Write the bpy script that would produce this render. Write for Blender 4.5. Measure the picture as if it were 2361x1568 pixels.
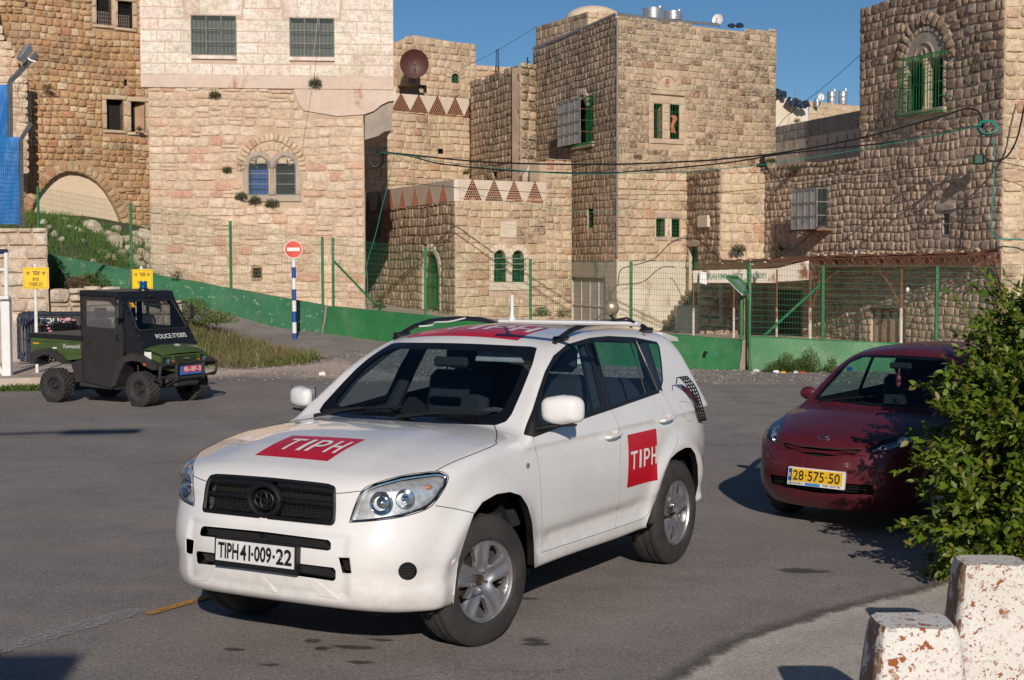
import bpy, bmesh, math, random
import numpy as np
from mathutils import Vector, Matrix
from mathutils.geometry import delaunay_2d_cdt
random.seed(7); np.random.seed(7)
for o in list(bpy.data.objects): bpy.data.objects.remove(o)
S = bpy.context.scene
COL = S.collection
# ---------------- camera ----------------
FP, HC, PITCH, ROLL = 3466.09, 2.11735, 0.05314, 0.00297     # focal length in units of a 2361 px wide picture
cam_d = bpy.data.cameras.new('camera'); cam = bpy.data.objects.new('camera', cam_d); COL.objects.link(cam)
cam.matrix_world = Matrix.Translation((0, 0, HC)) @ Matrix.Rotation(math.pi/2-PITCH, 4, 'X') @ Matrix.Rotation(-ROLL, 4, 'Z')
cam_d.sensor_width = 36; cam_d.lens = FP/2361*36; cam_d.clip_start = .1; cam_d.clip_end = 1500
S.camera = cam
# ---------------- sky, sun, exposure ----------------
LD = Vector((-.0875, .9153, -.3931)).normalized()            # direction the sunlight travels
W = bpy.data.worlds.new('World'); S.world = W; W.use_nodes = True
nt = W.node_tree; bg = nt.nodes['Background']; sk = nt.nodes.new('ShaderNodeTexSky')
sk.sky_type = 'NISHITA'; sk.sun_disc = False
sk.sun_elevation = math.radians(23.1); sk.sun_rotation = math.atan2(-LD.x, -LD.y)
sk.altitude = 900; sk.air_density = .75; sk.dust_density = 0.0; sk.ozone_density = 3.5
tn = nt.nodes.new('ShaderNodeMix'); tn.data_type = 'RGBA'; tn.blend_type = 'MULTIPLY'; tn.inputs[0].default_value = 1; tn.inputs[7].default_value = (.74, .95, 1, 1); nt.links.new(sk.outputs[0], tn.inputs[6]); nt.links.new(tn.outputs[2], bg.inputs[0]); bg.inputs[1].default_value = .062
sl = bpy.data.lights.new('sun', 'SUN'); sun = bpy.data.objects.new('sun', sl); COL.objects.link(sun)
sl.energy = 4.0; sl.angle = math.radians(.53); sl.color = (1, .89, .78)
sun.rotation_euler = LD.to_track_quat('-Z', 'Y').to_euler(); sun.location = (0, -20, 40)
S.view_settings.view_transform = 'Standard'; S.view_settings.look = 'None'
S.view_settings.exposure = 0.0; S.view_settings.gamma = 1; S.view_settings.use_curve_mapping = False
S.render.engine = 'CYCLES'
# ---------------- picking points from picture measurements ----------------
cr_, sr_ = math.cos(ROLL), math.sin(ROLL); cp_, sp_ = math.cos(PITCH), math.sin(PITCH)
def ray(u, v):
 a, b = u-1180.5, 784-v
 a, b = a*cr_+b*sr_, -a*sr_+b*cr_
 return np.stack([a/FP+0*b, cp_+b/FP*sp_, -sp_+b/FP*cp_], -1)
def pix(p):
 p = np.asarray(p, float); X, Y, Z = p[..., 0], p[..., 1], p[..., 2]-HC
 d = Y*cp_-Z*sp_; w = Y*sp_+Z*cp_; a = FP*X/d; b = FP*w/d
 return np.stack([1180.5+a*cr_-b*sr_, 784-(a*sr_+b*cr_)], -1)
def atY(u, v, Y):
 d = ray(np.float64(u), np.float64(v)); return np.array([0, 0, HC])+d*(Y/d[1])
def atZ(u, v, z=0.):
 d = ray(np.float64(u), np.float64(v)); return np.array([0, 0, HC])+d*((z-HC)/d[2])
def XY(u, Y): return (float(ray(np.float64(u), np.float64(600.))[0]*Y), float(Y))
def ZZ(v, Y, u=1180.): return float(atY(u, v, Y)[2])
# ---------------- object helpers ----------------
def tag(o, label=None, cat=None, group=None, kind=None):
 if label: o['label'] = label
 if cat: o['category'] = cat
 if group: o['group'] = group
 if kind: o['kind'] = kind
 return o
def empty(name, loc=(0, 0, 0), rz=0., label=None, cat=None, group=None, scale=1.):
 o = bpy.data.objects.new(name, None); COL.objects.link(o)
 o.location = loc; o.rotation_euler = (0, 0, rz); o.scale = (scale,)*3; o.empty_display_size = .2
 return tag(o, label, cat, group)
def link(name, me, parent=None, mat=None):
 o = bpy.data.objects.new(name, me); COL.objects.link(o)
 if parent: o.parent = parent
 if mat is not None and len(me.materials) == 0: me.materials.append(mat)
 return o
def mesh_np(name, V, F, mat=None, smooth=False):
 me = bpy.data.meshes.new(name)
 V = np.asarray(V, float).reshape(-1, 3)
 me.from_pydata(V.tolist(), [], F.tolist() if isinstance(F, np.ndarray) else F)
 if smooth: me.shade_smooth()
 if mat is not None: me.materials.append(mat)
 me.update(); return me
class MB:
 def __init__(s): s.V = []; s.F = []; s.n = 0
 def add(s, V, F):
  V = [tuple(v) for v in V]; s.V += V; s.F += [tuple(i+s.n for i in f) for f in F]; s.n += len(V); return s
 def box(s, c, d, rz=0., bev=0., M=None):
  x, y, z = [k/2 for k in d]
  if bev > 0:
   b = min(bev, x*.9, y*.9, z*.9); V = []; F = []
   for sx in (-1, 1):
    for sy in (-1, 1):
     for sz in (-1, 1):
      V += [(sx*x, sy*(y-b), sz*(z-b)), (sx*(x-b), sy*y, sz*(z-b)), (sx*(x-b), sy*(y-b), sz*z)]
   idx = lambda a, b_, c_, k: ((a*2+b_)*2+c_)*3+k
   for a in (0, 1):
    q = [idx(a, 0, 0, 0), idx(a, 1, 0, 0), idx(a, 1, 1, 0), idx(a, 0, 1, 0)]; F.append(q if a else q[::-1])
    q = [idx(0, a, 0, 1), idx(0, a, 1, 1), idx(1, a, 1, 1), idx(1, a, 0, 1)]; F.append(q if a else q[::-1])
    q = [idx(0, 0, a, 2), idx(1, 0, a, 2), idx(1, 1, a, 2), idx(0, 1, a, 2)]; F.append(q if a else q[::-1])
   for p in (0, 1):
    for q in (0, 1):
     f = [idx(p, q, 0, 0), idx(p, q, 1, 0), idx(p, q, 1, 1), idx(p, q, 0, 1)]; F.append(f if p == q else f[::-1])
     f = [idx(p, 0, q, 0), idx(p, 0, q, 2), idx(p, 1, q, 2), idx(p, 1, q, 0)]; F.append(f if p == q else f[::-1])
     f = [idx(0, p, q, 1), idx(1, p, q, 1), idx(1, p, q, 2), idx(0, p, q, 2)]; F.append(f[::-1] if p == q else f)
     for r in (0, 1):
      f = [idx(p, q, r, 0), idx(p, q, r, 1), idx(p, q, r, 2)]; F.append(f if (p+q+r) % 2 else f[::-1])
  else:
   V = [(sx*x, sy*y, sz*z) for sx in (-1, 1) for sy in (-1, 1) for sz in (-1, 1)]
   F = [(0, 1, 3, 2), (4, 6, 7, 5), (0, 4, 5, 1), (2, 3, 7, 6), (0, 2, 6, 4), (1, 5, 7, 3)]
  R = Matrix.Rotation(rz, 4, 'Z') if M is None else M
  V = [R @ Vector(v) + Vector(c) for v in V]
  return s.add(V, F)
 def tube(s, pts, r, n=8, caps=True, flat=1.):
  pts = [Vector(p) for p in pts]; m = len(pts)
  rr = r if isinstance(r, (list, tuple)) else [r]*m
  V = []; F = []
  T = []
  for i in range(m):
   t = (pts[min(i+1, m-1)]-pts[max(i-1, 0)])
   T.append(t.normalized() if t.length > 1e-9 else Vector((0, 0, 1)))
  up = Vector((0, 0, 1)) if abs(T[0].z) < .9 else Vector((1, 0, 0))
  N = (up-T[0]*up.dot(T[0])).normalized()
  for i in range(m):
   N = (N-T[i]*N.dot(T[i]));  N = N.normalized() if N.length > 1e-6 else Vector((1, 0, 0))
   B = T[i].cross(N)
   for k in range(n):
    a = 2*math.pi*k/n; V.append(pts[i]+N*(math.cos(a)*rr[i]*flat)+B*(math.sin(a)*rr[i]))
  for i in range(m-1):
   for k in range(n): F.append((i*n+k, i*n+(k+1) % n, (i+1)*n+(k+1) % n, (i+1)*n+k))
  if caps: F.append(tuple(range(n))[::-1]); F.append(tuple((m-1)*n+k for k in range(n)))
  return s.add(V, F)
 def cyl(s, a, b, r, n=12): return s.tube([a, b], r, n)
 def lathe(s, prof, n=24, axis='Z', c=(0, 0, 0), close=False):
  V = []; F = []; m = len(prof)
  for (r, h) in prof:
   for k in range(n):
    a = 2*math.pi*k/n; x, y = r*math.cos(a), r*math.sin(a)
    p = {'Z': (x, y, h), 'Y': (x, h, y), 'X': (h, x, y)}[axis]
    V.append((p[0]+c[0], p[1]+c[1], p[2]+c[2]))
  for i in range(m-1 if not close else m):
   j = (i+1) % m
   for k in range(n):
    f = (i*n+k, i*n+(k+1) % n, j*n+(k+1) % n, j*n+k); F.append(f if axis != 'Y' else f[::-1])
  return s.add(V, F)
 def ball(s, c, r, n=10, sc=(1, 1, 1)):
  V = []; F = []
  for i in range(n+1):
   t = math.pi*i/n
   for k in range(2*n):
    a = math.pi*k/n; V.append((c[0]+r*sc[0]*math.sin(t)*math.cos(a), c[1]+r*sc[1]*math.sin(t)*math.sin(a), c[2]+r*sc[2]*math.cos(t)))
  for i in range(n):
   for k in range(2*n): F.append((i*2*n+k, (i+1)*2*n+k, (i+1)*2*n+(k+1) % (2*n), i*2*n+(k+1) % (2*n)))
  return s.add(V, F)
 def prism(s, poly, a, b, f):
  n = len(poly); V = [f(x, y, a) for x, y in poly]+[f(x, y, b) for x, y in poly]
  F = [tuple(range(n))[::-1], tuple(range(n, 2*n))]+[(i, (i+1) % n, n+(i+1) % n, n+i) for i in range(n)]
  return s.add(V, F)
 def mesh(s, name, mat=None, smooth=False, angle=35):
  me = bpy.data.meshes.new(name); me.from_pydata([tuple(v) for v in s.V], [], s.F)
  bm = bmesh.new(); bm.from_mesh(me); bmesh.ops.recalc_face_normals(bm, faces=bm.faces); bm.to_mesh(me); bm.free()
  if smooth:
   me.shade_smooth(); me.set_sharp_from_angle(angle=math.radians(angle))
  if mat is not None: me.materials.append(mat)
  me.update(); return me
 def build(s, name, mat, parent=None, smooth=False, angle=35): return link(name, s.mesh(name, mat, smooth, angle), parent)
def copy_tree(o, parent=None):
 c = o.copy(); COL.objects.link(c); c.parent = parent
 for ch in [k for k in bpy.data.objects if k.parent == o]: copy_tree(ch, c)
 return c
def catmull(P, n=6, closed=False):
 P = [np.asarray(p, float) for p in P]; m = len(P); out = []
 for i in range(m if closed else m-1):
  g = (lambda k: P[k % m]) if closed else (lambda k: P[min(max(k, 0), m-1)])
  a, b, c, d = g(i-1), g(i), g(i+1), g(i+2)
  for k in range(n):
   t = k/n; out.append(.5*((2*b)+(-a+c)*t+(2*a-5*b+4*c-d)*t*t+(-a+3*b-3*c+d)*t**3))
 if not closed: out.append(P[-1])
 return out
# ---------------- text as meshes ----------------
_txt = {}
def text_mesh(s, bold=0.):
 key = (s, bold)
 if key in _txt: return _txt[key]
 c = bpy.data.curves.new('t', 'FONT'); c.body = s; c.offset = bold; c.resolution_u = 3; c.size = 1
 o = bpy.data.objects.new('t', c); COL.objects.link(o)
 dg = bpy.context.evaluated_depsgraph_get(); dg.update()
 me = bpy.data.meshes.new_from_object(o.evaluated_get(dg))
 V = np.array([v.co[:] for v in me.vertices]).reshape(-1, 3); F = [tuple(p.vertices) for p in me.polygons]
 bpy.data.objects.remove(o); bpy.data.curves.remove(c); bpy.data.meshes.remove(me)
 if len(V): V[:, 0] -= V[:, 0].min(); V[:, 1] -= V[:, 1].min()
 _txt[key] = (V, F); return _txt[key]
def text_on(mb, s, x0, x1, y0, y1, f, bold=0.02):
 V, F = text_mesh(s, bold)
 if not len(V): return
 w, h = V[:, 0].max(), V[:, 1].max()
 mb.add([f(x0+(x1-x0)*v[0]/w, y0+(y1-y0)*v[1]/h) for v in V], F)
# ---------------- materials ----------------
MATS = {}
class NT:
 def __init__(s, name):
  s.m = bpy.data.materials.new(name); s.m.use_nodes = True; s.t = s.m.node_tree; s.b = s.t.nodes['Principled BSDF']; MATS[name] = s.m
  s.out = s.t.nodes['Material Output']
 def n(s, typ, **k):
  d = s.t.nodes.new('ShaderNode'+typ)
  for a, v in k.items():
   if a.startswith('i_'):
    key = a[2:]; key = int(key) if key.isdigit() else key.replace('_', ' ')
    if isinstance(v, bpy.types.NodeSocket): s.t.links.new(v, d.inputs[key])
    else: d.inputs[key].default_value = v
   else: setattr(d, a, v)
  return d
 def l(s, a, b): s.t.links.new(a, b)
 def pos(s):
  if not hasattr(s, '_p'): s._p = s.n('NewGeometry').outputs['Position']
  return s._p
 def objc(s):
  if not hasattr(s, '_o'): s._o = s.n('TexCoord').outputs['Object']
  return s._o
 def noise(s, scale, detail=4, rough=.6, vec=None, out=0, dist=0., sc3=None):
  v = vec or s.pos()
  if sc3: v = s.n('Mapping', i_0=v, i_3=sc3).outputs[0]
  return s.n('TexNoise', i_0=v, i_Scale=scale, i_Detail=detail, i_Roughness=rough, i_Distortion=dist).outputs[out]
 def ramp(s, fac, stops, interp='LINEAR'):
  r = s.n('ValToRGB', i_0=fac); e = r.color_ramp; e.interpolation = interp
  while len(e.elements) < len(stops): e.elements.new(.5)
  for k, (p, c) in enumerate(stops):
   e.elements[k].position = p; e.elements[k].color = tuple(c)+(1,) if isinstance(c, tuple) else (c, c, c, 1)
  return r.outputs[0]
 def mix(s, fac, a, b, mode='MIX'):
  m = s.n('Mix', data_type='RGBA', blend_type=mode)
  for i, v in ((0, fac), (6, a), (7, b)):
   if isinstance(v, bpy.types.NodeSocket): s.l(v, m.inputs[i])
   elif i == 0: m.inputs[0].default_value = v
   else: m.inputs[i].default_value = tuple(v)+(1,) if not isinstance(v, (int, float)) else (v, v, v, 1)
  return m.outputs[2]
 def math(s, op, a, b=0., c=None):
  m = s.n('Math', operation=op)
  for i, v in enumerate((a, b, c)):
   if v is None: continue
   if isinstance(v, bpy.types.NodeSocket): s.l(v, m.inputs[i])
   else: m.inputs[i].default_value = v
  return m.outputs[0]
 def col(s, c):
  if isinstance(c, bpy.types.NodeSocket): s.l(c, s.b.inputs['Base Color'])
  else: s.b.inputs['Base Color'].default_value = tuple(c)+(1,)
  return s
 def set(s, **k):
  for a, v in k.items():
   i = s.b.inputs[a.replace('_', ' ')]
   if isinstance(v, bpy.types.NodeSocket): s.l(v, i)
   else: i.default_value = v
  return s
 def bump(s, h, strength=.3, dist=.02):
  b = s.n('Bump', i_Strength=strength, i_Distance=dist, i_Height=h); s.l(b.outputs[0], s.b.inputs['Normal']); return s
def simple(name, c, rough=.6, metal=0., var=.12, scale=8., bump=0., **k):
 t = NT(name); n = t.noise(scale, 5)
 lo = tuple(v*(1-var) for v in c); hi = tuple(min(v*(1+var), 1) for v in c)
 t.col(t.ramp(n, [(.3, lo), (.7, hi)])); t.set(Roughness=rough, Metallic=metal)
 if bump: t.bump(t.noise(scale*6, 4), bump, .01)
 t.set(**k); return t.m
def stone_mat(name, cols, mortar_dirt=.25, lichen=0., lichen_col=(.05, .045, .04), white=0., bump=.5, stain=0.):
 t = NT(name)
 oi = t.n('ObjectInfo'); at = t.n('Attribute', attribute_name='tint')
 rnd = t.math('FRACT', t.math('ADD', at.outputs['Fac'], oi.outputs['Random']))
 n = len(cols)
 c = t.ramp(rnd, [((i+.5)/n, k) for i, k in enumerate(cols)])
 n1 = t.noise(7, 7, .75); c = t.mix(.8, c, t.ramp(n1, [(.28, .45), (.48, .98), (.72, 1.35)]), 'MULTIPLY')
 n2 = t.noise(24, 5, .75); c = t.mix(.6, c, t.ramp(n2, [(.34, .5), (.5, 1.), (.7, 1.25)]), 'MULTIPLY')
 big = t.noise(.35, 4, .6)
 c = t.mix(.6, c, t.ramp(big, [(.3, .82), (.7, 1.1)]), 'MULTIPLY')
 if lichen:
  m = t.math('MULTIPLY', t.ramp(t.noise(.55, 5, .6), [(.56-.22*lichen, 0.), (.74-.12*lichen, 1.)]), t.ramp(t.noise(11, 6, .75), [(.36, 0.), (.56, 1.)]))
  m = t.math('MULTIPLY', m, t.math('ADD', .35, t.math('MULTIPLY', rnd, .9)))
  c = t.mix(t.math('MULTIPLY', m, .8), c, lichen_col)
 if stain:
  m = t.ramp(t.noise(1.2, 5, .7, sc3=(1, 1, .25)), [(.5, 0.), (.72, 1.)])
  c = t.mix(t.math('MULTIPLY', m, stain), c, (.33, .17, .09))
 t.col(c); t.set(Roughness=.92); t.b.inputs['Specular IOR Level'].default_value = .2
 t.bump(t.math('ADD', t.noise(22, 6, .7), t.math('MULTIPLY', t.noise(90, 4, .7), .4)), bump, .025)
 return t.m
def glass_mat(name, tint=(.45, .55, .6), refl=1., rough=.02, base=.045):
 t = NT(name); tr = t.n('BsdfTransparent', i_0=tuple(tint)+(1,)); gl = t.n('BsdfGlossy', i_0=(1, 1, 1, 1), i_Roughness=rough)
 f = t.n('LayerWeight', i_Blend=.5).outputs['Facing']; k = t.math('MULTIPLY', t.math('ADD', base, t.math('MULTIPLY', t.math('POWER', f, 5.), 1-base)), refl)
 mx = t.n('MixShader'); t.l(k, mx.inputs[0]); t.l(tr.outputs[0], mx.inputs[1]); t.l(gl.outputs[0], mx.inputs[2]); t.l(mx.outputs[0], t.out.inputs[0]); return t.m
# ---------------- bodywork: a smooth solid skinned once, then cut into panels ----------------
def smax(a, b, k): h = np.clip(.5+.5*(a-b)/k, 0, 1); return b*(1-h)+a*h+k*h*(1-h)
def smin(a, b, k): return -smax(-a, -b, k)
_tan = {}
def itp(x, xs, ys):
 key = (tuple(xs), tuple(ys))
 if key not in _tan:
  X = np.array(xs, float); Y = np.array(ys, float)
  if X[0] > X[-1]: X, Y = X[::-1], Y[::-1]
  d = np.gradient(Y, X); h = np.diff(X); _tan[key] = (X, Y, d, h)
 X, Y, d, h = _tan[key]
 x = np.minimum(np.maximum(x, X[0]), X[-1]); i = np.minimum(np.maximum(np.searchsorted(X, x)-1, 0), len(X)-2)
 hi = h[i]; t = (x-X[i])/hi; u = t*t; v = u*t
 return Y[i]+(3*u-2*v)*(Y[i+1]-Y[i])+(v-2*u+t)*hi*d[i]+(v-u)*hi*d[i+1]
class Body:
 def __init__(s, F, box, h, pose, ms=1):
  s.F = F; s.ms = ms; s.pose = pose                       # pose = (x, y, yaw, scale)
  (x0, x1), (y0, y1), (z0, z1) = box
  hn = int(math.ceil(y1/h)); xs = np.arange(x0, x1, h); ys = (np.arange(-hn, hn+1))*h; zs = np.arange(z0, z1, h); y0 = ys[0]
  st = 6; xc, yc, zc = xs[::st], ys[hn::st], zs[::st]; XC, YC, ZC = np.meshgrid(xc, yc, zc, indexing='ij'); C = F(XC+h*(st-1)/2, YC+h*(st-1)/2, ZC+h*(st-1)/2)
  G = np.full((len(xs), len(ys), len(zs)), 1., np.float32); rad = h*st*1.35
  H = np.repeat(np.repeat(np.repeat(C, st, 0), st, 1), st, 2)[:len(xs), :len(ys)-hn, :len(zs)]
  near = np.abs(H) < rad; I = np.argwhere(near); P = np.stack([xs[I[:, 0]], ys[hn+I[:, 1]], zs[I[:, 2]]], 1)
  H = H.astype(np.float32); H[near] = F(P[:, 0], P[:, 1], P[:, 2]); G[:, hn:] = H; G[:, :hn+1] = H[:, ::-1]
  S_ = G < 0; nx, ny, nz = G.shape
  cell = np.zeros((nx-1, ny-1, nz-1), bool); cnt = np.zeros(cell.shape, np.float32); acc = np.zeros(cell.shape+(3,), np.float32)
  offs = [(i, j, k) for i in (0, 1) for j in (0, 1) for k in (0, 1)]
  for o in offs:
   for ax in range(3):
    if o[ax] == 0:
     q = list(o); q[ax] = 1
     sl_ = lambda o: tuple(slice(c, n-1+c) for c, n in zip(o, (nx, ny, nz)))
     a, b = G[sl_(o)], G[sl_(q)]; cr = (a < 0) != (b < 0)
     t = np.where(cr, a/np.where(cr, a-b, 1), 0)
     for k in range(3): acc[..., k] += np.where(cr, o[k]+(t if k == ax else 0), 0)
     cnt += cr
  cell = cnt > 0; idx = -np.ones(cell.shape, int); I = np.argwhere(cell); idx[cell] = np.arange(len(I))
  V = (I+acc[cell]/cnt[cell][:, None])*h+np.array([x0, y0, z0])
  Q = []
  for ax in range(3):
   o1 = [0, 0, 0]; o1[ax] = 1
   a = S_[tuple(slice(0, n-1) if k == ax else slice(1, n-1) for k, n in enumerate((nx, ny, nz)))]
   b = S_[tuple(slice(1, n) if k == ax else slice(1, n-1) for k, n in enumerate((nx, ny, nz)))]
   e = np.argwhere(a != b); sgn = a[tuple(e.T)]
   p = e.copy()
   for k in range(3):
    if k != ax: p[:, k] += 1
   u, v = [k for k in range(3) if k != ax]
   du = np.zeros(3, int); du[u] = 1; dv = np.zeros(3, int); dv[v] = 1
   g = lambda w: idx[tuple(w.T)]
   q = np.stack([g(p), g(p-du), g(p-du-dv), g(p-dv)], 1)
   fl = sgn if ax != 1 else ~sgn
   q[fl] = q[fl][:, ::-1]; Q.append(q[:, ::-1])
  Q = np.concatenate(Q); Q = Q[(Q >= 0).all(1)]
  s.V = s.snap(V, 5); s.T = np.concatenate([Q[:, [0, 1, 2]], Q[:, [0, 2, 3]]]); s.L = np.zeros(len(s.T), int)
  n = s.normal(s.V); f = np.cross(s.V[s.T[:, 1]]-s.V[s.T[:, 0]], s.V[s.T[:, 2]]-s.V[s.T[:, 0]])
  if (f*n[s.T[:, 0]]).sum() < 0: s.T = s.T[:, ::-1]
  s.names = {0: 'body'}
 def f(s, P): return s.F(P[:, 0], np.abs(P[:, 1]), P[:, 2])
 def grad(s, P, e=.004):
  g = np.empty_like(P)
  for k in range(3):
   d = np.zeros(3); d[k] = e; g[:, k] = (s.f(P+d)-s.f(P-d))/(2*e)
  return g
 def normal(s, P, e=.006):
  g = s.grad(P, e); return g/(np.linalg.norm(g, axis=1)[:, None]+1e-9)
 def snap(s, P, it=4):
  P = P.copy()
  for _ in range(it):
   g = s.grad(P); st = s.f(P)[:, None]*g/((g**2).sum(1)[:, None]+1e-6)
   l = np.linalg.norm(st, axis=1)[:, None]; P -= st*np.minimum(1, .03/(l+1e-9))
  return P
 def w(s, P):
  cx, cy, ya, sc = s.pose; c, n = math.cos(ya), math.sin(ya); P = P*sc
  return np.stack([cx+P[:, 0]*c-P[:, 1]*n, cy+P[:, 0]*n+P[:, 1]*c, P[:, 2]], 1)
 def uv(s, P): return pix(s.w(P))
 def campos(s):
  cx, cy, ya, sc = s.pose; c, n = math.cos(ya), math.sin(ya); x, y = -cx, -cy
  return np.array([(x*c+y*n)/sc, (-x*n+y*c)/sc, HC/sc])
 def cast(s, UV, axis_abs=True):
  UV = np.asarray(UV, float).reshape(-1, 2); cx, cy, ya, sc = s.pose; c, n = math.cos(ya), math.sin(ya)
  d = ray(UV[:, 0], UV[:, 1]); d = np.stack([d[:, 0]*c+d[:, 1]*n, -d[:, 0]*n+d[:, 1]*c, d[:, 2]], 1)
  o = s.campos(); d /= np.linalg.norm(d, axis=1)[:, None]
  dist = np.linalg.norm(o-np.array([-1.2, 0, .8])); t = np.full(len(d), dist-3.2)
  for _ in range(46): t = np.minimum(t+.72*s.f(o+d*t[:, None]), dist+4)
  t[np.abs(s.f(o+d*t[:, None])) > .01] = np.nan
  return o+d*t[:, None]
 def plane(s, u, v, axis, val):
  cx, cy, ya, sc = s.pose; c, n = math.cos(ya), math.sin(ya); d = ray(np.float64(u), np.float64(v)); d = np.array([d[0]*c+d[1]*n, -d[0]*n+d[1]*c, d[2]]); o = s.campos()
  return o+d*((val-o[axis])/d[axis])
 def near(s, UV):
  P = s.cast(UV); return P[~np.isnan(P).any(1)]
 def cut(s, name, poly, chart='pic', within=None, side=0, where=None, smooth=0):
  poly = np.asarray(poly, float)
  if smooth: poly = np.array(catmull(poly, smooth, True))
  VA = s.V.copy(); VA[:, 1] = s.ms*np.abs(VA[:, 1]) if side == 0 else VA[:, 1]
  if chart == 'pic':
   C = s.uv(VA); n = s.normal(VA); face = (n*(s.campos()-VA)).sum(1) > 0
  elif chart == 'xz': C = VA[:, [0, 2]]; face = (s.normal(VA)[:, 1]*s.ms > .15)
  elif chart == 'yz': C = VA[:, [1, 2]]; face = np.ones(len(VA), bool)
  elif chart == 'xy': C = VA[:, [0, 1]]; face = s.normal(VA)[:, 2] > .2
  if where is not None: face = face & where(VA)
  if side: face = face & (VA[:, 1]*side > 0)
  phi = np.full(len(s.V), 1e3); mn, mx = poly.min(0), poly.max(0); pad = (mx-mn).max()*.15+ (12 if chart == 'pic' else .06)
  near = ((C > mn-pad) & (C < mx+pad)).all(1) & face; q = C[near]
  a = poly; b = np.roll(poly, -1, 0); dmin = np.full(len(q), 1e9); ins = np.zeros(len(q), bool)
  for p0, p1 in zip(a, b):
   e = p1-p0; t = np.clip(((q-p0)*e).sum(1)/((e*e).sum()+1e-12), 0, 1); dd = np.linalg.norm(q-p0-t[:, None]*e, axis=1); dmin = np.minimum(dmin, dd)
   cnd = (p0[1] > q[:, 1]) != (p1[1] > q[:, 1])
   xi = p0[0]+(q[:, 1]-p0[1])*e[0]/(e[1] if abs(e[1]) > 1e-12 else 1e-12); ins ^= cnd & (q[:, 0] < xi)
  phi[near] = np.where(ins, -dmin, dmin)
  phi[np.abs(phi) < 1e-7] = 1e-7
  ok = np.isin(s.L, [k for k, v in s.names.items() if (within is None or v in within)])
  lab = max(s.names)+1 if name not in s.names.values() else [k for k, v in s.names.items() if v == name][0]; s.names[lab] = name
  pt = phi[s.T]; neg = (pt < 0).sum(1); big = (pt > 500).any(1)
  full = (neg == 3) & ok; sp = (neg > 0) & (neg < 3) & ~big & ok
  s.L[full] = lab
  T, L = s.T[sp], s.L[sp]
  if len(T):
   neg_ = phi[T] < 0; one = neg_.sum(1) == 1; lone = np.where(one, np.argmax(neg_, 1), np.argmax(~neg_, 1))
   T = np.stack([np.take_along_axis(T, ((lone+k) % 3)[:, None], 1)[:, 0] for k in range(3)], 1)
   ed = np.concatenate([T[:, [0, 1]], T[:, [0, 2]]]); es = np.sort(ed, 1)
   u, inv = np.unique(es, axis=0, return_inverse=True); inv = inv.reshape(-1)
   pa, pb = phi[u[:, 0]], phi[u[:, 1]]; t = (pa/(pa-pb))[:, None]
   t = np.clip(t, .02, .98)
   N = s.snap(s.V[u[:, 0]]*(1-t)+s.V[u[:, 1]]*t, 2); base = len(s.V); s.V = np.concatenate([s.V, N])
   e1 = base+inv[:len(T)]; e2 = base+inv[len(T):]
   lone_in = one
   A = np.stack([T[:, 0], e1, e2], 1); B = np.stack([e1, T[:, 1], T[:, 2]], 1); C_ = np.stack([e1, T[:, 2], e2], 1)
   LA = np.where(lone_in, lab, L); LB = np.where(lone_in, L, lab)
   s.T = np.concatenate([s.T[~sp], A, B, C_]); s.L = np.concatenate([s.L[~sp], LA, LB, LB])
 def refine(s, test, n=1):
  for _ in range(n):
   VA = s.V.copy(); VA[:, 1] = s.ms*np.abs(VA[:, 1]); m = test(VA)[s.T].all(1); T, L = s.T[m], s.L[m]
   if not len(T): return
   e = np.sort(np.concatenate([T[:, [0, 1]], T[:, [1, 2]], T[:, [2, 0]]]), 1); u, inv = np.unique(e, axis=0, return_inverse=True); inv = inv.reshape(-1)
   N = s.snap((s.V[u[:, 0]]+s.V[u[:, 1]])/2, 2); b = len(s.V); s.V = np.concatenate([s.V, N]); k = len(T); a_, b_, c_ = b+inv[:k], b+inv[k:2*k], b+inv[2*k:]
   New = np.concatenate([np.stack([T[:, 0], a_, c_], 1), np.stack([a_, T[:, 1], b_], 1), np.stack([c_, b_, T[:, 2]], 1), np.stack([a_, b_, c_], 1)])
   s.T = np.concatenate([s.T[~m], New]); s.L = np.concatenate([s.L[~m], np.tile(L, 4)])
 def panel(s, names, side=0, inset=0.):
  ids = [k for k, v in s.names.items() if v in names]; m = np.isin(s.L, ids)
  if side: m &= (s.V[s.T].mean(1)[:, 1]*side > 0)
  T = s.T[m]; u, inv = np.unique(T, return_inverse=True); P = s.V[u]; n = s.normal(P)
  return P-n*inset, inv.reshape(-1, 3), n
 def obj(s, oname, names, mat, parent, side=0, inset=0.):
  P, T, n = s.panel(names, side, inset)
  if not len(T): print('EMPTY PANEL', oname, names); return None
  me = bpy.data.meshes.new(oname); me.from_pydata(P.tolist(), [], T.tolist()); me.shade_smooth()
  me.normals_split_custom_set_from_vertices(n.tolist()); me.materials.append(mat)
  return link(oname, me, parent)
 def seam(s, UV, r=.003, mirror=True, mb=None, snap_out=0., n=6, tube_n=5):
  mb = mb or MB(); P = s.near(catmull(UV, n))
  if len(P) < 2: return mb
  P = P+s.normal(P)*snap_out
  mb.tube([tuple(p) for p in P], r, tube_n)
  if mirror: mb.tube([(p[0], -p[1], p[2]) for p in P], r, tube_n)
  return mb
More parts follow.
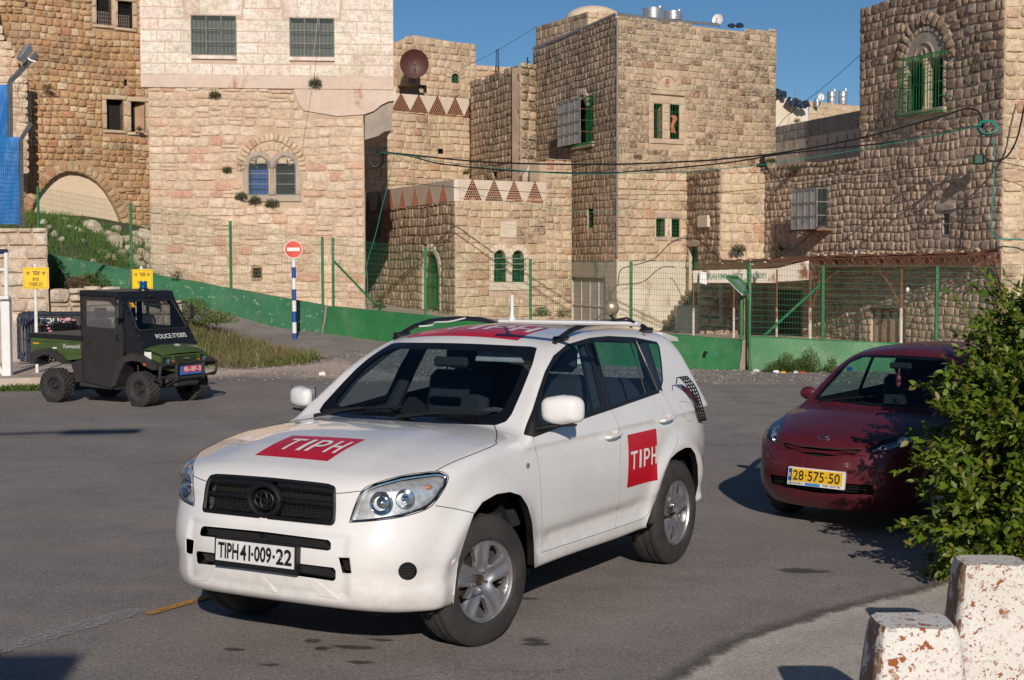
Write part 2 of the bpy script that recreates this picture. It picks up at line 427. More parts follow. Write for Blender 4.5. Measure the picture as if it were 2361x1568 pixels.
 def patch(s, corners, poly, off, grid=.08, tris=None):
  c = [np.asarray(k, float) for k in corners]
  if tris is None:
   pts = [tuple(p) for p in poly]; E_ = [(i, (i+1) % len(pts)) for i in range(len(pts))]
   dp = []
   for i, p in enumerate(pts):
    q = pts[(i+1) % len(pts)]; m = max(1, int(math.dist(p, q)/grid)); dp += [(p[0]+(q[0]-p[0])*k/m, p[1]+(q[1]-p[1])*k/m) for k in range(m)]
   n = len(dp); ed = [(i, (i+1) % n) for i in range(n)]
   xs = [p[0] for p in dp]; ys = [p[1] for p in dp]
   inner = [(x, y) for x in np.arange(min(xs)+grid*.5, max(xs), grid) for y in np.arange(min(ys)+grid*.5, max(ys), grid)]
   r = delaunay_2d_cdt([Vector(p) for p in dp+inner], ed, [list(range(n))], 1, 1e-5); U = np.array([v[:] for v in r[0]]); F = [tuple(f) for f in r[2]]
  else: U, F = tris
  x, y = U[:, 0:1], U[:, 1:2]
  P = c[0]*(1-x)*(1-y)+c[1]*x*(1-y)+c[2]*x*y+c[3]*(1-x)*y
  P = s.snap(P, 4); n = s.normal(P); return P+n*off, F, n
 def patch_obj(s, name, parts, mat, parent):
  V = []; F = []; N = []; k = 0
  for P, f, n in parts: V.append(P); N.append(n); F += [tuple(i+k for i in q) for q in f]; k += len(P)
  V = np.concatenate(V); N = np.concatenate(N)
  me = bpy.data.meshes.new(name); me.from_pydata(V.tolist(), [], F); me.shade_smooth()
  me.normals_split_custom_set_from_vertices(N.tolist()); me.materials.append(mat); return link(name, me, parent)
def stroke_letters():
 w = .2
 T = [[(0, 1), (0, 1-.15), (.5-w/2, .85), (.5-w/2, 0), (.5+w/2, 0), (.5+w/2, .85), (1, .85), (1, 1)]]
 I = [[(0, 0), (1, 0), (1, 1), (0, 1)]]
 out = [(.0, 0), (.26, 0), (.26, .38)];
 arc = [(.55+.45*math.cos(a), .69+.31*math.sin(a)) for a in np.linspace(-math.pi/2, math.pi/2, 9)]
 arci = [(.55+.19*math.cos(a), .69+.165*math.sin(a)) for a in np.linspace(math.pi/2, -math.pi/2, 9)]
 Pl = out+arc+[(0, 1)]
 Pb = [[(0, 0), (.26, 0), (.26, 1), (0, 1)]]
 ring = [[a, b, c, d] for a, b, c, d in zip(arc[:-1], arc[1:], arci[::-1][1:], arci[::-1][:-1])]
 P = Pb+[[(.26, .38), (.55, .38), (.55, .525), (.26, .525)], [(.26, .855), (.55, .855), (.55, 1), (.26, 1)]]+[[p for p in q][::1] for q in ring]
 H = [[(0, 0), (.24, 0), (.24, 1), (0, 1)], [(.76, 0), (1, 0), (1, 1), (.76, 1)], [(.24, .42), (.76, .42), (.76, .57), (.24, .57)]]
 return {'T': T, 'I': I, 'P': P, 'H': H}
# ======================= ground =======================
def _w(u, v, Y):
 p = atY(u, v, Y); return (p[0], p[1], p[2])
_cp = [_w(*k) for k in [(110, 640, 41), (330, 683, 39.3), (560, 729, 37.4), (755, 767, 35.8), (872, 783, 34.7), (1150, 815, 32.), (1300, 835, 30.8), (1530, 853, 29.2), (600, 775, 35.3), (679, 780, 34.5), (500, 745, 36.3), (450, 718, 37),
 (200, 690, 33.), (300, 700, 33.2), (120, 680, 33), (380, 735, 34.), (450, 760, 34.), (550, 800, 33), (355, 655, 43), (600, 690, 43.3), (845, 712, 44), (1050, 727, 46), (1180, 738, 46), (1318, 752, 48.5), (1421, 762, 48), (1600, 768, 46),
 (1762, 772, 46), (2000, 788, 41), (2307, 802, 36), (0, 505, 46.5), (150, 498, 47), (335, 530, 48), (60, 520, 43.5), (230, 585, 42.2), (320, 630, 42), (-200, 480, 46), (-400, 470, 46), (900, 700, 55), (1240, 730, 54)]]
_cp += [(x, y, 0.) for x in (-30, -20, -12, -8, -4, 0, 4, 8, 14, 22, 32) for y in (16, 22, 26)]+[(x, y, 0.) for x in (3, 7, 11, 16, 24, 34) for y in (29, 33)]+[(-7.5, 31., .03), (-5.5, 31.5, .03), (-3.8, 31, .03), (-2.6, 30, .0), (-11, 29.3, .02), (-13, 29, .0), (0, 29.5, 0), (-9, 30.4, .1)]
_cp += [(-40, 55, 5.), (-20, 62, 5), (0, 66, 2.), (20, 60, 1.), (40, 50, 0.), (-45, 40, 4.), (45, 40, 0)]
_cp = np.array(_cp)
_n = len(_cp)
def _phi(r2): return .5*r2*np.log(r2+1e-9)
_r2 = ((_cp[:, None, :2]-_cp[None, :, :2])**2).sum(-1)
_A = np.zeros((_n+3, _n+3)); _A[:_n, :_n] = _phi(_r2)+np.eye(_n)*.15; _A[:_n, _n:] = np.c_[np.ones(_n), _cp[:, :2]]; _A[_n:, :_n] = _A[:_n, _n:].T
_sol = np.linalg.solve(_A, np.r_[_cp[:, 2], 0, 0, 0])
def sstep(a, b, x): t = np.clip((x-a)/(b-a), 0, 1); return t*t*(3-2*t)
def ground_z(x, y):
 x = np.atleast_1d(np.asarray(x, float)); y = np.atleast_1d(np.asarray(y, float)); o = np.zeros(x.shape)
 for a in range(0, x.size, 20000):
  X, Y = x.ravel()[a:a+20000], y.ravel()[a:a+20000]
  r2 = (X[:, None]-_cp[None, :, 0])**2+(Y[:, None]-_cp[None, :, 1])**2
  o.ravel()[a:a+20000] = _phi(r2) @ _sol[:_n]+_sol[_n]+_sol[_n+1]*X+_sol[_n+2]*Y
 yl = 30.2+(x+9.3)*.9; o = np.where(x < -7.5, np.maximum(o, 1.18*sstep(.15, .5, y-yl)*(1-sstep(1.3, 2.6, y-yl))*(1-sstep(-8.3, -7.5, x))*(x > -15)), o)
 o = np.clip(o, -.25, 6)*sstep(23, 28, y)*(1-sstep(60, 110, np.maximum(np.abs(x), y)))
 return o
def gz(x, y): return float(ground_z(x, y)[0])
def seg_dist(X, Y, line):
 best = np.full(X.shape, 1e9); sg = np.ones(X.shape)
 for (x0, y0), (x1, y1) in zip(line[:-1], line[1:]):
  ex, ey = x1-x0, y1-y0; t = np.clip(((X-x0)*ex+(Y-y0)*ey)/(ex*ex+ey*ey), 0, 1); dx, dy = X-x0-t*ex, Y-y0-t*ey; d = np.hypot(dx, dy)
  m = d < best; best = np.where(m, d, best); sg = np.where(m, np.where(ex*dy-ey*dx < 0, 1, -1), sg)
 return best*sg
def axis_list(segs):
 out = []
 for a, b, s in segs: out += list(np.arange(a, b, s))
 return np.array(out+[segs[-1][1]])
gx = axis_list([(-900, -200, 100), (-200, -60, 20), (-60, -26, 2.), (-26, -3, .35), (-3, 4.6, .11), (4.6, 22, .5), (22, 60, 2.), (60, 200, 20), (200, 900, 100)])
gy = axis_list([(-300, -40, 40), (-40, 4, 2.), (4, 11, .11), (11, 26, .5), (26, 44, .3), (44, 70, 1.), (70, 200, 20), (200, 1000, 100)])
GX, GY = np.meshgrid(gx, gy, indexing='ij'); GZ = ground_z(GX.ravel(), GY.ravel()).reshape(GX.shape)
edge_line = [(-.9, 3.), (-.35, 5.), (.35, 6.7), (.82, 7.48), (1.24, 8.23), (1.62, 8.66), (2.03, 9.06), (2.63, 9.53), (3.3, 10.3), (4.2, 11.6), (6., 13.6), (9, 15.5), (14, 17), (30, 18)]
d_pave = seg_dist(GX, GY, edge_line)
grav_line = [(-60, 24.9), (-9.6, 24.9), (-7.9, 25.1), (-7.0, 28.2), (-6.5, 29.8), (-4.9, 29.4), (-3.7, 27.9), (-2.6, 26.6), (-.6, 26.8), (1., 25.6), (3.5, 25.0), (7, 24.6), (12, 24.5), (60, 24)]
d_grav = -seg_dist(GX, GY, grav_line)
bar_line = [tuple(_w(*k)[:2]) for k in [(-300, 600, 44), (110, 640, 41), (755, 767, 35.8), (872, 783, 34.7), (1530, 853, 29.2), (1720, 855, 28.8), (2600, 858, 28.2)]]
path_line = [(-13.5, 39.), (-9.5, 36.9), (-7.4, 35.2), (-5.6, 33.6), (-3.9, 31.8), (-2.9, 29.8)]
d_path0 = -seg_dist(GX, GY, path_line)
d_path = np.minimum(d_path0, seg_dist(GX, GY, bar_line)+.2)
d_verge = np.minimum(-seg_dist(GX, GY, [(-60, 29.8), (-13.2, 30.2), (-9.6, 30.7), (-7.2, 30.8), (-5.2, 30.5), (-4.1, 30.7), (-3.8, 31.2), (-3.7, 60)]), -d_path0)
d_slope = np.minimum(-seg_dist(GX, GY, bar_line)-.3, -9.3-GX)
d_hill = np.maximum(d_verge, d_slope)
ncol = np.sin(GX*.9+1.3)*np.cos(GY*.7)*.5+np.sin(GX*2.3+GY*1.7)*.3
GZ = GZ-.022*sstep(-.04, .06, d_pave)*(GY < 20)+np.where(d_hill > .3, .05*ncol*sstep(26, 30, GY), 0)
GZ = GZ+.004*np.sin(GX*7.3+GY*3.1)*np.cos(GY*8.7-GX*2.2)*(np.hypot(GX, GY) < 40)
I = np.arange(GX.size).reshape(GX.shape)
Fq = np.stack([I[:-1, :-1], I[1:, :-1], I[1:, 1:], I[:-1, 1:]], -1).reshape(-1, 4)
g = NT('ground_surfaces')
def att(n): return g.n('Attribute', attribute_name=n).outputs['Fac']
P3 = g.pos()
asp = g.ramp(g.noise(.45, 5, .62), [(.30, (.212, .192, .179)), (.72, (.28, .254, .237))])
asp = g.mix(.75, asp, g.ramp(g.noise(75, 4, .85), [(.30, .30), (.5, 1.), (.70, 2.0)]), 'MULTIPLY')
asp = g.mix(.6, asp, g.ramp(g.noise(36, 3, .8), [(.32, .55), (.5, 1.), (.68, 1.5)]), 'MULTIPLY')
asp = g.mix(.55, asp, g.ramp(g.noise(2.2, 7, .8), [(.3, .72), (.5, 1.), (.7, 1.25)]), 'MULTIPLY')
asp = g.mix(g.math('MULTIPLY', g.ramp(g.noise(1.1, 6, .65, sc3=(.35, 1, 1)), [(.5, 0.), (.78, 1.)]), .35), asp, (.40, .34, .29))
wv = g.n('VectorMath', operation='ADD', i_0=P3, i_1=g.n('VectorMath', operation='SCALE', i_0=g.noise(2.5, 5, .7, out=1), i_Scale=.5).outputs[0]).outputs[0]
crk = g.n('TexVoronoi', feature='DISTANCE_TO_EDGE', i_0=wv, i_Scale=.22)
asp = g.mix(g.math('MULTIPLY', g.ramp(crk.outputs[0], [(.0012, .55), (.0035, .0)]), g.ramp(g.noise(.5, 3), [(.48, 0.), (.6, 1.)])), asp, (.05, .045, .042))
spk = g.ramp(g.noise(55, 2, .5), [(.70, 0.), (.74, 1.)]); asp = g.mix(g.math('MULTIPLY', spk, .5), asp, (.45, .40, .36))
dsp = g.ramp(g.noise(3.1, 3, .5, sc3=(1, 2.2, 1)), [(.73, 0.), (.79, 1.)]); asp = g.mix(g.math('MULTIPLY', dsp, .45), asp, (.06, .052, .05))
old = g.ramp(g.noise(60, 5, .8), [(.30, (.20, .18, .16)), (.48, (.46, .42, .37)), (.62, (.60, .55, .49)), (.8, (.72, .66, .60))])
old = g.mix(.5, old, g.ramp(g.noise(2.2, 5, .6), [(.3, .72), (.7, 1.15)]), 'MULTIPLY')
grv = g.ramp(g.noise(26, 6, .8), [(.28, (.34, .275, .225)), (.5, (.54, .455, .38)), (.68, (.70, .61, .53))])
grv = g.mix(.6, grv, g.ramp(g.noise(.8, 4, .6, sc3=(.5, 1, 1)), [(.3, .62), (.7, 1.15)]), 'MULTIPLY')
soil = g.ramp(g.noise(7, 6, .75), [(.3, (.045, .048, .022)), (.5, (.085, .075, .042)), (.7, (.17, .14, .095))])
pth = g.ramp(g.noise(1.5, 6, .7), [(.35, (.22, .20, .185)), (.65, (.33, .30, .27))]); pth = g.mix(g.ramp(g.noise(18, 4, .7), [(.60, 0.), (.68, 1.)]), pth, (.42, .37, .32))
def zone(name, jit, sc, soft):
 d = g.math('ADD', att(name), g.math('MULTIPLY', g.math('SUBTRACT', g.noise(sc, 6, .7), .5), jit)); return g.ramp(g.math('ADD', g.math('MULTIPLY', d, 1/soft), .5), [(0., 0.), (1., 1.)])
c = g.mix(zone('d_grav', 2.6, 1.3, .9), asp, grv)
c = g.mix(zone('d_hill', 1.0, 1.6, .4), c, soil)
c = g.mix(zone('d_path', .8, 2., .35), c, pth)
c = g.mix(g.math('MULTIPLY', zone('d_pave', .16, 7, .05), 1.), c, old)
rim = g.math('SUBTRACT', zone('d_pave2', .16, 7, .12), zone('d_pave', .16, 7, .05))
c = g.mix(g.math('MULTIPLY', g.math('MAXIMUM', rim, 0.), .75), c, (.035, .031, .029))
g.col(c); g.set(Roughness=.93); g.b.inputs['Specular IOR Level'].default_value = .25
h = g.math('ADD', g.math('MULTIPLY', g.noise(190, 3, .7), .5), g.noise(30, 5, .7)); g.bump(h, .45, .012)
me = mesh_np('ground', np.stack([GX, GY, GZ], -1).reshape(-1, 3), Fq, g.m, True)
for nm, arr in (('d_pave', d_pave), ('d_pave2', d_pave+.07), ('d_grav', d_grav), ('d_path', d_path), ('d_hill', d_hill)):
 a = me.attributes.new(nm, 'FLOAT', 'POINT'); a.data.foreach_set('value', np.clip(arr, -30, 30).astype(np.float32).ravel())
tag(link('ground', me), kind='structure')
def worn(name, colr, thr, sc=22.):
 t = NT(name); t.col(colr); t.set(Roughness=.85); tr = t.n('BsdfTransparent'); mx = t.n('MixShader')
 t.l(t.ramp(t.noise(sc, 6, .8), [(thr-.06, 0.), (thr+.06, 1.)]), mx.inputs[0]); t.l(tr.outputs[0], mx.inputs[1]); t.l(t.b.outputs[0], mx.inputs[2]); t.l(mx.outputs[0], t.out.inputs[0]); return t.m
def strip(name, pts, w, mat, z=.009):
 P = [np.array(p, float) for p in pts]; V = [];
 for i, p in enumerate(P):
  d = P[min(i+1, len(P)-1)]-P[max(i-1, 0)]; d /= np.linalg.norm(d); n = np.array([-d[1], d[0]]); V += [(*(p+n*w/2), z), (*(p-n*w/2), z)]
 return tag(link(name, mesh_np(name, V, [(2*i, 2*i+1, 2*i+3, 2*i+2) for i in range(len(P)-1)], mat)), kind='structure')
a, b = np.array([-2.19, 8.90]), np.array([-1.90, 9.40]); d_ = (b-a)
strip('yellow_line', [a+d_*k*.5 for k in range(0, 7)], .075, worn('worn_yellow_paint', (.52, .26, .06), .43))
strip('faded_white_line', [(-3.6, 6.9), (-2.796, 8.09), (-2.5, 8.6), (-2.25, 9.02)], .16, worn('worn_white_paint', (.42, .40, .38), .52, 40.))
stain = NT('oil_stain'); stain.col((.035, .028, .025)); stain.set(Roughness=.6); tr = stain.n('BsdfTransparent'); mx = stain.n('MixShader'); oc = stain.n('TexCoord').outputs['Generated']
dd = stain.n('VectorMath', operation='DISTANCE', i_0=oc, i_1=(.5, .5, .5)).outputs['Value']
fa_ = stain.math('SUBTRACT', stain.math('ADD', dd, stain.math('MULTIPLY', stain.noise(9, 5, .7), .7)), .35)
stain.l(stain.ramp(fa_, [(.28, .5), (.46, 0.)]), mx.inputs[0]); stain.l(tr.outputs[0], mx.inputs[1]); stain.l(stain.b.outputs[0], mx.inputs[2]); stain.l(mx.outputs[0], stain.out.inputs[0])
for (u, v, sx, sy) in ((1850, 1318, .22, .10), (815, 1495, .16, .05), (722, 1480, .06, .06), (880, 1478, .08, .03), (1030, 1478, .07, .05), (1240, 1488, .10, .05), (1232, 1478, .09, .06), (745, 1498, .05, .05), (540, 1500, .08, .03), (620, 1536, .08, .03), (1215, 1382, .12, .03), (830, 1530, .1, .04)):
 p = atZ(u, v); m = MB(); m.add([(-sx, -sy, 0), (sx, -sy, 0), (sx, sy, 0), (-sx, sy, 0)], [(0, 1, 2, 3)]); o = m.build('oil_stain', stain.m); o.location = (p[0], p[1], .0085); o.rotation_euler = (0, 0, random.uniform(-.3, .3)); tag(o, kind='structure')
def pebbles(name, fn, n, s0, s1, mat, label, cat='gravel'):
 base = np.array([(1, 0, -.3), (-.5, .87, -.3), (-.5, -.87, -.3), (.6, .4, .5), (-.6, .35, .55), (0, -.7, .45)]); Fb = np.array([(0, 1, 3), (1, 4, 3), (1, 2, 4), (2, 5, 4), (2, 0, 5), (0, 3, 5), (3, 4, 5)])
 P = fn(n); n = len(P); s = np.random.uniform(s0, s1, n)**1.0*np.random.uniform(.6, 1., n); a = np.random.uniform(0, 6.28, n)
 V = base[None]*s[:, None, None]*np.random.uniform(.6, 1.3, (n, 1, 3)); V = V+np.random.uniform(-.2, .2, V.shape)*s[:, None, None]
 c, q = np.cos(a)[:, None], np.sin(a)[:, None]; X = V[..., 0]*c-V[..., 1]*q; Y = V[..., 0]*q+V[..., 1]*c
 V = np.stack([X+P[:, 0:1], Y+P[:, 1:2], V[..., 2]*.8+P[:, 2:3]+s[:, None]*.15], -1)
 me = mesh_np(name, V.reshape(-1, 3), (Fb[None]+(np.arange(n)*6)[:, None, None]).reshape(-1, 3), mat)
 at = me.attributes.new('tint', 'FLOAT', 'POINT'); at.data.foreach_set('value', np.repeat(np.random.rand(n), 6).astype(np.float32))
 return tag(link(name, me), label, cat, kind='stuff')
gm = stone_mat('loose_limestone_gravel', [(.20, .16, .13), (.33, .28, .24), (.42, .37, .32), (.28, .23, .19), (.38, .32, .28)], bump=.2)
def _gpts(n):
 x = np.random.uniform(-9, 14, n); y = 25.5+np.random.rand(n)**.8*7; dg = -seg_dist(x, y, grav_line); db = seg_dist(x, y, bar_line); dh = -seg_dist(x, y, [(-8.2, 32.2), (-7., 32.6), (-6.1, 32.4), (-4.6, 31.8), (-3.7, 31.2), (-3.2, 31.0), (-3.2, 60)])
 k = (dg > np.random.normal(0, .6, n)) & (db > .1) & ((x > -3) | (dh < .5)) & ((x > -7.6) | (y > 40)); return np.stack([x[k], y[k], ground_z(x[k], y[k])], 1)
pebbles('loose_gravel', _gpts, 16000, .008, .032, gm, 'loose pale gravel strewn along the foot of the green barriers')
# ======================= stone walls =======================
def in_poly(p, poly):
 c = False; x, y = p
 for i in range(len(poly)):
  (x0, y0), (x1, y1) = poly[i], poly[i-1]
  if (y0 > y) != (y1 > y) and x < (x1-x0)*(y-y0)/(y1-y0)+x0: c = not c
 return c
def poly_holes(outer, holes, grid=0):
 pts = []; ed = []
 for pl in [outer]+holes:
  b = len(pts); n = len(pl); pts += [tuple(p) for p in pl]; ed += [(b+k, b+(k+1) % n) for k in range(n)]
 r = delaunay_2d_cdt([Vector(p) for p in pts], ed, [], 0, 1e-6); U = [tuple(v) for v in r[0]]; F = []
 for f in r[2]:
  c = (sum(U[i][0] for i in f)/3, sum(U[i][1] for i in f)/3)
  if in_poly(c, outer) and not any(in_poly(c, h) for h in holes): F.append(tuple(f))
 return U, F
def span(poly, z):
 xs = []
 for i in range(len(poly)):
  (x0, y0), (x1, y1) = poly[i], poly[i-1]
  if (y0 > z) != (y1 > z): xs.append((x1-x0)*(z-y0)/(y1-y0)+x0)
 return (min(xs), max(xs)) if len(xs) >= 2 else None
def hewn(seed, rnd=.10, rough=.35, n=4):
 r = np.random.RandomState(seed); V = []; F = []
 g = np.linspace(-.5, .5, n); e = np.array([-.5+.10, -.5+.36, .5-.36, .5-.10]) if n == 4 else g*.9
 for j, z in enumerate(e):
  for i, x in enumerate(e):
   edge = (i in (0, n-1))+(j in (0, n-1))
   yy = -1+{0: r.uniform(-.25, .25)*rough*2, 1: .10+r.uniform(-.1, .3)*rough, 2: .22+r.uniform(0, .4)*rough}[edge]
   V.append((x+r.uniform(-.05, .05)*(1 if edge else 2), yy, z+r.uniform(-.06, .06)*(1 if edge else 2)))
 ring = [(i, 0) for i in range(n)]+[(n-1, j) for j in range(1, n)]+[(i, n-1) for i in range(n-2, -1, -1)]+[(0, j) for j in range(n-2, 0, -1)]
 for j in range(n-1):
  for i in range(n-1): F.append((j*n+i, j*n+i+1, (j+1)*n+i+1, (j+1)*n+i))
 b = len(V); m = len(ring); ri = [j*n+i for i, j in ring]
 for (i, j) in ring:
  x, z = g[i], g[j]; cor = (i in (0, n-1)) and (j in (0, n-1)); k = 1-(rnd*r.uniform(.6, 1.6) if cor else r.uniform(0, .04))
  V.append((x*k, r.uniform(-.45, -.2)*0-.30, z*k))
 for k in range(m): F.append((ri[k], b+k, b+(k+1) % m, ri[(k+1) % m]))
 b2 = len(V)
 for k in range(m): v = V[b+k]; V.append((v[0], .35, v[2]))
 for k in range(m): F.append((b+k, b2+k, b2+(k+1) % m, b+(k+1) % m))
 return np.array(V), F
POOL = {'rubble': [hewn(s, .13, .75) for s in range(18)], 'cut': [hewn(s+50, .05, .22) for s in range(8)], 'smooth': [hewn(s+90, .01, .05) for s in range(4)]}
_pm = {}
def pool_mesh(kind, k, mat):
 key = (kind, k, mat.name)
 if key not in _pm:
  V, F = POOL[kind][k]; _pm[key] = mesh_np('stone', V, F, mat, kind != 'smooth')
  if kind != 'smooth': _pm[key].set_sharp_from_angle(angle=math.radians(55 if kind == 'rubble' else 40))
 return _pm[key]
class Bld:
 def __init__(s, name, label, cat, loc):
  s.root = empty(name, loc, 0, label, cat); s.loc = np.array(loc, float); s.st = []
 def part(s, mb, name, mat, smooth=False, parent=None, angle=35, kind=None):
  par = parent or s.root; off = s.loc if parent is None else np.array(0.)
  mb.V = [tuple(np.array(tuple(v))-s.loc) for v in mb.V]; o = mb.build(name, mat, par, smooth, angle)
  if kind: o['kind'] = kind
  return o
 def finish(s, limit=300, pname='stone'):
  if not s.st: return
  key = [(-min(w, 3*h)*h/(np.linalg.norm(c)**2)*(1 if -60 < u < 2420 and -40 < v < 1568 else 1e-3), i) for i, (c, R, w, h, d, kd, mt, (u, v)) in enumerate(s.st)]
  key.sort(); order = [i for _, i in key]
  for i in order[:limit]:
   c, R, w, h, d, kd, mt, _ = s.st[i]; k = i % len(POOL[kd]); me = pool_mesh(kd, k, mt)
   o = bpy.data.objects.new(pname, me); COL.objects.link(o); o.parent = s.root
   M = Matrix.Identity(4)
   for a in range(3):
    for b in range(3): M[a][b] = R[a][b]*(w, d, h)[b]
    M[a][3] = c[a]-s.loc[a]
   o.matrix_basis = M
  rest = {}
  for i in order[limit:]: rest.setdefault((s.st[i][5], s.st[i][6].name), []).append(i)
  for (kd, mn), ids in rest.items():
   V = []; F = []; T = []; n = 0
   for i in ids:
    c, R, w, h, d, _, mt, _ = s.st[i]; Vk, Fk = POOL[kd][i % len(POOL[kd])]
    V.append((Vk*np.array([w, d, h])) @ R.T+c-s.loc); F += [tuple(q+n for q in f) for f in Fk]; n += len(Vk); T.append(np.full(len(Vk), random.random()))
   me = mesh_np('more_stones', np.concatenate(V), F, MATS[mn], kd != 'smooth')
   if kd != 'smooth': me.set_sharp_from_angle(angle=math.radians(55 if kd == 'rubble' else 40))
   a = me.attributes.new('tint', 'FLOAT', 'POINT'); a.data.foreach_set('value', np.concatenate(T).astype(np.float32))
   tag(link('more_stones', me, s.root), kind='stuff')
class Wall:
 def __init__(s, b, p0, p1, back=.35):
  s.b = b; s.p = np.array([*XY(*p0), 0.]); q = np.array([*XY(*p1), 0.]); s.L = float(np.linalg.norm(q-s.p)); s.d = (q-s.p)/s.L; s.n = np.array([s.d[1], -s.d[0], 0.]); s.holes = []; s.keep = []
  s.R = np.array([[s.d[0], -s.n[0], 0], [s.d[1], -s.n[1], 0], [0, 0, 1.]])
 def sz(s, u, v):
  d = ray(np.float64(u), np.float64(v)); o = np.array([0, 0, HC]); t = np.dot(s.p-o, s.n)/np.dot(d, s.n); q = o+d*t; return (float(np.dot(q-s.p, s.d)), float(q[2]))
 def P(s, a, z, off=0.): return s.p+s.d*a+s.n*off+np.array([0, 0, z])
 def poly(s, pts): return [s.sz(u, v) for u, v in pts]
 def face(s, mat, outline, name='wall', thick=.5, holes=True, off=0.):
  hs = [h for h in s.holes] if holes else []
  U, F = poly_holes(outline, hs); m = MB(); m.add([s.P(a, z, off) for a, z in U], F)
  for h in hs+[outline]:
   cl = (lambda a: min(max(a, thick*1.6), s.L-thick*1.6)) if h is outline else (lambda a: a)
   n = len(h); m.add([s.P(a, z, off) for a, z in h]+[s.P(cl(a), z, off-thick) for a, z in h], [(i, (i+1) % n, n+(i+1) % n, n+i) for i in range(n)])
  return s.b.part(m, name, mat)
 def lay(s, mat, zlo, zhi, h, w, kind='rubble', relief=.05, a0=0., a1=None, top=None, bottom=None, joint=.012, wav=0., skip=(), mats=None, split=0.):
  a1 = s.L if a1 is None else a1; z = zlo; ph = random.random()*6
  avoid = s.holes+s.keep+list(skip)
  while z < zhi:
   hh = random.uniform(*h); hh = min(hh, zhi-z+.02) if zhi-z < h[0]*1.6 else hh
   occ = []
   for pl in avoid:
    for t in (.15, .5, .85):
     sp = span(pl, z+hh*t)
     if sp: occ.append(sp)
   occ.sort(); free = []; x = a0
   for o0, o1 in occ:
    if o0 > x: free.append((x, min(o0, a1)))
    x = max(x, o1)
   if x < a1: free.append((x, a1))
   for f0, f1 in free:
    x = f0
    while x < f1-.04:
     ww = random.uniform(*w)
     if f1-(x+ww) < w[0]*.6: ww = f1-x
     ww = min(ww, f1-x); cx, cz = x+ww/2, z+hh/2
     ok = not (top and cz+hh*.2 > top(cx)) and not (bottom and z+hh < bottom(cx))
     if ok:
      parts = [(cz, hh)]
      if split and random.random() < split: q = random.uniform(.35, .65); parts = [(z+hh*q/2, hh*q), (z+hh*q+hh*(1-q)/2, hh*(1-q))]
      for (c_, h_) in parts:
       zz = c_+wav*math.sin(cx*1.7+ph+c_*.8)+wav*.6*math.sin(cx*4.1+c_*2); c3 = s.P(cx, zz, 0.)
       mt = random.choice(mats) if mats else mat
       uv = pix(c3); s.b.st.append((c3, s.R, max(ww-joint, .03), max(h_-joint, .03)*random.uniform(.94, 1.03), relief*random.uniform(.6, 1.4), kind, mt, uv))
     x += ww
   z += hh
 def block(s, mat, a, z, w, h, relief, kind='cut', rot=0., off=0.):
  R = s.R
  if rot: c, q = math.cos(rot), math.sin(rot); R = s.R @ np.array([[c, 0, -q], [0, 1, 0], [q, 0, c]])
  c3 = s.P(a, z, off); s.b.st.append((c3, R, w, h, relief, kind, mat, pix(c3)))
 def arch_ring(s, mat, c, r0, r1, a0, a1, n, relief=.05, kind='cut', keep=True, sy=1.):
  for k in range(n):
   t = a0+(a1-a0)*(k+.5)/n; rm = (r0+r1)/2; s.block(mat, c[0]+rm*math.cos(t), c[1]+rm*math.sin(t)*sy, abs(a1-a0)/n*rm-.015, (r1-r0), relief, kind, t-math.pi/2)
  if keep: s.keep.append([(c[0]+r1*1.02*math.cos(t), c[1]+r1*1.02*math.sin(t)*sy) for t in np.linspace(a0, a1, 16)])
 def rect(s, u0, v0, u1, v1):
  (a0, zt), (a1, _), (_, zb) = s.sz(u0, (v0+v0)/2), s.sz(u1, v0), s.sz((u0+u1)/2, v1); (_, zt) = s.sz((u0+u1)/2, v0); return a0, a1, zb, zt
 def hole(s, a0, a1, z0, z1, arch=False):
  if arch:
   r = (a1-a0)/2; pl = [(a0, z0), (a1, z0)]+[((a0+a1)/2+r*math.cos(t), z1-r+r*math.sin(t)) for t in np.linspace(0, math.pi, 11)]
  else: pl = [(a0, z0), (a1, z0), (a1, z1), (a0, z1)]
  s.holes.append(pl); return pl
 def box(s, m, a0, a1, z0, z1, o0, o1, bev=0.):
  m.box(tuple(s.P((a0+a1)/2, (z0+z1)/2, (o0+o1)/2)), (abs(a1-a0), abs(o1-o0), abs(z1-z0)), M=Matrix(((s.d[0], -s.n[0], 0, 0), (s.d[1], -s.n[1], 0, 0), (0, 0, 1, 0), (0, 0, 0, 1))), bev=bev)
 def bars(s, a0, a1, z0, z1, nv, nh, off, r, mat, name='window_bars', parent=None, frame=True):
  m = MB()
  for k in range(nv+1):
   if not frame and k in (0, nv): continue
   a = a0+(a1-a0)*k/nv; m.tube([s.P(a, z0, off), s.P(a, z1, off)], r, 4)
  for k in range(nh+1):
   z = z0+(z1-z0)*k/nh; m.tube([s.P(a0, z, off+r), s.P(a1, z, off+r)], r, 4)
  return s.b.part(m, name, mat, parent=parent)
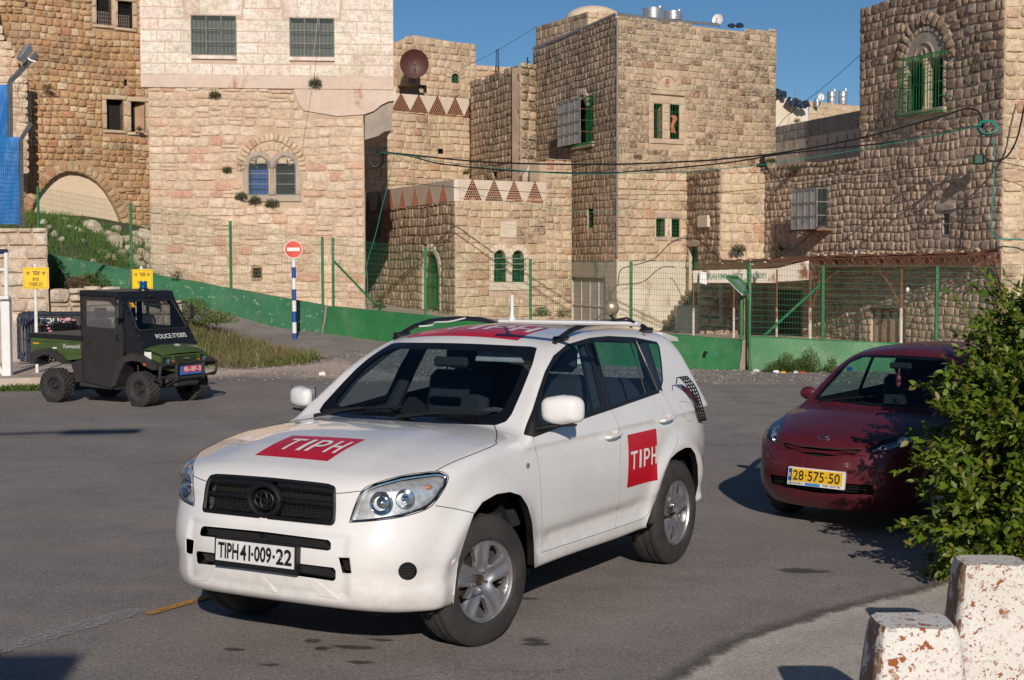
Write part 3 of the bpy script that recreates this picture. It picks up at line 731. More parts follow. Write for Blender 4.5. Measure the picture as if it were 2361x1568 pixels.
def flat_window(wl, a0, a1, z0, z1, frame, pane, rec=.18, mull=(2, 3), fw=.05, arch=False):
 m = MB(); wl.box(m, a0, a0+fw, z0, z1, -rec, -rec+.06); wl.box(m, a1-fw, a1, z0, z1, -rec, -rec+.06); wl.box(m, a0+fw, a1-fw, z0, z0+fw, -rec, -rec+.06); wl.box(m, a0+fw, a1-fw, z1-fw, z1, -rec, -rec+.06)
 for k in range(1, mull[0]): a = a0+(a1-a0)*k/mull[0]; wl.box(m, a-fw*.4, a+fw*.4, z0+fw, z1-fw, -rec+.002, -rec+.055)
 for k in range(1, mull[1]): z = z0+(z1-z0)*k/mull[1]; wl.box(m, a0+fw, a1-fw, z-fw*.25, z+fw*.25, -rec+.004, -rec+.05)
 f = wl.b.part(m, 'window', frame)
 m = MB(); wl.box(m, a0, a1, z0, z1, -rec-.03, -rec+.01); wl.b.part(m, 'pane', pane, parent=f); return f
def painted_dark_room(wl, a0, a1, z0, z1, mat, dep=.3):
 dep = .29  # shallow box painted near-black in place of a deep dark room
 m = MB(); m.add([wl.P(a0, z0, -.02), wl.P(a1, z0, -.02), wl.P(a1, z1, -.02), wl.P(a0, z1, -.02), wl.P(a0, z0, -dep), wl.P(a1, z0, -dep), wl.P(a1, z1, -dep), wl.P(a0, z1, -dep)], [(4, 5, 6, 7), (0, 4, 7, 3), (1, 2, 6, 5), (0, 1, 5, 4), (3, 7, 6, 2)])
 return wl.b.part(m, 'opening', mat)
def body_prism(b, plan, z0, z1, mat, name='rear_walls'):
 m = MB(); n = len(plan); zt = z1 if isinstance(z1, (list, tuple)) else [z1]*n
 m.add([(x, y, z0) for x, y in plan]+[(x, y, z) for (x, y), z in zip(plan, zt)], [tuple(range(n, 2*n))]+[(i, (i+1) % n, n+(i+1) % n, n+i) for i in range(n)]); return b.part(m, name, mat)
def hole_triangle(wl, m, md, ua, va, half_w, hgt, rows, off, r):
 for j in range(rows):
  z = va-hgt*j/(rows-1)
  for i in range(j+1):
   a = ua+(i-j/2)*(2*half_w/(rows-1)); c = wl.P(a, z, off); q = wl.P(a, z, off+.012)
   k = 8; V = [];
   for o_, rr in ((off+.003, r*1.25), (off+.014, r*1.2), (off+.014, r*.92), (off-.01, r*.86)):
    V += [wl.P(a+rr*math.cos(2*math.pi*t/k), z+rr*math.sin(2*math.pi*t/k), o_) for t in range(k)]
   m.add(V, [(x*k+t, x*k+(t+1) % k, (x+1)*k+(t+1) % k, (x+1)*k+t) for x in range(3) for t in range(k)])
   md.add([wl.P(a+r*.9*math.cos(2*math.pi*t/k), z+r*.9*math.sin(2*math.pi*t/k), off+.004) for t in range(k)], [tuple(range(k))])  # flat near-black disc stands in for the dark inside each pipe
# ======================= buildings =======================
def sat(L, k=1.28, g=1.0):
 return [tuple(max(.01, min(.95, (l+(c-l)*k)*g)) for c in q) for q in L for l in [sum(q)/3]]
CREAM = [(.57, .45, .32), (.64, .53, .40), (.58, .46, .35), (.68, .58, .44), (.53, .41, .29), (.62, .49, .37), (.60, .52, .38), (.56, .42, .31), (.65, .56, .43), (.54, .35, .25)]
PINK = [(.62, .47, .38), (.68, .55, .45), (.58, .43, .34), (.66, .52, .42), (.70, .58, .49), (.60, .48, .38), (.63, .47, .37), (.56, .34, .26), (.67, .56, .47), (.60, .46, .36), (.64, .51, .41), (.62, .50, .41)]
BROWN = [(.46, .30, .18), (.54, .39, .25), (.40, .26, .16), (.60, .47, .33), (.45, .26, .17), (.50, .36, .24), (.64, .54, .40), (.38, .26, .17), (.56, .38, .27), (.48, .35, .22)]
GREYB = [(.40, .31, .23), (.46, .36, .27), (.34, .26, .19), (.42, .30, .21), (.50, .40, .31), (.37, .29, .22), (.44, .33, .24), (.39, .26, .18)]
ASHL = [(.74, .66, .56), (.77, .68, .59), (.76, .64, .56), (.78, .71, .62), (.73, .66, .53), (.76, .67, .58), (.75, .63, .54)]
CREAM, PINK, BROWN, GREYB = [(r*1.01, g_*.975, b_*.90) for r, g_, b_ in CREAM], [(r*1.01, g_*.99, b_*.90) for r, g_, b_ in PINK], sat(BROWN, 1.28, .95), [(r*1.10, g_*1.06, b_*1.0) for r, g_, b_ in GREYB]
m_pink = stone_mat('pinkish_rubble_limestone', PINK, bump=.55); m_brown = stone_mat('brown_rubble_stone', BROWN, lichen=.35, bump=.6)
m_cream = stone_mat('cream_hewn_limestone', CREAM, lichen=.25, bump=.5); m_ashl = stone_mat('pale_sawn_limestone', ASHL, lichen=.12, lichen_col=(.34, .25, .17), bump=.12)
m_tower = stone_mat('weathered_tower_stone', CREAM, lichen=1.7, lichen_col=(.075, .064, .05), bump=.5); m_grey = stone_mat('dark_weathered_stone', GREYB, lichen=1.1, lichen_col=(.06, .052, .045), bump=.6)
m_side = stone_mat('weathered_side_stone', [(.48, .35, .24), (.55, .42, .29), (.51, .37, .26), (.41, .30, .21), (.57, .46, .33)], lichen=.9, lichen_col=(.075, .062, .05), bump=.6)
m_trim = simple('dressed_stone_trim', (.52, .41, .29), .9, var=.18, scale=3, bump=.3); m_trimg = simple('grey_dressed_stone', (.40, .33, .26), .9, var=.2, scale=3, bump=.3); m_lit = simple('pale_stone_surround', (.66, .58, .46), .9, var=.1, scale=3, bump=.25)
m_mort = simple('lime_mortar', (.52, .39, .28), .95, var=.2, scale=1.5, bump=.5); m_mortb = simple('brown_mortar', (.40, .27, .17), .95, var=.2, scale=2, bump=.5); m_mortg = simple('grey_mortar', (.52, .43, .34), .95, var=.2, scale=2, bump=.5)
m_morta = simple('thin_pale_joint', (.56, .42, .33), .95, var=.1, scale=3)
def plaster(name, c1, c2, c3, thr=.55):
 t = NT(name); a = t.ramp(t.noise(1.1, 6, .65), [(.35, c1), (.6, c2)]); a = t.mix(t.ramp(t.noise(1.7, 6, .7, sc3=(1, 1, .6)), [(thr, 0.), (thr+.1, 1.)]), a, c3)
 a = t.mix(.4, a, t.ramp(t.noise(14, 5, .7), [(.3, .7), (.7, 1.15)]), 'MULTIPLY'); t.col(a); t.set(Roughness=.92); t.bump(t.noise(9, 6, .7), .4, .02); return t.m
m_plas = plaster('weathered_plaster', (.58, .45, .36), (.66, .54, .45), (.45, .25, .17), .60); m_plw = plaster('whitewashed_plaster', (.74, .68, .56), (.66, .58, .45), (.50, .40, .28), .56)
m_plb = plaster('beige_plaster', (.66, .53, .39), (.70, .58, .43), (.60, .46, .32), .6); m_plg = plaster('grey_stained_plaster', (.47, .40, .33), (.55, .48, .40), (.30, .25, .21), .52); m_par = plaster('parapet_plaster', (.62, .52, .41), (.70, .60, .49), (.50, .40, .30), .6)
m_conc = simple('old_concrete', (.33, .28, .23), .9, var=.2, scale=3, bump=.4); m_cmu = stone_mat('grey_concrete_blocks', [(.26, .25, .225), (.30, .285, .26), (.235, .225, .205), (.28, .27, .24)], bump=.2)
m_green = simple('green_gloss_paint', (.014, .14, .034), .35, var=.3, scale=5); m_greenb = simple('green_window_paint', (.018, .13, .04), .5, var=.3, scale=8); m_void = simple('painted_dark', (.012, .011, .010), .9)  # m_void: near-black that puts the dark of rooms and hollows into the colour
m_pane = simple('dusty_window_pane', (.03, .036, .036), .3, var=.5, scale=6); m_blue = simple('blue_cloth', (.03, .12, .45), .8, var=.3); m_grill = simple('grey_window_grille', (.30, .27, .25), .6, var=.3, scale=10); m_whsh = simple('grey_white_painted_steel', (.52, .47, .45), .55, var=.12, scale=2)
m_rust = NT('rusty_steel'); m_rust.col(m_rust.ramp(m_rust.noise(4, 6, .7), [(.3, (.12, .045, .027)), (.6, (.22, .09, .05)), (.8, (.36, .20, .13))])); m_rust.set(Roughness=.85); m_rust.bump(m_rust.noise(30, 4), .3, .01); m_rust = m_rust.m
m_clay = simple('terracotta_pipe', (.40, .17, .09), .8, var=.25); m_galv = simple('galvanised_steel', (.50, .52, .54), .38, .7, var=.2); m_wire = simple('grey_wire', (.16, .16, .15), .6)
def netting():
 t = NT('fly_screen'); t.col((.12, .14, .14)); tr = t.n('BsdfTransparent'); mx = t.n('MixShader'); mx.inputs[0].default_value = .22; t.l(tr.outputs[0], mx.inputs[1]); t.l(t.b.outputs[0], mx.inputs[2]); t.l(mx.outputs[0], t.out.inputs[0]); return t.m
m_net = netting(); m_net2 = simple('wired_glass_sheet', (.34, .37, .37), .3, var=.3, scale=3)
# ---- A: old brown building at the left ----
b = Bld('stone_building', 'tall old brown rubble stone building with a walled-up arch, left of the white ashlar block', 'building', (*XY(150, 50), 3.))
w = Wall(b, (-60, 46.6), (356, 50.2))
ZT = ZZ(-70, 48); Z0 = w.sz(100, 600)[1]
for (u0, v0, u1, v1) in ((222, -22, 256, 57), (271.5, 4, 304.5, 64.5), (246, 230.5, 284, 299.6), (302, 235.5, 335, 304.7)): w.hole(*w.rect(u0, v0, u1, v1))
for (u0, v0, u1, v1) in ((286, 183, 293, 198), (58, 4, 64, 17)): w.hole(*w.rect(u0, v0, u1, v1))
arch = w.poly([(64, 560), (68, 505), (78, 470), (95, 440), (118, 414), (137, 401), (156, 395.5), (178, 397), (200, 404), (222, 418), (243, 440), (262, 470), (276, 500), (284, 530), (288, 585)])
w.holes.append(arch)
def frame_blocks(w, mt, a0, a1, z0, z1, t=.2, rel=.05, sill=True, head=True):
 if head: w.block(mt, (a0+a1)/2, z1+t/2, a1-a0+2*t-.02, t-.015, rel)
 if sill: w.block(mt, (a0+a1)/2, z0-t*.35, a1-a0+2*t, t*.7-.015, rel*1.8)
 n = max(2, int((z1-z0)/.38))
 for k in range(n):
  z = z0+(z1-z0)*(k+.5)/n; h = (z1-z0)/n-.015; w.block(mt, a0-t/2, z, t-.015, h, rel); w.block(mt, a1+t/2, z, t-.015, h, rel)
 w.keep.append([(a0-t, z0-t*.7), (a1+t, z0-t*.7), (a1+t, z1+t), (a0-t, z1+t)])
for h in w.holes[:4]:
 (a0, z0), (a1, z1) = h[0], h[2]; frame_blocks(w, m_trim, a0, a1, z0, z1, .17, .05)
ring = arch[1:-1]; cx = sum(p[0] for p in ring)/len(ring)
dense = catmull([np.array(p) for p in arch], 3); cum = np.r_[0, np.cumsum([np.linalg.norm(q-p) for p, q in zip(dense[:-1], dense[1:])])]; tot = cum[-1]; nv = 34; outer = []
for k in range(nv):
 t = tot*(k+.5)/nv; i = min(np.searchsorted(cum, t)-1, len(dense)-2); f = (t-cum[i])/(cum[i+1]-cum[i]); p = dense[i]*(1-f)+dense[i+1]*f; tg = (dense[i+1]-dense[i]); tg /= np.linalg.norm(tg); nn = np.array([-tg[1], tg[0]])
 if nn @ (p-np.array([cx, w.sz(150, 520)[1]])) < 0: nn = -nn
 hgt = random.uniform(.24, .34); q = p+nn*hgt/2; outer.append(tuple(p+nn*.33)); w.block(m_brown, q[0], q[1], tot/nv-.02, hgt, .05, 'cut', math.atan2(tg[1], tg[0]))
w.keep.append(outer)
w.face(m_mortb, [(0, Z0-1.5), (w.L, Z0-1.5), (w.L, ZT), (0, ZT)], thick=.45)
w.lay(m_brown, Z0-.2, ZT, (.18, .26), (.17, .37), 'rubble', .055, wav=.02, split=.05)
m = MB(); U, F = poly_holes([(a*1.0, z) for a, z in arch], []); m.add([w.P(a, z, -.22) for a, z in U], F); b.part(m, 'arch_infill', m_plb)
for i, h in enumerate(w.holes[:6]):
 (a0, z0), (a1, z1) = h[0], h[2]; painted_dark_room(w, a0, a1, z0, z1, m_void, 1.6)
 if i < 2: w.bars(a0, a1, z0+.55*(z1-z0)*0, z1, 8, 9, -.12, .008, m_void)
for i in (0, 1):
 (a0, z0), (a1, z1) = w.holes[i][0], w.holes[i][2]; m = MB(); w.box(m, a0+.02, a1-.02, z0, z0+.45, -.2, -.16); b.part(m, 'shutter_board', simple('weathered_grey_board', (.20, .16, .15), .8) if i == 0 else MATS['weathered_grey_board'])
p0, p1 = XY(-60, 46.6), XY(356, 50.2); body_prism(b, [(p0[0], p0[1]+.4), (p1[0], p1[1]+.4), (p1[0]-.5, p1[1]+9), (p0[0]-2, p0[1]+9)], Z0-1.5, ZT, m_mortb)
b.finish()
b = Bld('broken_wall', 'pale broken end of a rubble wall standing before the brown building at the left edge', 'wall', (*XY(20, 46), 3.))
w = Wall(b, (-60, 45.9), (74, 46.5)); zt = w.sz(20, 148)[1]; zb = w.sz(70, 402)[1]
tp = lambda a: zt+2.2*(1-a/w.L)+.25*math.sin(a*3)
w.face(m_mort, [(0, 2.2), (w.L-.5, 2.2), (w.L-.5, zb), (w.L-.06, zb+.05), (w.L-.1, zt-.3), (w.L*.6, zt+.5), (0, zt+2)], thick=.5)
w.lay(m_pink, 2.2, zb, (.2, .3), (.25, .5), 'rubble', .042, a1=w.L-.5); w.lay(m_pink, zb, zt+2.2, (.2, .3), (.25, .5), 'rubble', .042, top=tp)
b.finish()
# ---- B: the white ashlar block over the pink rubble house ----
b = Bld('stone_house', 'pink rubble house with pale sawn ashlar upper floor and twin arched window', 'house', (*XY(600, 44), 1.))
w = Wall(b, (349, 43.), (841, 43.75)); wu = Wall(b, (332, 42.94), (911, 43.81))
zba = wu.sz(600, 175)[1]; ZTOP = ZZ(-90, 43)
la = w.rect(573, 361, 618, 449); ra_ = w.rect(635.5, 361, 680, 449)
w.hole(*la, arch=True); w.hole(*ra_, arch=True); vent = w.rect(583, 618, 601, 641); w.hole(*vent)
c = ((la[0]+ra_[1])/2, w.sz(625, 386)[1]); R1 = (w.sz(705, 386)[0]-w.sz(545, 386)[0])/2
w.arch_ring(m_cream, c, R1-.24, R1, -.12, math.pi+.12, 21, .06); w.arch_ring(m_cream, c, R1-.50, R1-.25, .12, math.pi-.12, 13, .035, keep=False)
w.block(m_cream, c[0], c[1]+.22, .3, .22, .035); w.block(m_cream, c[0]-.3, c[1]+.2, .26, .2, .035); w.block(m_cream, c[0]+.3, c[1]+.2, .26, .2, .035)
zs = la[2]
m = MB(); w.box(m, la[0]-.17, ra_[1]+.17, zs-.2, zs-.01, -.1, .06, .02); w.box(m, la[0]-.17, la[0]-.02, zs, la[3]-.2, -.1, .035, .01); w.box(m, ra_[1]+.02, ra_[1]+.17, zs, la[3]-.2, -.1, .035, .01); b.part(m, 'window_sill', m_trimg)
m = MB(); mid = (la[1]+ra_[0])/2; m.tube([w.P(mid, zs, .0), w.P(mid, zs+.06, 0), w.P(mid, zs+.08, 0), w.P(mid, la[3]-.35, 0), w.P(mid, la[3]-.3, 0), w.P(mid, la[3]-.12, 0)], [.11, .1, .065, .06, .1, .13], 10); b.part(m, 'window_column', m_trimg, True)
for (a0, a1, z0, z1) in (la, ra_):
 cc, rr = (a0+a1)/2, (a1-a0)/2
 for k in range(7):
  t = math.pi*(k+.5)/7; w.block(m_trimg, cc+(rr+.085)*math.cos(t), z1-rr+(rr+.085)*math.sin(t), .2, .15, .045, 'cut', t-math.pi/2)
w.keep.append([(la[0]-.2, zs-.2), (ra_[1]+.2, zs-.2), (ra_[1]+.2, la[3]+.3), (la[0]-.2, la[3]+.3)])
outline = [(0, -.5), (w.L, -.5), (w.L, zba+.1), (0, zba+.1)]
w.face(m_mort, outline)
patch = w.poly([(676, 201), (912, 201), (915, 232), (896, 234), (879, 242), (862, 256), (840, 264), (777, 268), (700, 255), (691, 242), (681, 219)])
w.lay(m_pink, -.3, zba-.36, (.20, .31), (.28, .66), 'rubble', .038, wav=.03, split=.07, skip=[patch])
m = MB(); U, F = poly_holes(patch, []); n = len(patch); m.add([w.P(a, z, .048) for a, z in patch]+[w.P(a, z, -.05) for a, z in patch], [tuple(range(n))]+[(i, (i+1) % n, n+(i+1) % n, n+i) for i in range(n)]); b.part(m, 'plaster_patch', m_plas)
for (a0, a1, z0, z1), nm in ((la, m_blue), (ra_, m_void)):
 painted_dark_room(w, a0, a1, z0, z1, m_void, .9); m = MB(); w.box(m, a0+(.06 if nm is m_blue else 0), a1, z0, z1-.25, -.32, -.28)
 if nm is m_blue: b.part(m, 'blue_curtain', m_blue)
 w.bars(a0+.02, a1-.02, z0+.02, z1-.08, 6, 1, -.2, .009, m_greenb); fr = w.bars(a0, a1, z0+.0, z1-.2, 1, 3, .035, .016, m_galv, 'outer_frame')
 mm = MB(); cc, rr = (a0+a1)/2, (a1-a0)/2; mm.tube([w.P(cc+rr*math.cos(t), z1-rr+rr*math.sin(t), .035) for t in np.linspace(0, math.pi, 12)], .018, 5); b.part(mm, 'arched_rim', m_galv, parent=fr)
 mm = MB(); pl = [(a0, z0), (a1, z0)]+[(cc+rr*math.cos(t), z1-rr+rr*math.sin(t)) for t in np.linspace(0, math.pi, 11)]; mm.add([w.P(a, z, .02) for a, z in pl], [tuple(range(len(pl)))]); b.part(mm, 'fly_screen', m_net, parent=fr)
painted_dark_room(w, vent[0], vent[1], vent[2], vent[3], m_void, .5); w.bars(vent[0]-.03, vent[1]+.03, vent[2]-.03, vent[3]+.03, 3, 3, .09, .010, m_rust, 'vent_grille')
wu.holes = []; win = [wu.rect(440.6, 37, 543.7, 127), wu.rect(668, 43, 769.5, 131)]
for r_ in win: wu.hole(*r_)
wu.face(m_morta, [(0, zba-.30), (w.L+.15, zba-.30), (wu.L, zba-.28), (wu.L, ZTOP), (0, ZTOP)], thick=.4)
for (a0, a1, z0, z1) in win:
 n = 4
 for k in range(n):   # fan of the flat arch
  ww = (a1-a0+.36)/n; wu.block(m_ashl, a0-.18+ww*(k+.5), z1+.36, ww-.012, .66, .012, 'smooth', (k-1.5)*-.07)
 wu.keep.append([(a0-.18, z1), (a1+.18, z1), (a1+.26, z1+.70), (a0-.26, z1+.70)])
wu.lay(m_ashl, zba+.0, ZTOP, (.29, .33), (.42, .92), 'smooth', .014, joint=.016)
m = MB(); wu.box(m, 0, wu.L, zba-.36, zba-.012, -.1, .03, .01); b.part(m, 'plaster_band', m_plas)
for (a0, a1, z0, z1) in win:
 f = flat_window(wu, a0, a1, z0, z1, m_greenb, m_pane, .16, (3, 1), .05)
 wu.bars(a0+.02, a1-.02, z0+.03, z1-.03, 11, 3, -.07, .008, m_greenb); gr = wu.bars(a0, a1, z0, z1, 3, 3, .05, .014, m_grill, 'outer_grille')
 m = MB(); m.add([wu.P(a0, z0, .045), wu.P(a1, z0, .045), wu.P(a1, z1, .045), wu.P(a0, z1, .045)], [(0, 1, 2, 3)]); b.part(m, 'fly_screen', m_net, parent=gr)
 m = MB(); wu.box(m, a0-.02, a1+.02, z0-.12, z0-.01, -.1, .07, .01); b.part(m, 'window_sill', m_ashl)
P_ = lambda u, v, Y: atY(u, v, Y)
m = MB(); prof = [(841, 264), (862, 256), (879, 243), (896, 235), (908, 231), (905, 262), (904, 300), (886, 303), (872, 313), (841, 322)]
wl = w; pr = [w.sz(u, v) for u, v in prof]; n = len(pr)
m.add([w.P(a, z, -.05) for a, z in pr]+[w.P(a-.1, z, -4.5) for a, z in pr], [tuple(range(n))]+[(i, (i+1) % n, n+(i+1) % n, n+i) for i in range(n)]); b.part(m, 'corbel', m_conc)
m = MB(); pr = [w.sz(u, v) for u, v in [(841, 232), (909, 226), (909, 176), (841, 176)]]; m.add([w.P(a, z, -.06) for a, z in pr]+[w.P(a-.1, z, -5.) for a, z in pr], [(0, 1, 2, 3), (0, 1, 5, 4), (1, 2, 6, 5), (4, 5, 6, 7)]); b.part(m, 'overhang', m_conc)
p0, p1 = XY(332, 42.95), XY(910, 43.75); body_prism(b, [(p0[0], p0[1]+.35), (p1[0]-.02, p1[1]+.3), (XY(900, 53)), (p0[0]-1, p0[1]+9)], zba-.1, ZTOP, m_ashl)
p0, p1 = XY(352, 43.2), XY(840, 43.9); body_prism(b, [(p0[0], p0[1]+.3), (p1[0], p1[1]+.3), (XY(832, 53)), (p0[0]-1, p0[1]+9)], -.5, zba, m_mort, 'side_walls')
b.finish()
# ---- C: house far behind with the pierced parapet ----
b = Bld('stone_house', 'far stone house with a brown dish and pierced parapet behind the pink house', 'house', (*XY(980, 60), 1.))
w = Wall(b, (820, 57.), (1090, 60.4)); zt = lambda a: w.sz(1000, 265)[1]+0*a; zp0, zp1 = w.sz(1000, 262)[1], w.sz(1000, 222)[1]
hl = [w.rect(1010, 343, 1022, 355), w.rect(1068, 397, 1086, 412)]
for r_ in hl: w.hole(*r_);
w.face(m_mort, [(0, 0), (w.L, 0), (w.L, zp0+.1), (0, zp0+.1)]); w.lay(m_cream, 1.5, zp0, (.24, .34), (.28, .62), 'cut', .05, wav=.02)
for r_ in hl: painted_dark_room(w, *r_, m_void, .6)
m = MB(); w.box(m, 0, w.L+.1, zp0, zp1, -.12, .03, .02); b.part(m, 'parapet', m_par)
m = MB(); md = MB()
for u in (923, 964, 1007, 1048, 1086): a, z = w.sz(u, 218+(u-923)*.075); a2, z2 = w.sz(u, 254+(u-923)*.10); hole_triangle(w, m, md, a, z, .38 if u < 1080 else .34, z-z2, 9, .04, .037)
b.part(m, 'clay_pipe_mouths', m_clay, kind='stuff'); b.part(md, 'painted_hollows', m_void, kind='stuff')
w2 = Wall(b, (860, 61.5), (1099, 65.)); ta = w2.sz(955, 78)[1]; tb = w2.sz(1096, 103)[1]; al = w2.sz(955, 78)[0]
top = lambda a: ta+(tb-ta)*(a-al)/(w2.L-al) if a > al else ta-(al-a)*.38
wn = w2.rect(1041, 169, 1060, 192); w2.hole(*wn, arch=True); hh = w2.rect(943, 195, 984, 213); w2.hole(*hh)
w2.arch_ring(m_cream, ((wn[0]+wn[1])/2, wn[3]-.2), .26, .5, 0, math.pi, 7, .05)
w2.face(m_mort, [(0, zp0-1), (w2.L, zp0-1), (w2.L, tb-.05), (al, ta-.05), (0, top(0)-.05)]); w2.lay(m_cream, zp0-.8, ta+.1, (.24, .34), (.26, .6), 'rubble', .042, top=top)
painted_dark_room(w2, *hh, m_void, 1.); flat_window(w2, *wn, m_greenb, m_pane, .15, (3, 2), .04)
p0, p1 = XY(860, 61.8), XY(1098, 65.3); body_prism(b, [p0, p1, (XY(1092, 74)), (XY(900, 72))], 0, [top(0)-.1, tb-.1, tb-.1, ta-.1], m_mort)
m = MB(); cf = w2; [cf.box(m, *cf.rect(913, 143, 940, 200)[:2], *cf.rect(913, 143, 940, 200)[2:], .0, .9, .03)]; b.part(m, 'chimney_block', m_cream)
b.finish(220)
b = Bld('roof_wall', 'low weathered roof wall under the black lattice mast', 'wall', (*XY(1150, 66), 5.))
w = Wall(b, (1099, 66), (1240, 67)); z1 = w.sz(1150, 155)[1]; w.face(m_mort, [(0, z1-3.5), (w.L, z1-3.5), (w.L, z1), (0, z1+.05)]); w.lay(m_cream, z1-2.4, z1, (.24, .32), (.3, .6), 'rubble', .06); b.finish(60)
# ---- D: building left of the tower ----
b = Bld('stone_house', 'windowless rough stone house wedged between the dish house and the tall corner tower', 'house', (*XY(1150, 56), 1.))
w = Wall(b, (1087, 59.7), (1201, 54.5)); za, zb_ = w.sz(1087, 190)[1], w.sz(1200, 151)[1]; top = lambda a: za+(zb_-za)*a/w.L+.08*math.sin(a*3)
hs_ = [w.rect(1137, 397, 1146, 412)]; w.hole(*hs_[0])
w.face(m_mort, [(0, 0), (w.L, 0), (w.L, zb_-.05), (0, za-.05)]); w.lay(m_side, 2., max(za, zb_)+.2, (.24, .34), (.26, .52), 'rubble', .04, top=top, wav=.02); painted_dark_room(w, *hs_[0], m_void, .5)
w2 = Wall(b, (1201, 54.5), (1238, 55.2)); w2.face(m_mort, [(0, 0), (w2.L, 0), (w2.L, zb_-.05), (0, zb_-.05)]); w2.lay(m_tower, 2., zb_+.1, (.26, .38), (.26, .5), 'rubble', .09)
p = [XY(1107, 60.2), XY(1215, 55.8), XY(1238, 55.6), XY(1236, 64), XY(1110, 66)]; body_prism(b, p, 0, [za-.1, zb_-.1, zb_-.1, zb_-.1, za-.1], m_mort)
b.finish(220)
# ---- E: small house with the green door ----
b = Bld('small_house', 'small stone house with a green arched door, a pierced white parapet and two arched windows', 'house', (*XY(1050, 47), .4))
w = Wall(b, (838, 55.6), (1050, 46.)); z0 = -.3; zb1 = w.sz(1048, 465)[1]; zb0 = w.sz(1048, 413)[1]
dr = w.rect(975, 580.6, 1012, 716); w.hole(*dr, arch=True)
cx = (dr[0]+dr[1])/2; rr = (dr[1]-dr[0])/2
w.arch_ring(m_lit, (cx, dr[3]-rr), rr, rr+.26, 0, math.pi, 9, .03)
for k in range(4):
 hh = (dr[3]-rr-dr[2])/4
 for sx in (-1, 1): w.block(m_lit, cx+sx*(rr+.13), dr[2]+hh*(k+.5), .25, hh-.015, .03)
w.keep.append([(dr[0]-.27, dr[2]), (dr[1]+.27, dr[2]), (dr[1]+.27, dr[3]), (dr[0]-.27, dr[3])])
w.face(m_mort, [(0, z0), (w.L, z0), (w.L, zb1+.1), (0, zb1+.1)]); w.lay(m_side, z0, zb1, (.22, .32), (.24, .5), 'rubble', .04, wav=.02, bottom=lambda a: .1)
m = MB(); w.box(m, dr[0], dr[1], dr[2], dr[3]-rr, -.20, -.14); n = 12; pl = [(cx+rr*math.cos(t), dr[3]-rr+rr*math.sin(t)) for t in np.linspace(0, math.pi, n)]
m.add([w.P(a, z, -.14) for a, z in pl], [tuple(range(n))]); door = b.part(m, 'door', m_green)
m = MB();
for a in (dr[0]+.03, cx, dr[1]-.03): w.box(m, a-.03, a+.03, dr[2]+.02, dr[3]-rr, -.14, -.11)
for z in (dr[2]+.05, dr[2]+.75, dr[2]+1.25): w.box(m, dr[0]+.04, dr[1]-.04, z, z+.07, -.14, -.108)
b.part(m, 'door_panel_frame', m_green, parent=door)
w.bars(dr[0]+.1, dr[1]-.1, dr[2]+1.3, dr[3]-.12, 7, 1, -.10, .009, simple('dark_green_bars', (.01, .08, .02), .5), 'door_grille', parent=door)
f = Wall(b, (1050, 46.), (1318, 49.)); fa0 = 0; fa1 = f.sz(1258, 500)[0]
wn = [f.rect(1138.6, 577, 1166.6, 650.3), f.rect(1180.6, 578, 1208.7, 650.3)]
for r_ in wn:
 f.hole(*r_, arch=True); cx, rr = (r_[0]+r_[1])/2, (r_[1]-r_[0])/2
 f.arch_ring(m_lit, (cx, r_[3]-rr), rr, rr+.2, 0, math.pi, 7, .035, keep=False)
 for k in range(3):
  hh = (r_[3]-rr-r_[2])/3
  for sx in (-1, 1): f.block(m_lit, cx+sx*(rr+.075), r_[2]+hh*(k+.5), .13, hh-.012, .035)
m = MB(); f.box(m, wn[0][0]-.18, wn[1][1]+.18, wn[0][2]-.26, wn[0][2]-.01, -.05, .05, .01); b.part(m, 'window_sill', m_lit)
f.keep.append([(wn[0][0]-.2, wn[0][2]-.26), (wn[1][1]+.2, wn[0][2]-.26), (wn[1][1]+.2, wn[0][3]+.2), (wn[0][0]-.2, wn[0][3]+.2)])
pq = f.rect(1153, 511, 1189, 548); f.keep.append([(pq[0], pq[2]), (pq[1], pq[2]), (pq[1], pq[3]), (pq[0], pq[3])])
zc = f.sz(1258, 466)[1]; zp = f.sz(1258, 421)[1]; zpil = f.sz(1290, 368)[1]
vs = [f.rect(1262, 683-70, 1270, 690-60)]; nc = f.rect(1218, 387, 1237, 425)
f.face(m_mort, [(0, z0), (f.L, z0), (f.L, zpil-.08), (fa1-.25, zpil-.1), (fa1-.25, zb1+.1), (0, zb1+.1)])
f.lay(m_cream, z0, zc+.05, (.22, .33), (.26, .56), 'cut', .05, wav=.02, a1=fa1, bottom=lambda a: .05); f.lay(m_cream, z0, zpil, (.22, .33), (.26, .5), 'rubble', .042, a0=fa1, wav=.02, bottom=lambda a: .05)
for r_ in wn:
 painted_dark_room(f, *r_, m_void, .7); fw = flat_window(f, *r_, m_greenb, m_pane, .2, (2, 3), .045); gr = f.bars(r_[0]+.02, r_[1]-.02, r_[2]+.03, r_[3]-.12, 4, 7, -.06, .009, m_greenb); f.bars(r_[0]-.02, r_[1]+.02, r_[2]+.4, r_[3]-.25, 1, 2, .05, .012, m_trimg, 'outer_bars')
m = MB(); f.box(m, *pq, -.02, .045, .01); pk = b.part(m, 'stone_plaque', m_lit)
m = MB()
for k, (x0, x1) in enumerate(((.30, .92), (.55, .9), (.15, .4), (.5, .92), (.3, .7))):
 z = pq[3]-.12-k*.11*(1 if k < 4 else 1.2); text_on(m, 'ـسـﻼـم'[::1] if False else 'ıııılıı ııı', pq[0]+(pq[1]-pq[0])*x0, pq[0]+(pq[1]-pq[0])*x1, z, z+.035, lambda x, y: f.P(x, y, .048), .01)
b.part(m, 'plaque_inscription', m_conc, parent=pk)
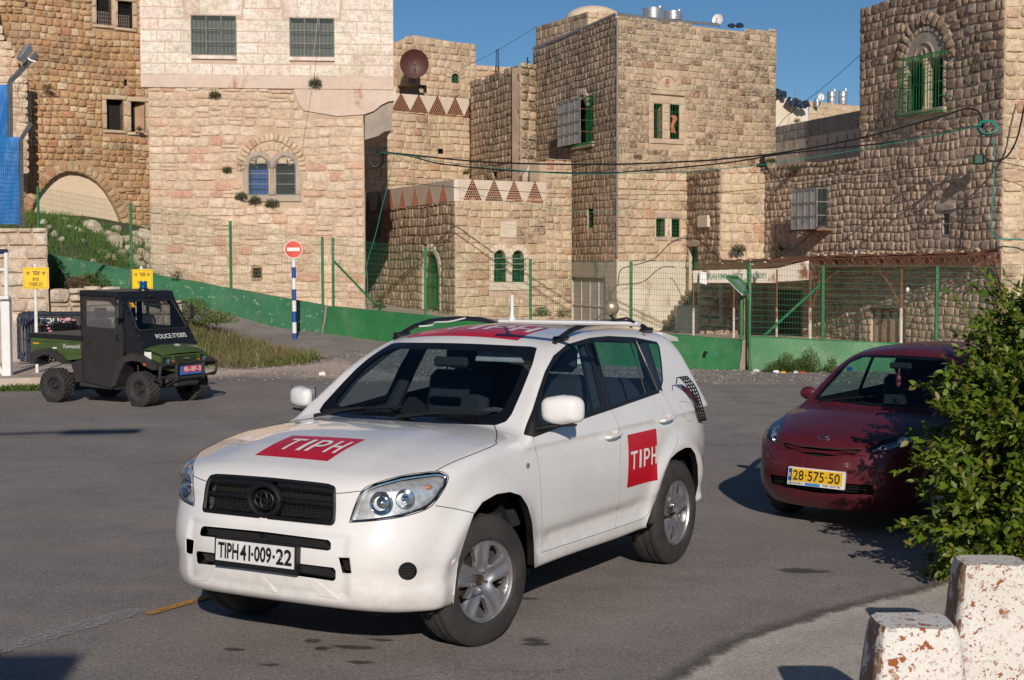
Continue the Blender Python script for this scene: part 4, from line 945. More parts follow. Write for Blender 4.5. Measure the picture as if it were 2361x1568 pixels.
for (wl, A0, A1, us, vt, vb) in ((w, 0, w.L+.03, (850, 877, 904, 931, 960, 993, 1025), lambda u: 449-(u-850)*.135, lambda u: 491-(u-850)*.165), (f, 0, fa1, (1087, 1137, 1183, 1231), lambda u: 415+(u-1087)*.04, lambda u: 459+(u-1087)*.045)):
 m = MB(); wl.box(m, A0, A1, zb1, zb0, -.14, .04, .015); b.part(m, 'parapet', m_par)
 m = MB(); md = MB()
 for u in us:
  a, z = wl.sz(u, vt(u)); _, z2 = wl.sz(u, vb(u)); hole_triangle(wl, m, md, a, z, .31 if wl is f else .34, z-z2, 9, .04, .031)
 b.part(m, 'clay_pipe_mouths', m_clay, kind='stuff'); b.part(md, 'painted_hollows', m_void, kind='stuff')
g_ = Wall(b, (1205, 50.5), (1262, 50.9)); zt_ = g_.sz(1230, 378)[1]; r_ = g_.rect(1218, 388, 1237, 425); g_.hole(*r_, arch=True); g_.face(m_mortg, [(0, zp-.5), (g_.L, zp-.5), (g_.L, zt_-.05), (g_.L*.3, zt_), (0, zt_-.4)]); g_.lay(m_tower, zp-.4, zt_, (.2, .3), (.25, .4), 'rubble', .042, top=lambda a: zt_-.35+.4*math.sin(min(a, 1.6))); painted_dark_room(g_, *r_, m_void, .6)
p = [XY(868, 56.2), XY(1075, 47.4), XY(1316, 49.5), XY(1316, 52), XY(1050, 53), XY(860, 60)]; body_prism(b, p, -.3, zb1, m_mort)
p = [XY(1259, 48.7), XY(1317, 49.3), XY(1318, 51.5), XY(1262, 51.2)]; body_prism(b, p, 0, zpil-.1, m_mort, 'stair_block')
b.finish()
# ---- F: the corner tower ----
b = Bld('stone_tower_house', 'tall corner tower house of lichen-stained stone with twin barred windows and a caged bay', 'house', (*XY(1421, 48.5), 0.))
w = Wall(b, (1231, 55.3), (1421, 48.)); f = Wall(b, (1421, 48.), (1786, 51.9))
za, zb_ = w.sz(1240, 109)[1], w.sz(1421, 34)[1]; zc, zd = f.sz(1421, 34)[1], f.sz(1785, 75)[1]
top = lambda a: za+(zb_-za)*min(1, a/w.L)
wo = w.rect(1322, 226, 1367, 330); w.hole(*wo); sl_ = w.rect(1355.6, 481, 1368.5, 525); w.hole(*sl_)
c = ((w.sz(1320, 245)[0]+w.sz(1367, 245)[0])/2, w.sz(1344, 250)[1]); w.arch_ring(m_trimg, c, .42, .66, 0, math.pi, 11, .07); w.arch_ring(m_trimg, c, .30, .43, .25, math.pi-.25, 7, .04, keep=False)
ds = w.rect(1318, 640, 1398, 745); pz = w.sz(1370, 604)[1]
w.holes.append([(ds[0], -.6), (ds[1], -.6), (ds[1], ds[3]), (ds[0], ds[3])])
w.face(m_mortg, [(0, -.6), (w.L, -.6), (w.L, zb_-.05), (0, za-.05)]); w.lay(m_side, pz, zb_+.1, (.19, .27), (.2, .42), 'cut', .028, top=top, wav=.01)
m = MB(); pls = [(w.sz(1316, 700)[0], -.5), (w.L+.01, -.5), (w.L+.01, pz), (w.sz(1316, 700)[0], pz)]; U, F = poly_holes(pls, [w.holes[-1][:]] if False else [[(ds[0], -.49), (ds[1], -.49), (ds[1], ds[3]), (ds[0], ds[3])]]); m.add([w.P(a, z, .03) for a, z in U], F); b.part(m, 'base_plaster', m_plg)
m = MB(); w.box(m, ds[0], ds[1], -.5, ds[3], -.12, -.06); dd = b.part(m, 'steel_door', m_whsh)
m = MB(); n = 4
for k in range(n+1): a = ds[0]+(ds[1]-ds[0])*k/n; w.box(m, a-.02, a+.02, -.4, ds[3], -.06, -.035)
for z in (ds[3]-.03, ds[3]-.95): w.box(m, ds[0], ds[1], z-.02, z+.02, -.06, -.03)
b.part(m, 'door_rib', m_whsh, parent=dd)
painted_dark_room(w, *wo, m_void, 1.); painted_dark_room(w, *sl_, m_void, .6); w.bars(sl_[0], sl_[1], sl_[2], sl_[3], 2, 6, -.05, .010, m_greenb); w.bars(w.sz(1354, 300)[0], wo[1], wo[2], wo[3], 4, 1, .04, .011, m_greenb)
m = MB(); w.box(m, wo[0]-.1, wo[1]+.15, wo[2]-.18, wo[2]-.02, -.1, .08, .02); b.part(m, 'window_sill', m_trim)
a0, a1, z0_, z1_ = w.rect(1326, 233, 1378, 335); cage = w.bars(a0, a1, z0_, z1_, 4, 4, .62, .013, m_grill, 'window_cage')
m = MB(); m.add([w.P(a0, z0_, .60), w.P(a1, z0_, .60), w.P(a1, z1_, .60), w.P(a0, z1_, .60)], [(0, 1, 2, 3)]); b.part(m, 'cage_screen', m_net2, parent=cage)
m = MB()
for z in (z0_, (z0_+z1_)/2, z1_):
 for a in (a0, a1): m.tube([w.P(a, z, 0), w.P(a, z, .62)], .012, 4)
for k in range(9): a = a0+(a1-a0)*k/8; m.tube([w.P(a, z0_, 0), w.P(a, z0_, .62)], .012, 4)
b.part(m, 'cage_bracket', m_greenb, parent=cage)
m = MB();
for z in np.linspace(z0_, z1_, 5): m.tube([w.P(a1, z, .0), w.P(a1, z, .62)], .010, 4)
b.part(m, 'cage_side', m_rust, parent=cage)
ft = lambda a: zc+(zd-zc)*a/f.L+(.12*math.sin(a*1.1) if a > 1.8 else 0)
tw = [f.rect(1507.7, 239, 1528, 319.6), f.rect(1544.5, 241, 1566.5, 321)]
for r_ in tw: f.hole(*r_)
lw = [f.rect(1513, 504, 1533.5, 546), f.rect(1547, 505, 1567, 547)]
for r_ in lw: f.hole(*r_)
S0 = f.rect(1497, 216, 1581, 335); cz = f.sz(1538.5, 208)[1]; cx = (tw[0][0]+tw[1][1])/2
f.keep.append([(S0[0], S0[2]), (S0[1], S0[2]), (S0[1], S0[3]+.02), (S0[0], S0[3]+.02)])
f.arch_ring(m_trim, (cx, cz), .44, .64, 0, math.pi, 9, .05); m = MB(); n = 14; pl = [(cx+.44*math.cos(t), cz+.44*math.sin(t)) for t in np.linspace(0, math.pi, n)]
m.add([f.P(a, z, .02) for a, z in pl], [tuple(range(n))]); b.part(m, 'tympanum', m_trim)
m = MB(); m.tube([f.P(cx+.13*math.cos(t), cz+.25+.13*math.sin(t), .03) for t in np.linspace(0, 2*math.pi, 17)], .03, 6); b.part(m, 'rosette', m_trim, True); m = MB(); m.add([f.P(cx+.08*math.cos(t), cz+.25+.08*math.sin(t), .03) for t in np.linspace(0, 2*math.pi, 13)[:-1]], [tuple(range(12))]); b.part(m, 'rosette_core', m_clay)
m = MB(); f.box(m, cx-.72, cx+.72, cz-.16, cz-.02, -.05, .11, .02); b.part(m, 'cornice', m_trim)
for (x0, x1) in ((S0[0], tw[0][0]), (tw[0][1], tw[1][0]), (tw[1][1], S0[1])):
 for k in range(4): hh = (tw[0][3]-tw[0][2])/4; f.block(m_trim, (x0+x1)/2, tw[0][2]+hh*(k+.5), x1-x0-.012, hh-.012, .025, 'smooth')
f.block(m_trim, cx, (tw[0][3]+S0[3])/2, S0[1]-S0[0]-.02, S0[3]-tw[0][3]-.02, .025, 'smooth'); f.block(m_trim, cx, tw[0][2]-.09, S0[1]-S0[0], .15, .06, 'smooth')
for r_ in lw: f.keep.append([(r_[0]-.06, r_[2]-.14), (r_[1]+.06, r_[2]-.14), (r_[1]+.06, r_[3]+.18), (r_[0]-.06, r_[3]+.18)])
f.block(m_trimg, (lw[0][0]+lw[1][1])/2, lw[0][3]+.09, lw[1][1]-lw[0][0]+.3, .16, .05, 'smooth'); f.block(m_trimg, (lw[0][0]+lw[1][1])/2, lw[0][2]-.07, lw[1][1]-lw[0][0]+.2, .12, .05, 'smooth')
m = MB(); f.box(m, lw[0][1], lw[1][0], lw[0][2], lw[0][3], -.1, .03); b.part(m, 'window_post', m_plw)
pzz = f.sz(1500, 603)[1]; pa1 = f.sz(1578, 650)[0]
zfr = f.sz(1500, 398)[1]
f.face(m_mort, [(0, -.6), (f.L, -.6), (f.L, zd-.1), (f.L*.5, (zc+zd)/2-.08), (0, zc-.05)])
f.lay(m_cream, pzz, zfr, (.24, .34), (.28, .6), 'cut', .05, wav=.01); f.lay(m_tower, zfr, zc+.1, (.17, .25), (.2, .52), 'cut', .03, top=ft, wav=.01)
m = MB(); m.add([f.P(-.02, -.5, .035), f.P(pa1, -.5, .035), f.P(pa1, pzz, .035), f.P(-.02, pzz+.02, .035)], [(0, 1, 2, 3)]); b.part(m, 'base_plaster', m_plw)
for r_ in tw+lw:
 painted_dark_room(f, *r_, m_void, .9); f.bars(r_[0]+.02, r_[1]-.02, r_[2]+.02, r_[3]-.02, 3, 5, -.04, .010, m_greenb)
m = MB(); r_ = tw[1]; f.box(m, r_[0]+.0, r_[0]+.08, r_[2], r_[3], -.1, -.05); b.part(m, 'open_shutter', m_greenb)
cl = MB(); U = [(f.P(r_[0]+.02+.2*(i/5)+.04*math.sin(j*1.3), r_[2]+.75-.55*(j/6)+.03*math.sin(i*2), .03+.05*math.sin(i*1.6+j*.7))) for j in range(7) for i in range(6)]
cl.add(U, [(j*6+i, j*6+i+1, (j+1)*6+i+1, (j+1)*6+i) for j in range(6) for i in range(5)]); o = b.part(cl, 'hanging_cloth', simple('patterned_red_cloth', (.42, .16, .08), .9, var=.6, scale=30), True)
m = MB(); w.box(m, 0, w.L, 0, 0, 0, 0) if False else None
m.tube([w.P(0, za+.02, 0), w.P(w.L*.35, za+(zb_-za)*.34, .02), w.P(w.L*.6, za+(zb_-za)*.66, .0), w.P(w.L, zb_+.03, 0)], .05, 5); m.tube([f.P(0, zc+.03, 0), f.P(f.L*.3, zc+(zd-zc)*.25, 0), f.P(f.L*.62, zc+(zd-zc)*.62+.05, 0)], .05, 5); b.part(m, 'metal_coping', m_galv)
m = MB(); m.tube([f.P(-.05, zc-.1, .1), f.P(-.05, 2.2, .1)], .035, 6); b.part(m, 'drain_pipe', simple('grey_pipe', (.22, .20, .19), .6))
p = [XY(1256, 56.2), XY(1446, 49.), XY(1783, 52.4), XY(1784, 61), XY(1265, 64)]; body_prism(b, p, -.6, [za-.1, zb_-.1, zd-.15, zd-.15, za-.1], m_mort)
r2 = Wall(b, (1237, 57.5), (1356, 54.)); zr0, zr1 = r2.sz(1237, 64)[1], r2.sz(1354, 28)[1]; tt = lambda a: zr0+(zr1-zr0)*a/r2.L
r2.face(m_mortg, [(0, za-2), (r2.L, za-2), (r2.L, zr1-.05), (0, zr0-.05)]); r2.lay(m_side, za-1.2, zr1, (.26, .34), (.35, .6), 'cut', .03, top=tt)
r3 = Wall(b, (1356, 54.), (1424, 54.7)); r3.face(m_mort, [(0, za-1), (r3.L, za-1), (r3.L, zr1-.2), (0, zr1-.05)]); r3.lay(m_cream, za, zr1, (.26, .34), (.35, .6), 'cut', .03)
body_prism(b, [XY(1237, 57.8), XY(1356, 54.3), XY(1424, 55), XY(1420, 62), XY(1250, 64)], 4, [zr0-.1, zr1-.1, zr1-.2, zr1-.1, zr0-.1], m_mort, 'rear_storey')
m = MB(); dc = XY(1367, 57.5); dz = ZZ(46, 57.5); prof = [(1.05*math.cos(t), 1.05*.48*math.sin(t)) for t in np.linspace(0, math.pi/2, 9)]; m.lathe([(1.10, -.2)]+prof, 28, 'Z', (dc[0], dc[1], dz)); b.part(m, 'dome', m_plb, True, angle=60)
m = MB(); m.box((XY(1400, 55)[0], 55.6, ZZ(33, 55.6)-.2), (.7, .9, .5), bev=.03); b.part(m, 'roof_block', m_cream)
b.finish()
# ---- G: low wing with the second green door ----
b = Bld('low_wing', 'low stone wing with a narrow green door beside rough stone steps', 'house', (*XY(1660, 48), 0.))
w = Wall(b, (1574, 50.), (1660, 47.)); f = Wall(b, (1660, 47.), (1765, 46.9)); z1 = w.sz(1655, 391)[1]
dr = w.rect(1589, 569, 1611, 679); w.hole(*dr); w.block(m_trimg, (dr[0]+dr[1])/2, dr[3]+.12, dr[1]-dr[0]+.5, .22, .06); w.keep.append([(dr[0]-.25, dr[3]), (dr[1]+.25, dr[3]), (dr[1]+.25, dr[3]+.23), (dr[0]-.25, dr[3]+.23)])
w.face(m_mortg, [(0, -.6), (w.L, -.6), (w.L, z1-.04), (0, z1-.04)]); w.lay(m_grey, -.5, z1+.05, (.19, .27), (.20, .38), 'rubble', .055, wav=.02)
f.face(m_mort, [(0, -.6), (f.L, -.6), (f.L, z1-.04), (0, z1-.04)]); f.lay(m_cream, -.5, z1+.05, (.24, .34), (.26, .55), 'rubble', .045, wav=.02)
m = MB(); w.box(m, *dr, -.2, -.14); d_o = b.part(m, 'door', m_green); m = MB()
for z in (dr[2]+.05, dr[2]+.7, dr[3]-.1): w.box(m, dr[0], dr[1], z, z+.06, -.14, -.11)
for a in (dr[0]+.02, dr[1]-.02): w.box(m, a-.02, a+.03, dr[2], dr[3], -.14, -.112)
b.part(m, 'door_panel_frame', m_green, parent=d_o); w.bars(dr[0]+.12, dr[1]-.12, dr[3]-.5, dr[3]-.15, 4, 2, -.1, .008, m_void, 'door_grille', parent=d_o)
pq = w.rect(1617, 497, 1640, 524); m = MB(); w.box(m, *pq, 0, .14, .01); b.part(m, 'stone_plaque', m_lit)
body_prism(b, [XY(1596, 50.8), XY(1684, 48.), XY(1765, 47.4), XY(1768, 53), XY(1580, 55)], -.6, z1-.06, m_mort)
b.finish(220)
st = empty('stone_steps', (*XY(1590, 46.5), -.1), 0, 'crumbling stone steps climbing to the narrow green door', 'steps')
for k in range(7):
 m = MB(); x0 = XY(1541+k*9, 46.)[0]; x1 = XY(1612, 46.)[0]; z = .08+k*.155+.05
 for j in range(3):
  xa, xb = x0+(x1-x0)*j/3, x0+(x1-x0)*(j+1)/3
  m = MB(); m.box(((xa+xb)/2-st.location.x, 46.4+k*.05+.5-st.location.y, z-st.location.z), (xb-xa-.015, 1.7+random.uniform(-.08, .08), .16), bev=.03, rz=random.uniform(-.03, .03)); m.build('step_stone', m_cream, st)
m = MB(); m.box((XY(1640, 45.6)[0], 46., .30), (2.1, 1., .85), bev=.06)
o = m.build('rubble_plinth', m_plw); tag(o, 'low whitewashed block at the foot of the stone steps', 'plinth')
# ---- H: the big dark building at the right ----
b = Bld('stone_building', 'large dark stone building on the right with a green caged arched window', 'building', (*XY(2150, 39), 0.))
w = Wall(b, (1762, 46.9), (2308, 36.)); f = Wall(b, (2308, 36.), (2500, 36.5)); ax = w.sz(1982, 300)[0]; zl0, zl1 = w.sz(1765, 396)[1], w.sz(1981, 362)[1]
zl = (zl0+zl1)/2; ztl, ztr = w.sz(1984, 24.5)[1], w.sz(2307, -68)[1]
ow = w.rect(2091, 118, 2176, 252); om = (w.sz(2128, 200)[0], w.sz(2140, 200)[0]); h1 = (ow[0], om[0]-.0, ow[2], ow[3]-.15); h2 = (om[1], ow[1], ow[2], ow[3]-.15)
w.hole(*h1, arch=True); w.hole(*h2, arch=True); cx = (ow[0]+ow[1])/2; rr = (ow[1]-ow[0])/2+.02; cz = ow[3]-.32
w.arch_ring(m_trimg, (cx, cz), rr, rr+.14, 0, math.pi, 15, .05, keep=False); w.arch_ring(m_grey, (cx, cz), rr+.15, rr+.48, -.0, math.pi, 15, .09, 'rubble')
m = MB(); n = 16; pl = [(ow[0]-.02, ow[3]-.2), (ow[1]+.02, ow[3]-.2)]+[(cx+rr*math.cos(t), cz+rr*math.sin(t)) for t in np.linspace(.1, math.pi-.1, n)]; m.add([w.P(a, z, .02) for a, z in pl], [tuple(range(len(pl)))]); b.part(m, 'tympanum', m_trimg)
m = MB(); m.tube([w.P(cx+.1*math.cos(t), cz+.28+.1*math.sin(t), .03) for t in np.linspace(0, 2*math.pi, 15)], .03, 6); b.part(m, 'rosette', m_trimg, True)
m = MB(); m.tube([w.P(cx-.42+.84*(1-math.cos(t))/2, cz+.12+.42*math.sin(t), .03) for t in np.linspace(0, math.pi, 15)], .025, 5); b.part(m, 'arched_moulding', m_trimg, True)
w.keep.append([(ow[0]-.12, ow[2]-.2), (ow[1]+.12, ow[2]-.2), (ow[1]+.12, cz), (ow[0]-.12, cz)])
for k in range(5):
 hh = (cz-ow[2])/5
 for a in (ow[0]-.07, ow[1]+.07): w.block(m_trimg, a, ow[2]+hh*(k+.5), .12, hh-.01, .05, 'smooth')
m = MB(); mm_ = (om[0]+om[1])/2; m.tube([w.P(mm_, ow[2], -.03), w.P(mm_, ow[2]+.08, -.03), w.P(mm_, ow[2]+.1, -.03), w.P(mm_, ow[3]-.5, -.03), w.P(mm_, ow[3]-.42, -.03), w.P(mm_, ow[3]-.2, -.03)], [.10, .10, .06, .06, .10, .13], 10); b.part(m, 'window_column', m_trim, True)
m = MB(); w.box(m, ow[0]-.2, ow[1]+.2, ow[2]-.16, ow[2]-.01, -.1, .12, .02); b.part(m, 'window_sill', m_trimg)
sw = w.rect(2171.5, 487, 2192.7, 545); w.hole(*sw); w.block(m_trimg, (sw[0]+sw[1])/2, sw[3]+.11, sw[1]-sw[0]+.5, .2, .06); w.keep.append([(sw[0]-.25, sw[3]), (sw[1]+.25, sw[3]), (sw[1]+.25, sw[3]+.22), (sw[0]-.25, sw[3]+.22)])
bw = w.rect(1838, 434, 1906, 522); w.hole(*bw)
sd = w.rect(2009, 714, 2086, 815); w.holes.append([(sd[0], -.45), (sd[1], -.45), (sd[1], sd[3]), (sd[0], sd[3])]); shop = [w.rect(1770, 668, 1850, 800)]
w.holes.append([(shop[0][0], -.45), (shop[0][1], -.45), (shop[0][1], shop[0][3]), (shop[0][0], shop[0][3])])
w.face(m_mortg, [(0, -.6), (w.L, -.6), (w.L, ztr-.05), (ax, ztl-.05), (ax, zl1-.06), (0, zl0-.06)])
m_s2 = stone_mat('warmer_weathered_stone', [(.54, .41, .29), (.48, .36, .26), (.58, .45, .34), (.44, .32, .23), (.52, .39, .29), (.56, .41, .29)], lichen=.5, lichen_col=(.07, .06, .05), bump=.6)
zmid = w.sz(2150, 300)[1]
w.lay(m_s2, -.5, zl-.3, (.17, .255), (.18, .40), 'rubble', .034, wav=.03); w.lay(m_grey, zl-.3, zl+.05, (.2, .26), (.22, .36), 'rubble', .055, a1=ax, wav=.02)
w.lay(m_s2, zl-.3, zmid, (.17, .255), (.18, .40), 'rubble', .034, a0=ax, wav=.03); w.lay(m_grey, zmid, ztr+.2, (.19, .28), (.20, .46), 'rubble', .04, a0=ax, wav=.03, top=lambda a: ztl+(ztr-ztl)*(a-ax)/(w.L-ax))
f.face(m_mort, [(0, -.6), (f.L, -.6), (f.L, ztr-.05), (0, ztr-.05)]); f.lay(m_cream, -.5, ztr+.1, (.23, .34), (.3, .62), 'rubble', .05, wav=.02)
for r_ in (h1, h2): painted_dark_room(w, *r_, m_void, 1.);
w.bars(h1[0]+.03, h1[1], h1[2], h1[3], 2, 2, -.15, .02, m_greenb); w.bars(h2[0], h2[1]-.03, h2[2], h2[3], 2, 2, -.15, .02, m_greenb)
a0, a1, z0_, z1_ = w.rect(2103, 130, 2198, 262); m = MB(); cg = .42
cage = w.bars(a0, a1, z0_, z1_, 15, 2, cg, .009, m_green, 'window_cage'); mm = MB()
for a in (a0, a1):
 for z in np.linspace(z0_, z1_, 5): mm.tube([w.P(a, z, 0), w.P(a, z, cg)], .011, 4)
for k in range(9): a = a0+(a1-a0)*k/8; mm.tube([w.P(a, z0_, 0), w.P(a, z0_, cg)], .010, 4); mm.tube([w.P(a, z1_, 0), w.P(a, z1_, cg)], .010, 4)
b.part(mm, 'cage_side', m_green, parent=cage)
painted_dark_room(w, *sw, m_void, .5); flat_window(w, *sw, m_grill, m_pane, .05, (1, 2), .05)
painted_dark_room(w, *bw, m_void, .6); a0, a1, z0_, z1_ = w.rect(1864, 437, 1923, 529); cage = w.bars(a0, a1, z0_, z1_, 4, 3, .55, .014, m_grill, 'window_cage')
for aa, bb in (((a0, .53), (a1, .53)), ((a1, 0), (a1, .53))):
 m = MB(); m.add([w.P(aa[0], z0_, aa[1]), w.P(bb[0], z0_, bb[1]), w.P(bb[0], z1_, bb[1]), w.P(aa[0], z1_, aa[1])], [(0, 1, 2, 3)]); b.part(m, 'cage_screen', m_net2 if aa[0] != bb[0] else m_net, parent=cage)
m = MB()
for z in np.linspace(z0_, z1_, 4): m.tube([w.P(a1, z, 0), w.P(a1, z, .55)], .014, 4); m.tube([w.P(a0, z, 0), w.P(a0, z, .55)], .014, 4)
m.tube([w.P(a1, z0_, 0), w.P(a1, z1_, 0)], .018, 4); b.part(m, 'cage_side', m_grill, parent=cage)
m = MB(); w.box(m, a0, a1, z0_-.05, z0_, 0, .55); b.part(m, 'cage_floor', m_rust, parent=cage)
w.bars(bw[0], bw[1], bw[2], bw[3], 5, 4, -.02, .012, m_greenb)
m_doorr = plaster('rust_streaked_door_paint', (.42, .33, .25), (.50, .41, .32), (.26, .13, .08), .55)
m = MB(); w.box(m, sd[0], sd[1], -.45, sd[3], -.16, -.1); d_o = b.part(m, 'shop_door', m_doorr); m = MB()
for k in range(5): a = sd[0]+(sd[1]-sd[0])*k/4; w.box(m, a-.025, a+.025, -.4, sd[3], -.1, -.06)
w.box(m, sd[0]-.05, sd[1]+.05, sd[3]-.03, sd[3]+.06, -.12, .03); b.part(m, 'door_frame', m_rust, parent=d_o)
r_ = shop[0]; m = MB(); w.box(m, r_[0], r_[1], -.45, r_[3], -.3, -.24); b.part(m, 'shop_shutter', simple('dark_steel_shutter', (.10, .085, .07), .7))
body_prism(b, [XY(2006, 42.8), XY(2340, 37.2), XY(2500, 37.2), XY(2500, 46), XY(2010, 52)], -.6, [ztl-.1, ztr-.1, ztr-.1, ztr-.1, ztl-.1], m_mortg)
body_prism(b, [XY(1786, 47.9), XY(2006, 42.8), XY(2006, 50), XY(1790, 54)], -.6, [zl0-.1, zl1-.1, zl1-.1, zl0-.1], m_mortg, 'low_roof')
b.finish()
# ---- J: grey block wall behind ----
b = Bld('block_wall', 'grey concrete block wall over slotted stained plaster, between the tower and the dark building', 'wall', (*XY(1880, 46), 5.))
w = Wall(b, (1786, 49.), (1990, 43.4)); zj0, zj1 = w.sz(1788, 292)[1], w.sz(1984, 254)[1]; zt = (zj0+zj1)/2; zm = zt-.52; zlo = w.sz(1880, 410)[1]
sl_ = []
for i in range(8):
 for (u, v) in ((1816+i*23, 340-i*3.6), (1813+i*22+5, 356-i*3.4)) if i < 7 else ((1816+i*22, 340-i*3.6),):
  a, z = w.sz(u, v); w.hole(a-.035, a+.035, z-.10, z+.10); sl_.append((a, z))
w.face(m_plg, [(0, zlo-.6), (w.L, zlo-.6), (w.L, zm), (0, zm)], thick=.25); w.lay(m_cmu, zm, zt, (.26, .26), (.5, .5), 'smooth', .02, joint=.02)
m = MB(); w.box(m, 0, w.L, zm, zt-.01, -.2, .0); b.part(m, 'block_backing', m_conc); body_prism(b, [XY(1786, 49.4), XY(1990, 43.8), XY(1990, 44.4), XY(1786, 50)], zlo-.6, zt-.02, m_plg)
b.finish()
# ---- K, L: ruined plaster wall and roof house far behind ----
b = Bld('ruined_wall', 'ragged white plastered wall draped with dark blue plastic, behind the block wall', 'wall', (*XY(1830, 60), 6.))
w = Wall(b, (1788, 60), (1868, 60.6)); pl = w.poly([(1786, 330), (1786, 206), (1800, 210), (1812, 213), (1815, 236), (1826, 225), (1838, 240), (1848, 232), (1862, 242), (1866, 300), (1868, 330)]); w.face(m_plw, pl, thick=.4)
m = MB()
for (u, v, s_) in ((1796, 212, .30), (1804, 215, .26), (1823, 231, .26), (1834, 233, .3), (1845, 238, .26), (1857, 238, .25), (1790, 208, .2)): c = atY(u, v+3, 59.8); m.ball(tuple(c), s_*.62, 5, (1.2, .5, .6+random.random()*.3))
m.V = [Vector(v)+Vector((random.uniform(-.05, .05), random.uniform(-.05, .05), random.uniform(-.06, .06))) for v in m.V]; b.part(m, 'plastic_sheeting', simple('dark_blue_plastic', (.02, .035, .07), .3, var=.4))
b = Bld('roof_house', 'distant low stone roof house carrying two steel water tanks', 'house', (*XY(1930, 76), 6.))
w = Wall(b, (1862, 74), (1999, 77)); z1 = w.sz(1930, 240)[1]; w.face(m_mort, [(0, 3), (w.L, 3), (w.L, z1), (0, z1)]); w.lay(m_cream, 5., z1, (.25, .32), (.4, .8), 'smooth', .02)
body_prism(b, [XY(1862, 74.3), XY(1999, 77.3), XY(1999, 84), XY(1870, 84)], 3, z1-.03, m_mort); b.finish(80)
def tank(u, v0, v1, uw, Y, label, grp):
 p = atY(u, v1, Y); q = atY(u, v0, Y); r = uw/2*Y/FP; h = q[2]-p[2]; t = empty('water_tank', tuple(p), 0, label, 'water tank', grp)
 m = MB(); m.lathe([(0, 0), (r, 0), (r, h*.25), (r*1.02, h*.27), (r, h*.29), (r, h*.6), (r*1.02, h*.62), (r, h*.64), (r, h*.93), (r*1.04, h*.95), (r*1.04, h), (r*.3, h*1.04), (0, h*1.05)], 24); m.build('tank_shell', m_galv, t, True, 30)
 m = MB(); m.cyl((r*.7, 0, h), (r*.7, 0, h*1.25), .05, 6); m.build('pipe', m_galv, t)
GT = 'steel water tanks on the roofs'
tank(1505, 20, 44, 46, 53., 'wider steel water tank on the tower roof behind the coping', GT); tank(1551, 27, 46, 42, 54., 'lower steel water tank beside the wide one on the tower roof', GT)
tank(1917, 212, 240, 19, 76, 'left of the two slim water tanks on the distant roof', GT); tank(1943, 211, 240, 19, 76, 'right of the two slim water tanks on the distant roof', GT); tank(1884, 228, 246, 12, 74, 'small white water cylinder beside the distant dish', GT)
def dish(u, v, ru, rv, Y, yaw, mat, label, tilt=.25, letters=None):
 c = atY(u, v, Y); r = rv*Y/FP; t = empty('satellite_dish', tuple(c), yaw, label, 'satellite dish', None)
 prof = [(r*k/8, .16*r*(k/8)**2*2) for k in range(9)]; m = MB(); m.lathe(prof, 32, 'Z'); Mx = Matrix.Rotation(math.pi/2-tilt, 4, 'X'); m.V = [Mx @ Vector(v_) for v_ in m.V]; d_o = m.build('reflector', mat, t, True, 60)
 m = MB(); e = Mx @ Vector((0, 0, r*.9)); m.tube([Mx @ Vector((0, -r*.9, .25*r)), e], r*.03+.008, 5); m.tube([Mx @ Vector((0, 0, 0)), Mx @ Vector((0, 0, -r*.4)), Vector((0, r*.45, -r*1.2))], r*.04+.01, 5); m.ball(tuple(e), r*.08+.01, 5); m.build('feed_arm', m_wire, t)
 return t, Mx, r
m_dish = simple('brown_painted_dish', (.085, .028, .022), .55, var=.15)
dish(954.5, 148, 42, 33, 60.6, .15, m_dish, 'large dark brown satellite dish on the far house', -.05)
tt_, Mx, r = dish(1656, 46, 15, 13, 52.6, -.5, simple('white_dish', (.75, .75, .74), .4), 'white satellite dish on the tower roof edge', .1)
dish(1892, 224, 7, 8, 74, .3, MATS['white_dish'], 'tiny white satellite dish on the distant roof', .1)
m = MB(); bp = Vector(atY(1692, 54, 53))
for k in range(9): m.ball((bp.x+random.uniform(-.25, .25), bp.y, bp.z-.1+random.uniform(0, .07)), .09, 4, (1.3, 1, .8))
tag(m.build('bundle', MATS['dark_blue_plastic']), 'crumpled black bundle lying on the tower roof edge', 'bundle')
c0 = atY(1147, 157, 66); c1 = atY(1146, 115, 66); t = empty('lattice_mast', tuple(c0), 0, 'thin black lattice mast rising behind the low roof wall', 'mast'); H_ = c1[2]-c0[2]; m = MB()
for sx, sy in ((-1, -1), (1, -1), (1, 1), (-1, 1)): m.tube([(sx*.075, sy*.075, -.5), (sx*.05, sy*.05, H_)], .012, 4)
m.build('mast_leg', m_void, t); m = MB(); n = 7
for k in range(n):
 z0, z1 = H_*k/n, H_*(k+1)/n; m.tube([(-.07, -.07, z0), (.065, -.07, z1)], .009, 4); m.tube([(.07, -.07, z1), (-.065, -.07, z1)], .009, 4)
m.build('lattice_bracing', m_void, t)
m = MB(); c = Vector(atY(1216, 155, 64)); m.tube([c, c+Vector((0, 0, .42))], .03, 5); m.tube([c+Vector((0, 0, .22)), c+Vector((.12, 0, .22))], .02, 4); tag(m.build('roof_pole', m_void), 'short dark pole on the roof left of the tower', 'pole')
